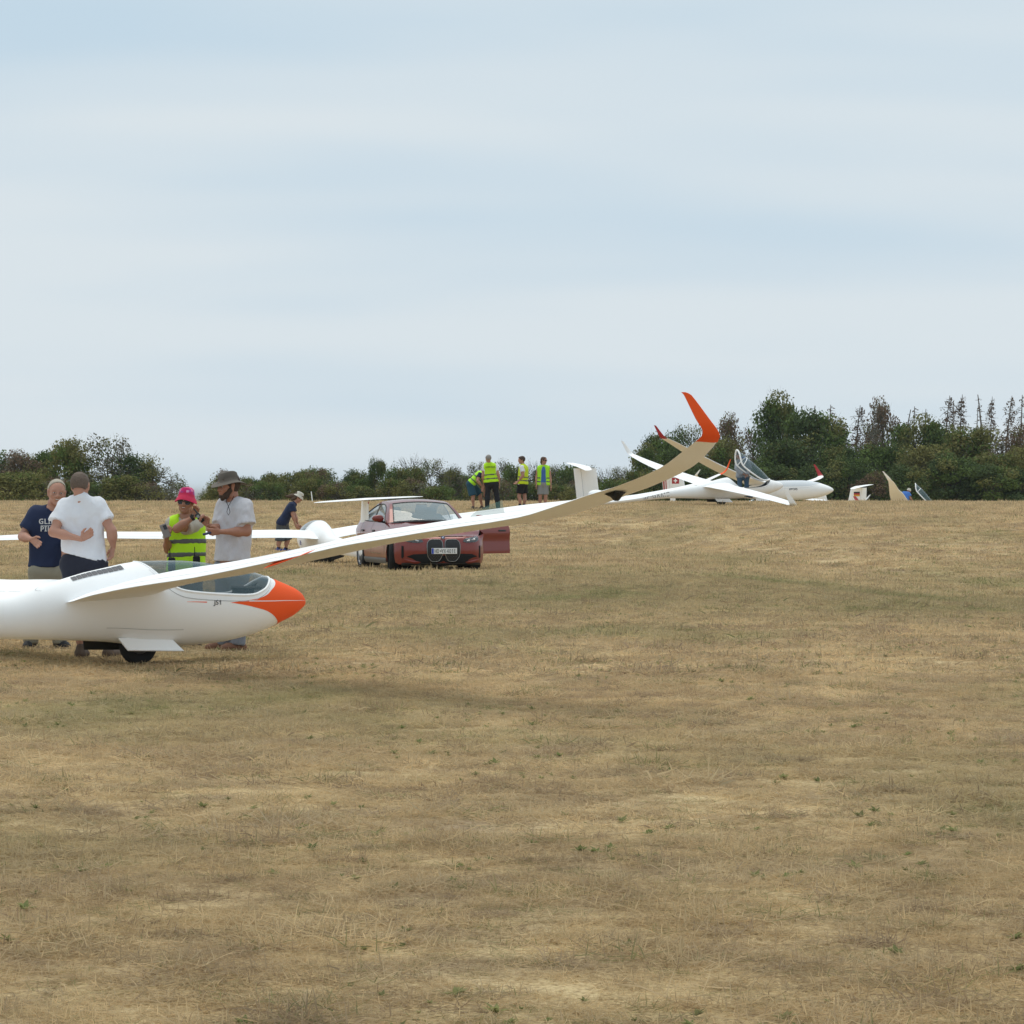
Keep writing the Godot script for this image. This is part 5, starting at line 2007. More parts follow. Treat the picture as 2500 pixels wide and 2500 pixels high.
	for iz in range(1, nz - 1):
		for iy in range(1, ny - 1):
			var r := iz * ny + iy
			var x0 := mini(i0[r], mini(i0[r + 1], i0[r + ny]))
			var x1 := maxi(i1[r], maxi(i1[r + 1], i1[r + ny]))
			if x1 < 0:
				continue
			x0 = maxi(1, x0 - 1)
			x1 = mini(nx - 2, x1)
			var i := r * nx + x0
			for ix in range(x0, x1 + 1):
				var s0 := sign[i]
				for e in 3:
					var st := sx if e == 0 else sy if e == 1 else sz
					if sign[i + st] != s0:
						var u := sy if e == 0 else sz if e == 1 else sx
						var w := sz if e == 0 else sx if e == 1 else sy
						var a := where[i - u - w] - 1
						var b := where[i - w] - 1
						var c := where[i] - 1
						var d := where[i - u] - 1
						if a >= 0 and b >= 0 and c >= 0 and d >= 0:
							if s0:
								mb.tri(a, b, c); mb.tri(a, c, d)
							else:
								mb.tri(a, c, b); mb.tri(a, d, c)
				i += 1


func finger_bones(w: Vector3, d: Vector3, n: Vector3, t: Vector3, curl: float, size: float) -> Array:
	# w wrist, d towards the fingers, n the way the palm faces, t towards the thumb
	var out := []
	d = d.normalized()
	t = (t - d * t.dot(d)).normalized()
	n = (n - d * n.dot(d) - t * n.dot(t)).normalized()
	var offs := [0.030, 0.010, -0.011, -0.030]
	var lens := [0.92, 1.0, 0.94, 0.76]
	for k in 4:
		var base: Vector3 = w + t * offs[k] * 0.55 * size + d * 0.012 * size
		var kn: Vector3 = w + (d * (0.088 - 0.003 * absf(k - 1.0)) + t * offs[k]) * size
		out.append(bone(base, kn, 0.0145 * size, 0.0115 * size))
		var p := kn
		var a := 0.12 + curl * (0.42 + 0.1 * k)
		var spread: Vector3 = t * (0.06 * (1.5 - k)) * (1.0 - minf(curl, 1.0))
		for j in 3:
			var dir: Vector3 = (d * cos(a) + n * sin(a) + spread).normalized()
			var q: Vector3 = p + dir * ([0.044, 0.027, 0.021][j] * lens[k] * size)
			out.append(bone(p, q, [0.0098, 0.0088, 0.0078][j] * size, [0.0088, 0.0078, 0.0062][j] * size))
			p = q
			a += curl * [0.75, 0.6, 0.3][j] + 0.1
	var t0 := w + (d * 0.022 + t * 0.022 + n * 0.006) * size
	var t1 := t0 + (d * 0.62 + t * 0.72 + n * 0.22 * curl).normalized() * 0.042 * size
	var t2 := t1 + (d * 0.86 + t * (0.42 - 0.4 * curl) + n * 0.45 * curl).normalized() * 0.031 * size
	var t3 := t2 + (d * 0.95 + t * (0.2 - 0.5 * curl) + n * 0.5 * curl).normalized() * 0.024 * size
	out.append(bone(t0, t1, 0.0155 * size, 0.0115 * size))
	out.append(bone(t1, t2, 0.0112 * size, 0.0098 * size))
	out.append(bone(t2, t3, 0.0098 * size, 0.0075 * size))
	return out


func hair_mat(called: String, base: Color) -> StandardMaterial3D:
	var m := mat(called, base, 0.7)
	m.albedo_texture = strands
	m.uv1_triplanar = true
	m.uv1_scale = Vector3(5.0, 2.2, 5.0)
	return m


func ring_lathe(mb: MB, at: Vector3, r: Vector3, u: Vector3, f: Vector3, profile: Array, n := 28, dip := 0.0) -> void:  # profile: [height, radius]; longer along f; dip lowers front and back
	var rows := []
	for p in profile:
		var ring := []
		for j in n:
			var w := TAU * j / n
			var low: float = dip * p[1] * (cos(2.0 * w) * 0.5) + 0.03 * dip * p[1] * sin(5.0 * w)
			ring.append(at + u * (p[0] - low) + r * (sin(w) * p[1] * 0.93) + f * (cos(w) * p[1] * 1.08))
		rows.append(ring)
	mb.grid(rows, true)


# J: joints in metres from the person's place on the ground, x to the right of the picture, z towards the camera. a: picture left, b: picture right.
func person(label: String, at: Vector3, J: Dictionary, S: Dictionary) -> Node3D:
	var o := thing("person", label, "person", at)
	var cell: float = S.get("cell", 0.0145)
	var far := cell > 0.016
	var size: float = S.get("size", 1.0)
	var skin := mat("skin_" + S.get("skin_name", "fair"), S.get("skin", lin(0.42, 0.22, 0.15)), 0.55, {"subsurf_scatter_enabled": true, "subsurf_scatter_strength": 0.08})
	var fw: Vector3 = J.fw.normalized()
	var hc: Vector3 = (J.ha + J.hb) * 0.5
	var sc: Vector3 = (J.sa + J.sb) * 0.5
	var up: Vector3 = (sc - hc).normalized()
	var girth: float = S.get("girth", 1.0)

	var torso := func(extra: float, wide: float) -> Array:
		var out := []
		for q in [[J.sa, J.ha], [J.sb, J.hb]]:
			out.append(bone(q[0].lerp(sc, 0.34) - up * 0.085 * size, q[1].lerp(hc, 0.1) + up * 0.04, (0.108 * girth) * size + extra, 0.112 * girth * size + extra, fw, 1.22))
		out.append(bone(sc - up * 0.10 + fw * 0.01, hc + up * 0.06 + fw * S.get("belly", 0.0), 0.115 * girth * size + extra, (0.118 + S.get("belly", 0.0) * 0.5) * girth * size + extra, fw, 1.15))
		out.append(bone(J.sa.lerp(sc, 0.12 + wide), J.sb.lerp(sc, 0.12 + wide), 0.058 * size + extra, 0.058 * size + extra, fw, 1.0))
		for s in [J.sa, J.sb]:
			out.append(bone(J.nk - up * 0.01, s.lerp(sc, 0.2 + wide), 0.05 * size + extra * 0.8, 0.05 * size + extra))
		return out
	# --- the body
	var mb := MB.new()
	var bones: Array = torso.call(-0.006, 0.0)
	for q in [[J.sa, J.ea, J.wa], [J.sb, J.eb, J.wb]]:
		bones.append(bone(q[0], q[0].lerp(q[1], 0.5), 0.052 * size, 0.047 * size))
		bones.append(bone(q[0].lerp(q[1], 0.5), q[1], 0.046 * size, 0.038 * size))
		bones.append(bone(q[1], q[1].lerp(q[2], 0.35), 0.039 * size, 0.041 * size))
		bones.append(bone(q[1].lerp(q[2], 0.35), q[2], 0.040 * size, 0.026 * size))
	for q in [[J.ha, J.ka, J.fa], [J.hb, J.kb, J.fb]]:
		bones.append(bone(q[0] - up * 0.02, q[1], 0.082 * size, 0.052 * size))
		bones.append(bone(q[1], q[1].lerp(q[2], 0.35) - fw * 0.018, 0.050 * size, 0.054 * size))
		bones.append(bone(q[1].lerp(q[2], 0.35) - fw * 0.018, q[2], 0.052 * size, 0.036 * size))
	# the head in its own frame
	var f: Vector3 = J.fd.normalized()
	var hu: Vector3 = J.get("hu", Vector3.UP)
	var r := f.cross(hu).normalized()
	hu = r.cross(f).normalized()
	var c: Vector3 = J.hd
	var hs: float = S.get("head", 1.0) * size
	bones.append(bone(J.nk - up * 0.03, c - hu * 0.07 * hs - f * 0.02 * hs, 0.058 * size, 0.052 * size))
	nets(mb, bones, cell, 55.0)
	var P := func(x: float, y: float, z: float) -> Vector3: return c + (r * x + hu * y + f * z) * hs
	var skull := [
		bone(P.call(0, 0.035, -0.032), P.call(0, 0.030, 0.018), 0.083 * hs, 0.079 * hs, r, 1.12),
		bone(P.call(0, -0.01, 0.035), P.call(0, -0.072, 0.045), 0.060 * hs, 0.040 * hs, r, 1.0),
		bone(P.call(-0.035, -0.075, 0.035), P.call(0, -0.098, 0.066), 0.022 * hs, 0.019 * hs),
		bone(P.call(0.035, -0.075, 0.035), P.call(0, -0.098, 0.066), 0.022 * hs, 0.019 * hs),
		bone(P.call(-0.05, -0.03, 0.0), P.call(-0.035, -0.08, 0.035), 0.026 * hs, 0.020 * hs),
		bone(P.call(0.05, -0.03, 0.0), P.call(0.035, -0.08, 0.035), 0.026 * hs, 0.020 * hs),
		bone(P.call(0, 0.012, 0.089), P.call(0, -0.026, 0.105), 0.0085 * hs, 0.0125 * hs),
		bone(P.call(-0.012, -0.030, 0.094), P.call(0.012, -0.030, 0.094), 0.009 * hs, 0.009 * hs),
		bone(P.call(-0.042, 0.026, 0.074), P.call(0.042, 0.026, 0.074), 0.012 * hs, 0.012 * hs),
		bone(P.call(-0.04, -0.024, 0.064), P.call(-0.03, -0.035, 0.07), 0.022 * hs, 0.018 * hs),
		bone(P.call(0.04, -0.024, 0.064), P.call(0.03, -0.035, 0.07), 0.022 * hs, 0.018 * hs),
		bone(P.call(-0.018, -0.060, 0.084), P.call(0.018, -0.060, 0.084), 0.0085 * hs, 0.0085 * hs),
		bone(P.call(0, -0.05, -0.04), J.nk.lerp(c, 0.35), 0.052 * hs, 0.056 * hs),
	]
	for s in [-1.0, 1.0]:
		skull.append(bone(P.call(s * 0.080, 0.012, -0.008), P.call(s * 0.078, -0.024, 0.0), 0.019 * hs, 0.013 * hs, r, 2.0))
	var sockets := []
	for s in [-1.0, 1.0]:
		sockets.append([P.call(s * 0.032, 0.004, 0.098), P.call(s * 0.032, 0.004, 0.099), 0.014 * hs, 0.014 * hs])
	nets(mb, skull, 0.011 if far else 0.0062, 150.0, [], sockets)
	# hands
	for q in [["wa", "da", "na", "ta", "ca"], ["wb", "db", "nb", "tb", "cb"]]:
		var d: Vector3 = J.get(q[1], Vector3.DOWN)
		nets(mb, finger_bones(J[q[0]], d, J.get(q[2], fw), J.get(q[3], fw), J.get(q[4], 0.5), size * 0.98), 0.0078 if far else 0.0052, 240.0)
	later("body", mb, skin, o)
	# eyes and mouth
	if not S.get("glasses", false) and f.z > -0.2:
		for s in [-1.0, 1.0]:
			var e := MB.new()
			e.ball(P.call(s * 0.032, 0.003, 0.0835), Vector3(0.011, 0.0055, 0.0115) * hs, 6)
			var eye := part("eye", e.done(), mat("eye_white", lin(0.6, 0.58, 0.55), 0.3), o)
			e = MB.new()
			e.ball(P.call(s * 0.032, 0.002, 0.091), Vector3.ONE * 0.0056 * hs, 5)
			part("iris", e.done(), mat("iris_dark", lin(0.03, 0.03, 0.035), 0.2), eye)
	var mo := MB.new()
	var smile: float = S.get("smile", 0.0)
	mo.tube([P.call(-0.026, -0.056 + 0.008 * smile, 0.079), P.call(-0.012, -0.0605, 0.0915), P.call(0.012, -0.0605, 0.0915), P.call(0.026, -0.056 + 0.008 * smile, 0.079)], [0.002, 0.0035 + 0.003 * smile, 0.0035 + 0.003 * smile, 0.002], 6)
	part("mouth", mo.done(), mat("lips", lin(0.24, 0.075, 0.06), 0.5), o)
	if smile > 0.5:
		mo = MB.new()
		mo.tube([P.call(-0.021, -0.055, 0.0865), P.call(-0.01, -0.0585, 0.0955), P.call(0.01, -0.0585, 0.0955), P.call(0.021, -0.055, 0.0865)], [0.003, 0.0045, 0.0045, 0.003], 5)
		part("teeth", mo.done(), mat("teeth_white", lin(0.7, 0.68, 0.62), 0.3), o)
	# --- hair and beard
	var hair: Dictionary = S.get("hair", {})
	if hair:
		var hm := MB.new()
		var th: float = hair.get("thick", 0.010)
		var hb := [bone(P.call(0, 0.036, -0.034), P.call(0, 0.032, 0.016), 0.083 * hs + th, 0.079 * hs + th, r, 1.10), bone(P.call(0, 0.0, -0.045), P.call(0, -0.045, -0.045), 0.068 * hs + th * 0.6, 0.05 * hs + th * 0.6, r, 1.0)]
		for q in hair.get("locks", []):
			hb.append(bone(P.call(q[0], q[1], q[2]), P.call(q[3], q[4], q[5]), q[6], q[7]))
		var line: float = hair.get("line", 0.055)
		var hc2 := [[P.call(0, line, 0.068), (f * 0.80 - hu * 0.60).normalized()], [P.call(0, hair.get("nape", -0.055), -0.06), (-hu - f * 0.25).normalized()]]
		nets(hm, hb, 0.012 if far else 0.0065, 110.0, hc2 if not hair.has("locks") else [], [] if not hair.has("locks") else [[P.call(0, -0.03, 0.10), P.call(0, 0.0, 0.11), 0.075, 0.075]], 0.006, 38.0)
		later("hair", hm, hair_mat("hair_" + hair.name, hair.color), o)
	if S.has("beard"):
		var bm := MB.new()
		nets(bm, [bone(P.call(-0.056, -0.03, 0.012), P.call(-0.036, -0.082, 0.052), 0.026 * hs, 0.03 * hs), bone(P.call(0.056, -0.03, 0.012), P.call(0.036, -0.082, 0.052), 0.026 * hs, 0.03 * hs), bone(P.call(-0.03, -0.088, 0.05), P.call(0.03, -0.088, 0.05), 0.024 * hs, 0.024 * hs), bone(P.call(0, -0.09, 0.068), P.call(0, -0.112, 0.07), 0.026 * hs, 0.02 * hs), bone(P.call(-0.02, -0.048, 0.082), P.call(0.02, -0.048, 0.082), 0.0075 * hs, 0.0075 * hs)], 0.0055, 160.0, [], [], 0.003, 60.0)
		later("beard", bm, mat("beard_" + S.beard[0], S.beard[1], 0.8), o)
	# --- clothes
	if S.has("legs"):
		var lg: Dictionary = S.legs
		var w: float = lg.get("wide", 0.016)
		var bel: Vector3 = fw * S.get("belly", 0.0) * 0.5
		var lb := [bone(J.ha + up * 0.03 + bel, J.hb + up * 0.03 + bel, 0.118 * girth * size + w, 0.118 * girth * size + w, fw, 1.12), bone(hc + up * 0.12 + bel, hc + up * 0.02 + bel, 0.118 * girth * size, 0.128 * girth * size + w * 0.6, fw, 1.12)]
		for q in [[J.ha, J.ka, J.fa], [J.hb, J.kb, J.fb]]:
			if lg.kind == "shorts":
				var e: Vector3 = q[0].lerp(q[1], lg.get("to", 0.92))
				lb.append(bone(q[0] - up * 0.01, e, 0.092 * girth * size + w, 0.068 * size + w * 2.2, Vector3.ZERO, 1.0, true))
			else:
				lb.append(bone(q[0] - up * 0.01, q[1], 0.092 * girth * size + w, 0.060 * size + w, Vector3.ZERO, 1.0))
				var mid: Vector3 = q[1].lerp(q[2], 0.35) - fw * 0.018
				lb.append(bone(q[1], mid, 0.062 * size + w, 0.064 * size + w))
				lb.append(bone(mid, q[2] + Vector3(0, -0.035, 0), 0.064 * size + w, 0.056 * size + w, Vector3.ZERO, 1.0, true))
		var lm := MB.new()
		nets(lm, lb, cell, 60.0, [[hc + up * 0.15, up]], [], 0.008, 11.0)
		later(lg.kind, lm, cloth(lg.name, lg.color, 0.9, lg.get("pattern")), o)
		if lg.get("belt", false):
			pass
	for q in [["fa", "oa"], ["fb", "ob"]]:
		var sh := MB.new()
		var fo: Vector3 = J[q[0]]
		var dir: Vector3 = J.get(q[1], fw)
		dir = (dir - Vector3.UP * dir.y).normalized()
		var base := Vector3(fo.x, fo.y - 0.055, fo.z)
		var tilt: Vector3 = Vector3(0, S.get("heel_" + q[0], 0.0), 0)
		nets(sh, [bone(fo + Vector3(0, 0.01, 0) - dir * 0.01, base - dir * 0.045, 0.047 * size, 0.045 * size), bone(base - dir * 0.045, base + dir * 0.11 - tilt, 0.046 * size, 0.043 * size), bone(base + dir * 0.11 - tilt, base + dir * 0.165 - tilt + Vector3(0, -0.006, 0), 0.044 * size, 0.036 * size)], 0.012, 90.0, [[fo + Vector3(0, -0.09, 0), Vector3.DOWN]] if tilt.y == 0.0 else [])
		later("shoe", sh, mat("shoe_" + S.shoe_name, S.shoe, 0.7), o)
		if S.has("sock"):
			var so := MB.new()
			var kn: Vector3 = J["k" + q[0].substr(1)]
			so.tube([fo, fo.lerp(kn, S.get("sock_to", 0.22))], [0.047 * size, 0.049 * size], 12)
			part("sock", so.done(), mat("sock_" + S.sock[0], S.sock[1], 0.9), o)
	if S.has("shirt"):
		var s2: Dictionary = S.shirt
		var w: float = s2.get("loose", 0.014)
		var tb: Array = torso.call(w, s2.get("wide", 0.0))
		tb.append(bone(J.ha + up * 0.02, J.hb + up * 0.02, 0.120 * girth * size + w * 1.3, 0.120 * girth * size + w * 1.3, fw, 1.15))
		if s2.get("drop", 0.0) > 0.0:
			tb.append(bone(J.ha.lerp(hc, 0.15), J.ha.lerp(hc, 0.15) - up * s2.drop, 0.115 * girth * size + w, 0.118 * girth * size + w * 1.3, fw, 1.1, true))
			tb.append(bone(J.hb.lerp(hc, 0.15), J.hb.lerp(hc, 0.15) - up * s2.drop, 0.115 * girth * size + w, 0.118 * girth * size + w * 1.3, fw, 1.1, true))
		for q in [[J.sa, J.ea], [J.sb, J.eb]]:
			if s2.sleeve > 0.0:
				tb.append(bone(q[0] + (q[1] - q[0]).normalized() * -0.01, q[0].lerp(q[1], s2.sleeve), 0.056 * size + w, 0.054 * size + w * 2.0, Vector3.ZERO, 1.0, true))
		if s2.get("long", false):
			for q in [[J.ea, J.wa], [J.eb, J.wb]]:
				tb.append(bone(q[0], q[1], 0.044 * size + w, 0.036 * size + w, Vector3.ZERO, 1.0, true))
		var hem: Vector3 = s2.hem
		var cuts := [[hem, (s2.get("hem_dir", -up) as Vector3).normalized()]]
		var nh := [[J.nk + up * 0.03 + fw * 0.03, J.nk + up * 0.12 + fw * 0.03, 0.066 * size, 0.09 * size]]
		var sm := MB.new()
		nets(sm, tb, cell, 60.0, cuts, nh, s2.get("fold", 0.011), 8.5)
		later("shirt", sm, cloth(s2.name, s2.color, 0.9, s2.get("pattern")), o)
	if S.has("vest"):
		var v: Dictionary = S.vest
		var w := 0.034
		var vb: Array = torso.call(w, 0.10)
		vb.append(bone(J.ha + up * 0.03, J.hb + up * 0.03, 0.125 * girth * size + w, 0.125 * girth * size + w, fw, 1.15))
		var holes := [[J.nk + up * 0.03, J.nk + up * 0.12, 0.075 * size, 0.10 * size]]
		for q in v.get("open", []):
			holes.append(q)
		for q in [[J.sa, J.ea], [J.sb, J.eb]]:
			var ad: Vector3 = (q[1] - q[0]).normalized()
			holes.append([q[0] + ad * 0.03, q[1], 0.064 * size, 0.07 * size])
		var cuts := [[v.hem, -up]]
		var vm := MB.new()
		nets(vm, vb, cell, 65.0, cuts, holes, 0.009, 8.0)
		var ves := later("safety_vest", vm, cloth("vest_" + v.get("tone", "lime"), v.color, 0.75), o)
		for y in v.bands:
			var low: Vector3 = v.hem + up * y
			var bm := MB.new()
			var vb2: Array = vb.duplicate(true)
			for q in vb2:
				q[2] += 0.005
				q[3] += 0.005
			nets(bm, vb2, cell, 65.0, [[low, -up], [low + up * 0.055, up]], holes, 0.009, 8.0)
			later("reflective_band", bm, mat("reflective_grey", lin(0.10, 0.105, 0.10), 0.5), ves)
	# --- hat
	if S.has("hat"):
		var h: Dictionary = S.hat
		var hm := MB.new()
		var tip: Vector3 = h.get("tilt", Vector3.ZERO)
		var hu2 := (hu + tip).normalized()
		var r2 := f.cross(hu2).normalized()
		var f2 := hu2.cross(r2).normalized()
		var ha: Vector3 = P.call(0, h.get("sit", 0.048), -0.008)
		var brim: float = h.get("brim", 0.155)
		var drop: float = h.get("drop", 0.03)
		var prof := [[0.088, 0.002], [0.0885, 0.045], [0.086, 0.068], [0.078, 0.079], [0.05, 0.087], [0.02, 0.094], [0.005, 0.097], [-0.004, 0.104], [-drop * 0.5, lerpf(0.104, brim, 0.55)], [-drop, brim], [-drop - 0.003, brim], [-drop * 0.5 - 0.006, lerpf(0.104, brim, 0.55)], [-0.010, 0.099], [0.0, 0.092]]
		var pr := []
		for q in prof:
			pr.append([q[0] * hs, q[1] * hs])
		ring_lathe(hm, ha, r2, hu2, f2, pr, 32, h.get("dip", 0.15))
		var hat := part("hat", hm.done(), cloth("hat_" + h.name, h.color, 0.9), o)
		if h.has("band"):
			var bm := MB.new()
			ring_lathe(bm, ha, r2, hu2, f2, [[0.0905 * hs, 0.02 * hs], [0.0905 * hs, 0.046 * hs], [0.088 * hs, 0.070 * hs], [0.080 * hs, 0.081 * hs], [0.05 * hs, 0.089 * hs], [0.030 * hs, 0.093 * hs]], 32, h.get("dip", 0.15))
			part("hat_band", bm.done(), cloth("hat_band_" + h.name, Color.WHITE if h.has("pattern") else h.band, 0.9, h.get("pattern")), hat)
	if S.get("glasses", false):
		var gm := MB.new()
		for s in [-1.0, 1.0]:
			var lens := []
			for k in 14:
				var a := TAU * k / 14.0
				lens.append(Vector2(s * 0.034 + 0.033 * signf(cos(a)) * pow(absf(cos(a)), 0.6), 0.002 + 0.026 * signf(sin(a)) * pow(absf(sin(a)), 0.6)))
			var front := []
			var rear := []
			for q in lens:
				var z: float = 0.103 - 0.22 * q.x * q.x / 0.06
				front.append(P.call(q.x, q.y, z))
				rear.append(P.call(q.x, q.y, z - 0.006))
			gm.grid([rear, front], true, true, true)
			gm.tube([P.call(s * 0.064, 0.008, 0.088), P.call(s * 0.080, 0.006, 0.04), P.call(s * 0.081, 0.002, -0.01)], [0.005, 0.0045, 0.004], 6)
		gm.tube([P.call(-0.01, 0.006, 0.104), P.call(0.01, 0.006, 0.104)], [0.004, 0.004], 6)
		part("sunglasses", gm.done(), mat("black_gloss", lin(0.01, 0.01, 0.012), 0.12), o)
	return o


func make_people() -> void:
	strands = noise_texture(256, 0.09, [[0.0, Color(0.55, 0.55, 0.55)], [0.5, Color(0.95, 0.93, 0.92)], [1.0, Color(1, 1, 1)]], 4, 77)
	var lime := lin(0.50, 0.86, 0.012)
	var navy := lin(0.012, 0.022, 0.065)
	var fair := lin(0.46, 0.235, 0.165)
	var tan_skin := lin(0.36, 0.17, 0.105)
	# survey pixels to metres in a person's own frame
	var frame := func(cx: float, fy: float, s: float) -> Callable:
		return func(px: float, py: float, z := 0.0) -> Vector3: return Vector3((px - cx) / s, (fy - py) / s, z)
	var place := func(cx: float, d: float) -> Vector3: return on_ground(cx, d)

	# 1: the laughing man in navy, facing the camera
	var q: Callable = frame.call(130.0, 1583.0, 230.7)
	var J := {"fw": Vector3(0.35, 0, 1), "hd": q.call(140, 1203, 0.05), "fd": Vector3(0.25, -0.06, 1), "hu": Vector3(0.10, 1, 0), "nk": q.call(127, 1243, 0.0), "sa": q.call(84, 1256, -0.02), "sb": q.call(160, 1254, -0.06), "ea": q.call(56, 1310, 0.04), "eb": q.call(172, 1310, 0.0), "wa": q.call(85, 1316, 0.26), "wb": q.call(160, 1340, 0.2), "ha": q.call(98, 1402, 0), "hb": q.call(142, 1402, 0), "ka": q.call(86, 1490, 0.04), "kb": q.call(148, 1490, 0.04), "fa": q.call(74, 1563, 0), "fb": q.call(146, 1563, 0), "oa": Vector3(-0.15, 0, 1), "ob": Vector3(0.6, 0, 0.8),
		"da": Vector3(0.75, -0.45, 0.5), "na": Vector3(-0.2, 0.3, 0.9), "ta": Vector3(0.5, 0.85, 0.1), "ca": 0.15}
	var man := person("laughing grey-haired man in a navy shirt with white print and khaki trousers", place.call(130, 35.4), J, {"girth": 0.95, "belly": 0.03, "head": 1.14, "skin": fair, "skin_name": "ruddy", "smile": 1.0, "hair": {"name": "white", "color": lin(0.50, 0.46, 0.38), "line": 0.112, "thick": 0.009},
		"shirt": {"name": "navy_shirt", "color": navy, "sleeve": 0.70, "hem": q.call(118, 1385, 0.0), "hem_dir": Vector3(0, -1, 0), "loose": 0.02, "drop": 0.04}, "legs": {"kind": "trousers", "name": "khaki", "color": lin(0.30, 0.275, 0.21), "wide": 0.022}, "shoe": lin(0.02, 0.021, 0.025), "shoe_name": "black"})
	var print_white := mat("print_white", lin(0.62, 0.62, 0.62), 0.8)
	var chest := Basis(Vector3.UP, 0.2)
	lettering("GLIDER", 0.055, print_white, man, Transform3D(chest, q.call(131, 1273, 0.165)), "lettering", "Droid Sans", 800)
	lettering("PILOT", 0.055, print_white, man, Transform3D(chest, q.call(128, 1291, 0.168)), "lettering", "Droid Sans", 800)
	var bar := MB.new()
	bar.box(q.call(128, 1283, 0.168), Vector3(0.20, 0.005, 0.003), chest)
	part("print_line", bar.done(), print_white, man)
	var gl := MB.new()
	var hp := Vector3(0.25, -0.06, 1).normalized()
	var hr := Vector3(1, 0, -0.25).normalized()
	for s in [-1.0, 1.0]:
		var loop := []
		var rad := []
		for k in 13:
			var a := TAU * k / 12.0
			loop.append(J.hd + hr * (s * 0.038 + 0.025 * cos(a)) + Vector3.UP * (0.015 * sin(a) - 0.001) + hp * 0.118)
			rad.append(0.0011)
		gl.tube(loop, rad, 4, Color.WHITE, false)
	part("glasses_frame", gl.done(), mat("wire_grey", lin(0.2, 0.18, 0.16), 0.4, {"metallic": 0.7}), man)

	# 2: the man in white seen from behind, one hand on his back
	q = frame.call(198.0, 1605.0, 244.0)
	J = {"fw": Vector3(0.1, 0, -1), "hd": q.call(196, 1188, 0.0), "fd": Vector3(0.12, -0.05, -1), "nk": q.call(198, 1214, 0.02), "sa": q.call(157, 1240, 0.0), "sb": q.call(240, 1237, 0.0), "ea": q.call(134, 1300, 0.12), "eb": q.call(274, 1297, 0.06), "wa": q.call(205, 1317, 0.19), "wb": q.call(276, 1338, 0.0), "ha": q.call(177, 1385, 0), "hb": q.call(232, 1388, 0), "ka": q.call(186, 1490, -0.03), "kb": q.call(255, 1490, -0.06), "fa": q.call(199, 1583, 0.05), "fb": q.call(266, 1583, -0.04), "oa": Vector3(0.2, 0, -1), "ob": Vector3(0.5, 0, -1),
		"da": Vector3(0.80, 0.55, 0.05), "na": Vector3(0.0, 0.1, 1), "ta": Vector3(-0.5, 0.8, -0.1), "ca": 0.45, "db": Vector3(-0.2, -0.9, -0.2), "nb": Vector3(-0.9, 0.1, -0.2), "tb": Vector3(-0.5, -0.1, -0.9), "cb": 0.6}
	person("man in a white shirt seen from behind with one hand on his back", place.call(198, 33.3), J, {"girth": 0.87, "head": 1.1, "skin": fair, "skin_name": "ruddy", "hair": {"name": "grey_brown", "color": lin(0.145, 0.105, 0.08), "line": 0.06, "thick": 0.007, "nape": -0.03},
		"shirt": {"name": "white_shirt", "color": lin(0.76, 0.77, 0.82), "sleeve": 0.62, "hem": q.call(205, 1362, 0.0), "hem_dir": Vector3(-0.26, -1, 0), "loose": 0.018, "drop": 0.20, "fold": 0.022}, "legs": {"kind": "shorts", "name": "navy_shorts", "color": lin(0.017, 0.019, 0.034), "to": 0.95, "wide": 0.026}, "shoe": lin(0.12, 0.085, 0.065), "shoe_name": "brown"})

	# 3: the person in the pink hat
	q = frame.call(455.0, 1580.0, 229.0)
	J = {"fw": Vector3(-0.1, 0, 1), "hd": q.call(454, 1226, 0.02), "fd": Vector3(-0.12, -0.02, 1), "hu": Vector3(0.10, 1, 0.0), "nk": q.call(453, 1263, 0.0), "sa": q.call(419, 1279, -0.02), "sb": q.call(484, 1283, -0.04), "ea": q.call(410, 1342, -0.02), "eb": q.call(437, 1291, 0.24), "wa": q.call(411, 1314, 0.20), "wb": q.call(479, 1262, 0.24), "ha": q.call(437, 1405, 0), "hb": q.call(475, 1405, 0), "ka": q.call(436, 1490, 0.03), "kb": q.call(477, 1490, 0.03), "fa": q.call(434, 1560, 0), "fb": q.call(480, 1560, 0),
		"da": Vector3(0.25, 0.95, 0.15), "na": Vector3(0.3, 0.1, -0.9), "ta": Vector3(-0.9, 0.1, -0.1), "ca": 0.75, "db": Vector3(0.25, 0.9, 0.15), "nb": Vector3(-0.2, 0, 1), "tb": Vector3(-0.9, 0.2, 0), "cb": 0.7}
	var spots := Image.create(128, 128, false, Image.FORMAT_RGB8)
	spots.fill(Color(0.80, 0.16, 0.42))
	rng.seed = 77
	for k in 70:
		spots.fill_rect(Rect2i(rng.randi() % 124, rng.randi() % 124, 3 + rng.randi() % 6, 3 + rng.randi() % 5), [Color(0.55, 0.45, 0.85), Color(0.95, 0.75, 0.9), Color(0.35, 0.3, 0.6)][k % 3])
	var dots := ImageTexture.create_from_image(spots)
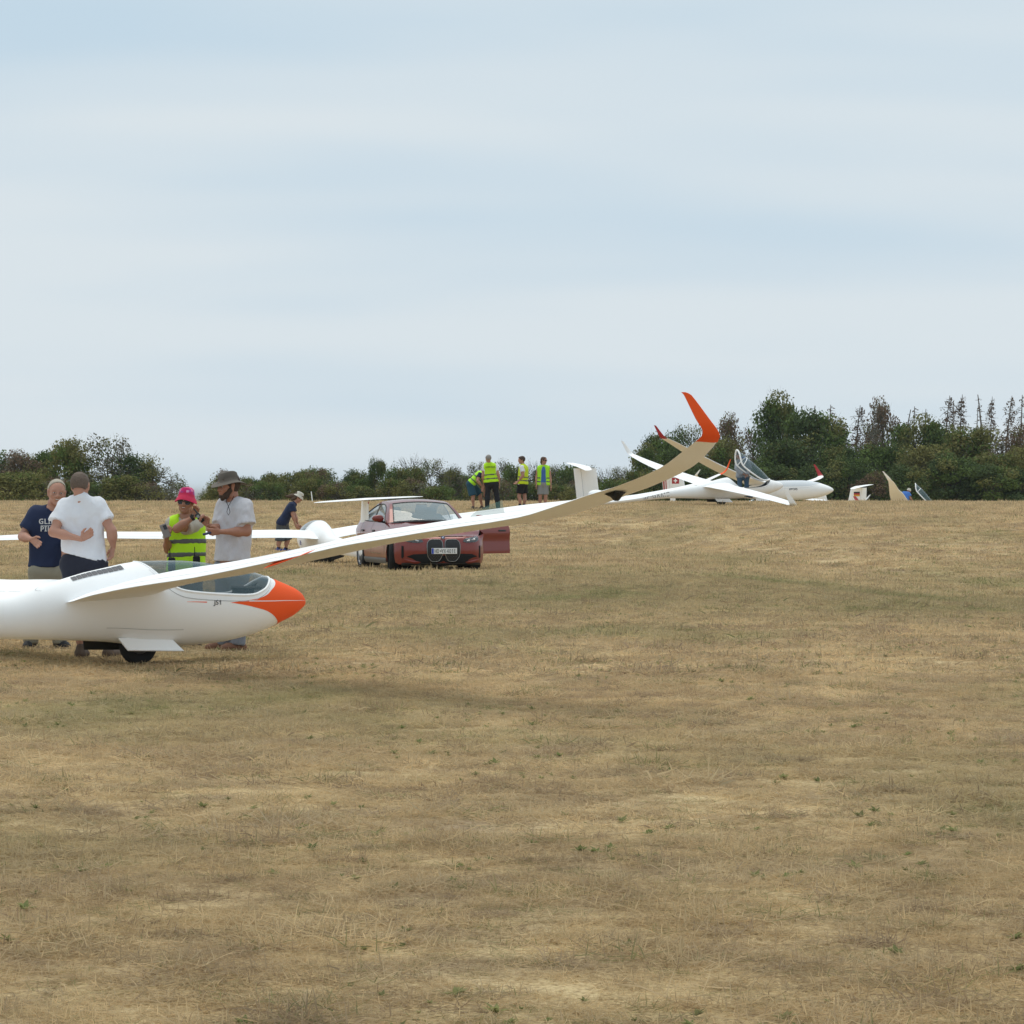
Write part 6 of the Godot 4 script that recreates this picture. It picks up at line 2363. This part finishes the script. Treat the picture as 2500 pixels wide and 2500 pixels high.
	var girl := person("person in a pink bucket hat, dark sunglasses and yellow vest holding a phone", place.call(455, 35.6), J, {"size": 0.93, "girth": 0.88, "head": 1.08, "skin": tan_skin, "skin_name": "tan", "smile": 1.0, "glasses": true, "hat": {"name": "pink", "color": lin(0.62, 0.03, 0.09), "brim": 0.128, "drop": 0.05, "band": Color.WHITE, "pattern": dots, "dip": -0.32, "sit": 0.058}, "hair": {"name": "dark", "color": lin(0.03, 0.022, 0.018), "line": 0.05},
		"shirt": {"name": "beige_shirt", "color": lin(0.46, 0.42, 0.35), "sleeve": 0.62, "hem": q.call(455, 1400, 0.0)}, "vest": {"color": lime, "hem": q.call(455, 1396, 0.0), "bands": [0.15, 0.29], "open": [[q.call(451, 1318, 0.15), q.call(452, 1262, 0.10), 0.02, 0.085]]}, "legs": {"kind": "trousers", "name": "grey_jeans", "color": lin(0.16, 0.165, 0.18), "wide": 0.014}, "shoe": lin(0.12, 0.085, 0.065), "shoe_name": "brown"})
	var watch := MB.new()
	var wd: Vector3 = (J.wb - J.eb).normalized()
	watch.lathe(J.wb - wd * 0.02, wd, [[-0.014, 0.030], [-0.014, 0.033], [0.014, 0.033], [0.014, 0.030]], 18)
	watch.box(J.wb - wd * 0.02 + Vector3(0.0, 0.02, 0.028), Vector3(0.034, 0.034, 0.012), Basis(), Color.WHITE, 0.004)
	part("wristwatch", watch.done(), mat("black_gloss", Color.WHITE), girl)
	for s in [q.call(424, 1378, 0.20), q.call(484, 1374, 0.20)]:
		var pouch := MB.new()
		pouch.box(s, Vector3(0.075, 0.15, 0.045), Basis(), Color.WHITE, 0.012)
		pouch.tube([s + Vector3(-0.02, 0.07, 0), s + Vector3(-0.02, 0.17, 0)], [0.006, 0.004], 6)
		part("radio_pouch", pouch.done(), mat("black_cloth", lin(0.012, 0.012, 0.016), 0.9), girl)
	var ph := thing("phone", "dark phone held up by the person in the pink hat", "phone", girl.position + q.call(409, 1296, 0.235))
	ph.rotation = Vector3(-0.25, 0.15, 0.38)
	var pm := MB.new()
	pm.box(Vector3.ZERO, Vector3(0.076, 0.155, 0.011), Basis(), Color.WHITE, 0.005)
	part("case", pm.done(), mat("phone_case", lin(0.22, 0.19, 0.17), 0.5), ph)
	pm = MB.new()
	pm.box(Vector3(0.012, 0.035, 0.0065), Vector3(0.036, 0.05, 0.004), Basis(), Color.WHITE, 0.0015)
	part("camera_island", pm.done(), mat("black_gloss", Color.WHITE), ph)

	# 4: the bearded man in the brown hat
	q = frame.call(565.0, 1590.0, 233.8)
	J = {"fw": Vector3(-0.75, 0, 0.66), "hd": q.call(557, 1190, 0.02), "fd": Vector3(-0.80, -0.08, 0.6), "nk": q.call(573, 1226, -0.01), "sa": q.call(545, 1240, -0.14), "sb": q.call(598, 1241, 0.10), "ea": q.call(540, 1298, -0.05), "eb": q.call(605, 1300, 0.15), "wa": q.call(510, 1284, 0.16), "wb": q.call(543, 1300, 0.26), "ha": q.call(550, 1402, -0.06), "hb": q.call(584, 1402, 0.06), "ka": q.call(545, 1490, -0.02), "kb": q.call(584, 1490, 0.08), "fa": q.call(545, 1569, -0.06), "fb": q.call(582, 1569, 0.08), "oa": Vector3(-1, 0, 0.35), "ob": Vector3(-0.9, 0, 0.45),
		"da": Vector3(-0.5, 0.7, 0.15), "na": Vector3(0.2, 0.2, 1), "ta": Vector3(0.5, 0.6, 0.1), "ca": 1.15, "db": Vector3(-1, -0.05, 0.1), "nb": Vector3(0.0, -0.5, -0.8), "tb": Vector3(0, 0.85, 0.3), "cb": 0.8}
	var weave := noise_texture(256, 0.06, [[0.0, Color(0.94, 0.94, 0.95)], [0.5, Color(1, 1, 1)], [1.0, Color(0.95, 0.95, 0.96)]], 3, 31)
	var big := person("bearded man in a grey-brown bucket hat and light grey checked shirt", place.call(565, 34.9), J, {"girth": 1.0, "belly": 0.03, "head": 1.12, "skin": lin(0.40, 0.19, 0.125), "skin_name": "sunburnt", "smile": 0.3, "hat": {"name": "brown", "color": lin(0.135, 0.115, 0.095), "brim": 0.16, "drop": 0.028, "dip": 0.22, "band": lin(0.11, 0.095, 0.08)}, "hair": {"name": "brown", "color": lin(0.07, 0.042, 0.028), "line": 0.05}, "beard": ["brown", lin(0.055, 0.032, 0.02)],
		"shirt": {"name": "grey_check", "color": lin(0.60, 0.59, 0.62), "pattern": weave, "sleeve": 0.72, "hem": q.call(565, 1372, 0.0), "hem_dir": Vector3(0, -1, 0), "loose": 0.028, "drop": 0.08, "fold": 0.020}, "legs": {"kind": "trousers", "name": "grey_blue_jeans", "color": lin(0.22, 0.235, 0.27), "wide": 0.02}, "shoe": lin(0.20, 0.09, 0.05), "shoe_name": "rust"})
	var cord := MB.new()
	cord.tube([q.call(573, 1214, 0.11), q.call(564, 1234, 0.20), q.call(562, 1238, 0.21)], [0.003, 0.003, 0.003], 5)
	cord.tube([q.call(556, 1214, 0.08), q.call(556, 1228, 0.18), q.call(562, 1238, 0.21)], [0.003, 0.003, 0.003], 5)
	cord.tube([q.call(562, 1238, 0.215), q.call(558, 1252, 0.215), q.call(562, 1260, 0.215), q.call(566, 1252, 0.215), q.call(562, 1238, 0.215)], [0.003, 0.003, 0.004, 0.003, 0.003], 5)
	part("hat_cord", cord.done(), mat("black_cloth", Color.WHITE), big)
	var rd := thing("handheld_radio", "small black radio held out in the fist of the bearded man", "radio", big.position + q.call(492, 1266, 0.20))
	rd.rotation = Vector3(0, 0, 0.7)
	var rm := MB.new()
	rm.box(Vector3.ZERO, Vector3(0.05, 0.11, 0.03), Basis(), Color.WHITE, 0.008)
	part("case", rm.done(), mat("black_plastic", lin(0.012, 0.012, 0.013), 0.5), rd)
	rm = MB.new()
	rm.tube([Vector3(0.012, 0.05, 0), Vector3(0.012, 0.115, 0)], [0.009, 0.006], 8)
	part("antenna", rm.done(), mat("black_plastic", Color.WHITE), rd)
	rm = MB.new()
	rm.box(Vector3(-0.004, 0.02, 0.016), Vector3(0.03, 0.03, 0.003))
	part("display", rm.done(), mat("display_grey", lin(0.25, 0.28, 0.27), 0.3), rd)
	var pen := thing("pocket_knife", "small dark blue object in the lower hand of the bearded man", "tool", big.position + q.call(512, 1304, 0.27))
	rm = MB.new()
	rm.box(Vector3.ZERO, Vector3(0.10, 0.026, 0.02), Basis(Vector3.BACK, 0.25), Color.WHITE, 0.006)
	part("handle", rm.done(), mat("dark_blue", lin(0.03, 0.035, 0.10), 0.4), pen)

	# 5: leaning over the far glider's wing
	q = frame.call(692.0, 1345.0, 92.0)
	J = {"fw": Vector3(0.85, -0.5, 0.1), "hd": q.call(729, 1214, 0.0), "fd": Vector3(0.85, -0.5, 0.15), "hu": Vector3(0.5, 0.85, 0), "nk": q.call(720, 1228, 0.0), "sa": q.call(711, 1233, -0.17), "sb": q.call(714, 1235, 0.17), "ea": q.call(719, 1258, -0.18), "eb": q.call(716, 1256, 0.2), "wa": q.call(727, 1282, -0.16), "wb": q.call(722, 1280, 0.18), "ha": q.call(691, 1275, -0.09), "hb": q.call(688, 1277, 0.09), "ka": q.call(702, 1319, -0.1), "kb": q.call(683, 1321, 0.1), "fa": q.call(697, 1341, -0.12), "fb": q.call(681, 1339, 0.1), "oa": Vector3(1, 0, 0), "ob": Vector3(1, 0, 0.1), "da": Vector3(0.5, -0.7, 0), "db": Vector3(0.5, -0.8, 0), "na": Vector3(0, -1, 0), "nb": Vector3(0, -0.6, -0.8), "ca": 0.3, "cb": 0.3}
	person("long-haired person in navy shirt, grey shorts and white hat leaning over a wing", place.call(692, 88.7), J, {"cell": 0.018, "girth": 1.12, "head": 1.1, "skin": fair, "skin_name": "fair", "hat": {"name": "white", "color": lin(0.62, 0.59, 0.52), "brim": 0.125, "drop": 0.045}, "hair": {"name": "long_brown", "color": lin(0.10, 0.058, 0.032), "locks": [[0, 0.0, -0.06, 0.0, -0.07, -0.17, 0.078, 0.065], [0.0, -0.06, -0.15, 0.0, -0.13, -0.27, 0.062, 0.03], [0.05, -0.02, -0.03, 0.05, -0.13, -0.10, 0.045, 0.035]]},
		"shirt": {"name": "navy_shirt", "color": navy, "sleeve": 0.68, "hem": q.call(690, 1283, 0.0), "hem_dir": Vector3(-0.2, -1, 0), "loose": 0.02, "drop": 0.05}, "legs": {"kind": "shorts", "name": "slate_shorts", "color": lin(0.075, 0.082, 0.09), "wide": 0.025, "to": 1.0}, "shoe": lin(0.03, 0.06, 0.25), "shoe_name": "blue", "sock": ["black", lin(0.015, 0.015, 0.018)], "sock_to": 0.2})

	# 6: bending down by the crest
	q = frame.call(1165.0, 1235.0, 75.5)
	J = {"fw": Vector3(0.6, -0.75, 0.1), "hd": q.call(1190, 1152, 0.0), "fd": Vector3(0.7, -0.7, 0.0), "hu": Vector3(0.7, 0.7, 0), "nk": q.call(1180, 1149, 0.0), "sa": q.call(1171, 1147, -0.17), "sb": q.call(1171, 1151, 0.17), "ea": q.call(1180, 1170, -0.2), "eb": q.call(1166, 1165, 0.28), "wa": q.call(1183, 1192, -0.16), "wb": q.call(1178, 1180, 0.22), "ha": q.call(1150, 1172, -0.1), "hb": q.call(1148, 1174, 0.1), "ka": q.call(1172, 1200, -0.12), "kb": q.call(1155, 1203, 0.12), "fa": q.call(1177, 1229, -0.14), "fb": q.call(1156, 1230, 0.1), "oa": Vector3(1, 0, 0.1), "ob": Vector3(1, 0, 0.2), "ca": 0.4, "cb": 0.4}
	person("person in teal shorts and yellow vest bending down beside the grey-haired one", place.call(1165, 108.5), J, {"cell": 0.02, "skin": fair, "skin_name": "fair", "hair": {"name": "brown", "color": lin(0.07, 0.042, 0.028)},
		"shirt": {"name": "navy_shirt", "color": navy, "sleeve": 0.5, "hem": q.call(1151, 1170, 0.0)}, "vest": {"color": lin(0.42, 0.85, 0.02), "tone": "green", "hem": q.call(1150, 1172, 0.0), "bands": [0.10, 0.25]}, "legs": {"kind": "shorts", "name": "teal_shorts", "color": lin(0.02, 0.075, 0.12), "wide": 0.03, "to": 0.95}, "shoe": lin(0.12, 0.085, 0.065), "shoe_name": "brown"})

	# 7: grey-haired, seen from behind
	q = frame.call(1202.0, 1238.0, 75.5)
	J = {"fw": Vector3(-0.15, 0, -1), "hd": q.call(1192, 1114, 0.0), "fd": Vector3(-0.45, -0.2, -0.85), "nk": q.call(1194, 1124, 0.0), "sa": q.call(1182, 1132, 0.0), "sb": q.call(1210, 1132, 0.0), "ea": q.call(1179, 1154, 0.05), "eb": q.call(1217, 1153, 0.05), "wa": q.call(1181, 1174, -0.05), "wb": q.call(1219, 1175, -0.02), "ha": q.call(1192, 1176, 0), "hb": q.call(1208, 1176, 0), "ka": q.call(1190, 1204, -0.03), "kb": q.call(1213, 1204, -0.03), "fa": q.call(1189, 1231, 0.0), "fb": q.call(1216, 1231, 0.0)}
	var back := person("grey-haired person in a yellow vest and black trousers seen from behind", place.call(1202, 108.2), J, {"cell": 0.02, "skin": fair, "skin_name": "fair", "hair": {"name": "silver", "color": lin(0.36, 0.35, 0.33), "thick": 0.014},
		"shirt": {"name": "white_shirt", "color": lin(0.76, 0.77, 0.82), "sleeve": 0.55, "hem": q.call(1200, 1171, 0.0)}, "vest": {"color": lime, "hem": q.call(1200, 1171, 0.0), "bands": [0.09, 0.22]}, "legs": {"kind": "trousers", "name": "black_trousers", "color": lin(0.016, 0.016, 0.02)}, "shoe": lin(0.02, 0.021, 0.025), "shoe_name": "black"})
	lettering("LIDENZA", 0.055, mat("plate_ink", Color.WHITE), back, Transform3D(Basis(Vector3.UP, -0.08), q.call(1197, 1134, 0.175)))

	# 8: black shorts, looking left
	q = frame.call(1274.0, 1236.0, 75.5)
	J = {"fw": Vector3(-0.75, 0, -0.55), "hd": q.call(1273, 1115, 0.0), "fd": Vector3(-0.95, -0.1, 0.25), "nk": q.call(1277, 1126, 0.0), "sa": q.call(1274, 1134, 0.17), "sb": q.call(1283, 1134, -0.16), "ea": q.call(1277, 1153, 0.24), "eb": q.call(1286, 1154, -0.2), "wa": q.call(1264, 1168, 0.2), "wb": q.call(1282, 1172, -0.2), "ha": q.call(1272, 1176, 0.08), "hb": q.call(1279, 1176, -0.08), "ka": q.call(1267, 1204, 0.08), "kb": q.call(1281, 1204, -0.06), "fa": q.call(1270, 1229, 0.08), "fb": q.call(1279, 1229, -0.06), "oa": Vector3(-0.8, 0, 0.3), "ob": Vector3(-0.5, 0, 0.6), "da": Vector3(-0.7, -0.6, 0)}
	person("young man in black shorts and yellow vest with grey bands, looking left", place.call(1274, 108.6), J, {"cell": 0.02, "skin": fair, "skin_name": "fair", "hair": {"name": "brown", "color": lin(0.07, 0.042, 0.028), "thick": 0.016},
		"shirt": {"name": "white_shirt", "color": lin(0.76, 0.77, 0.82), "sleeve": 0.55, "hem": q.call(1276, 1176, 0.0)}, "vest": {"color": lin(0.62, 0.78, 0.012), "tone": "yellow", "hem": q.call(1276, 1174, 0.0), "bands": [0.09, 0.20]}, "legs": {"kind": "shorts", "name": "black_shorts", "color": lin(0.01, 0.01, 0.012), "to": 0.75, "wide": 0.022}, "shoe": lin(0.025, 0.04, 0.11), "shoe_name": "dark_blue", "sock": ["black", lin(0.015, 0.015, 0.018)], "sock_to": 0.28})

	# 9: blue top, grey shorts
	q = frame.call(1326.0, 1237.0, 75.5)
	J = {"fw": Vector3(0.15, 0, 1), "hd": q.call(1328, 1117, 0.0), "fd": Vector3(0.80, 0.0, 0.6), "nk": q.call(1327, 1130, 0.0), "sa": q.call(1315, 1136, 0.0), "sb": q.call(1339, 1136, 0.0), "ea": q.call(1310, 1157, 0.0), "eb": q.call(1343, 1157, -0.02), "wa": q.call(1309, 1176, 0.08), "wb": q.call(1345, 1180, 0.04), "ha": q.call(1319, 1176, 0), "hb": q.call(1333, 1176, 0), "ka": q.call(1319, 1205, 0.02), "kb": q.call(1332, 1205, 0.02), "fa": q.call(1318, 1230, 0), "fb": q.call(1331, 1230, 0)}
	person("woman in a blue top, grey shorts and open yellow vest with her hair tied back", place.call(1326, 108.6), J, {"cell": 0.02, "size": 0.95, "girth": 0.9, "skin": fair, "skin_name": "fair", "glasses": true, "hair": {"name": "auburn", "color": lin(0.11, 0.058, 0.035), "locks": [[0, 0.03, -0.09, 0.0, -0.06, -0.12, 0.035, 0.03], [0, -0.06, -0.12, 0.0, -0.15, -0.10, 0.028, 0.012]]},
		"shirt": {"name": "blue_top", "color": lin(0.06, 0.14, 0.42), "sleeve": 0.0, "wide": 0.2, "hem": q.call(1326, 1172, 0.0)}, "vest": {"color": lin(0.42, 0.85, 0.02), "tone": "green", "hem": q.call(1326, 1178, 0.0), "bands": [0.09, 0.21], "open": [[q.call(1327, 1196, 0.2), q.call(1327, 1128, 0.18), 0.13, 0.11], [q.call(1327, 1196, 0.1), q.call(1327, 1140, 0.1), 0.07, 0.06]]}, "legs": {"kind": "shorts", "name": "pale_grey_shorts", "color": lin(0.27, 0.27, 0.265), "to": 0.85, "wide": 0.016}, "shoe": lin(0.2, 0.2, 0.2), "shoe_name": "grey"})

	# 10: standing in the open cockpit
	q = frame.call(1815.0, 1212.0, 66.6)
	J = {"fw": Vector3(0.35, -0.1, 1), "hd": q.call(1803, 1107, 0.0), "fd": Vector3(0.5, -0.55, 0.7), "nk": q.call(1807, 1118, 0.0), "sa": q.call(1800, 1126, 0.02), "sb": q.call(1826, 1124, -0.05), "ea": q.call(1799, 1143, 0.08), "eb": q.call(1830, 1142, 0.02), "wa": q.call(1813, 1154, 0.22), "wb": q.call(1824, 1156, 0.22), "ha": q.call(1806, 1161, 0), "hb": q.call(1822, 1161, 0), "ka": q.call(1806, 1184, 0.02), "kb": q.call(1823, 1184, 0.02), "fa": q.call(1806, 1206, 0), "fb": q.call(1823, 1206, 0), "da": Vector3(0.8, -0.4, 0.3), "db": Vector3(-0.7, -0.5, 0.3), "na": Vector3(0, 0, -1), "nb": Vector3(0, 0, -1)}
	var pilot := person("person in grey pullover and blue jeans standing in the open cockpit", place.call(1815, 122.7) + Vector3(0, 0.28, 0), J, {"cell": 0.02, "skin": fair, "skin_name": "fair", "hair": {"name": "dark", "color": lin(0.03, 0.022, 0.018), "thick": 0.016},
		"shirt": {"name": "grey_pullover", "color": lin(0.32, 0.34, 0.37), "sleeve": 1.0, "long": true, "hem": q.call(1814, 1163, 0.0), "loose": 0.024}, "legs": {"kind": "trousers", "name": "blue_jeans", "color": lin(0.08, 0.14, 0.21)}, "shoe": lin(0.02, 0.021, 0.025), "shoe_name": "black"})
	var strap := MB.new()
	strap.tube([q.call(1810, 1114, -0.06), q.call(1818, 1113, 0.0), q.call(1823, 1120, 0.09)], [0.03, 0.035, 0.03], 8)
	part("blue_scarf", strap.done(), mat("bright_blue", lin(0.03, 0.10, 0.55), 0.8), pilot)

	# 11: the man in blue beyond the crest
	q = frame.call(2211.0, 1263.0, 44.1)
	J = {"fw": Vector3(0.9, -0.3, 0.3), "hd": q.call(2219, 1197, 0.0), "fd": Vector3(0.9, -0.3, 0.3), "nk": q.call(2215, 1201, 0.0), "sa": q.call(2206, 1203, -0.05), "sb": q.call(2218, 1204, 0.1), "ea": q.call(2203, 1214, 0.0), "eb": q.call(2222, 1215, 0.2), "wa": q.call(2202, 1225, 0.1), "wb": q.call(2227, 1221, 0.2), "ha": q.call(2207, 1228, -0.05), "hb": q.call(2213, 1228, 0.05), "ka": q.call(2208, 1246, 0), "kb": q.call(2214, 1246, 0.05), "fa": q.call(2206, 1259, 0), "fb": q.call(2213, 1259, 0.05)}
	person("man in a bright blue shirt and white cap by the farthest canopy", place.call(2211, 185.0), J, {"cell": 0.022, "girth": 1.25, "skin": tan_skin, "skin_name": "tan", "hat": {"name": "white", "color": lin(0.62, 0.59, 0.52), "brim": 0.12, "drop": 0.03}, "shirt": {"name": "bright_blue_shirt", "color": lin(0.055, 0.17, 0.50), "sleeve": 0.6, "hem": q.call(2210, 1230, 0.0), "loose": 0.03}, "legs": {"kind": "trousers", "name": "grey_jeans", "color": lin(0.16, 0.165, 0.18)}, "shoe": lin(0.02, 0.021, 0.025), "shoe_name": "black"})
	mesh_pending()


func _ready() -> void:
	var cam := Camera3D.new()
	cam.name = "camera"
	cam.fov = rad_to_deg(2.0 * atan(1250.0 / 8160.0))
	cam.position = EYE
	cam.rotation.x = -50.0 / 8160.0
	cam.near = 0.1
	cam.far = 6000.0
	cam.current = true
	add_child(cam)
	var we := WorldEnvironment.new()
	we.name = "environment"
	var env := Environment.new()
	env.background_mode = Environment.BG_SKY
	env.sky = make_sky()
	env.tonemap_mode = Environment.TONE_MAPPER_LINEAR
	env.tonemap_exposure = 1.0
	env.sdfgi_enabled = true
	env.ssao_enabled = true
	env.ssil_enabled = true
	env.fog_enabled = true
	env.fog_density = 0.00009
	env.fog_light_color = Color(0.86, 0.91, 0.95)
	we.environment = env
	add_child(we)
	var sun := DirectionalLight3D.new()
	sun.name = "sun"
	sun.light_energy = 0.5
	sun.light_color = Color(1.0, 0.965, 0.9)
	sun.light_angular_distance = 45.0
	sun.shadow_enabled = true
	sun.rotation_degrees = Vector3(-74, 200, 0)
	add_child(sun)

	hill_noise.seed = 3
	hill_noise.frequency = 0.09
	patch_noise.seed = 8
	patch_noise.frequency = 0.16
	patch_noise.fractal_octaves = 4
	fine_noise.seed = 15
	fine_noise.frequency = 0.9
	fine_noise.fractal_octaves = 3
	fold_noise.seed = 21
	fold_noise.frequency = 1.0

	make_ground()
	make_grass()
	make_trees()
	make_gliders()
	make_car()
	make_people()
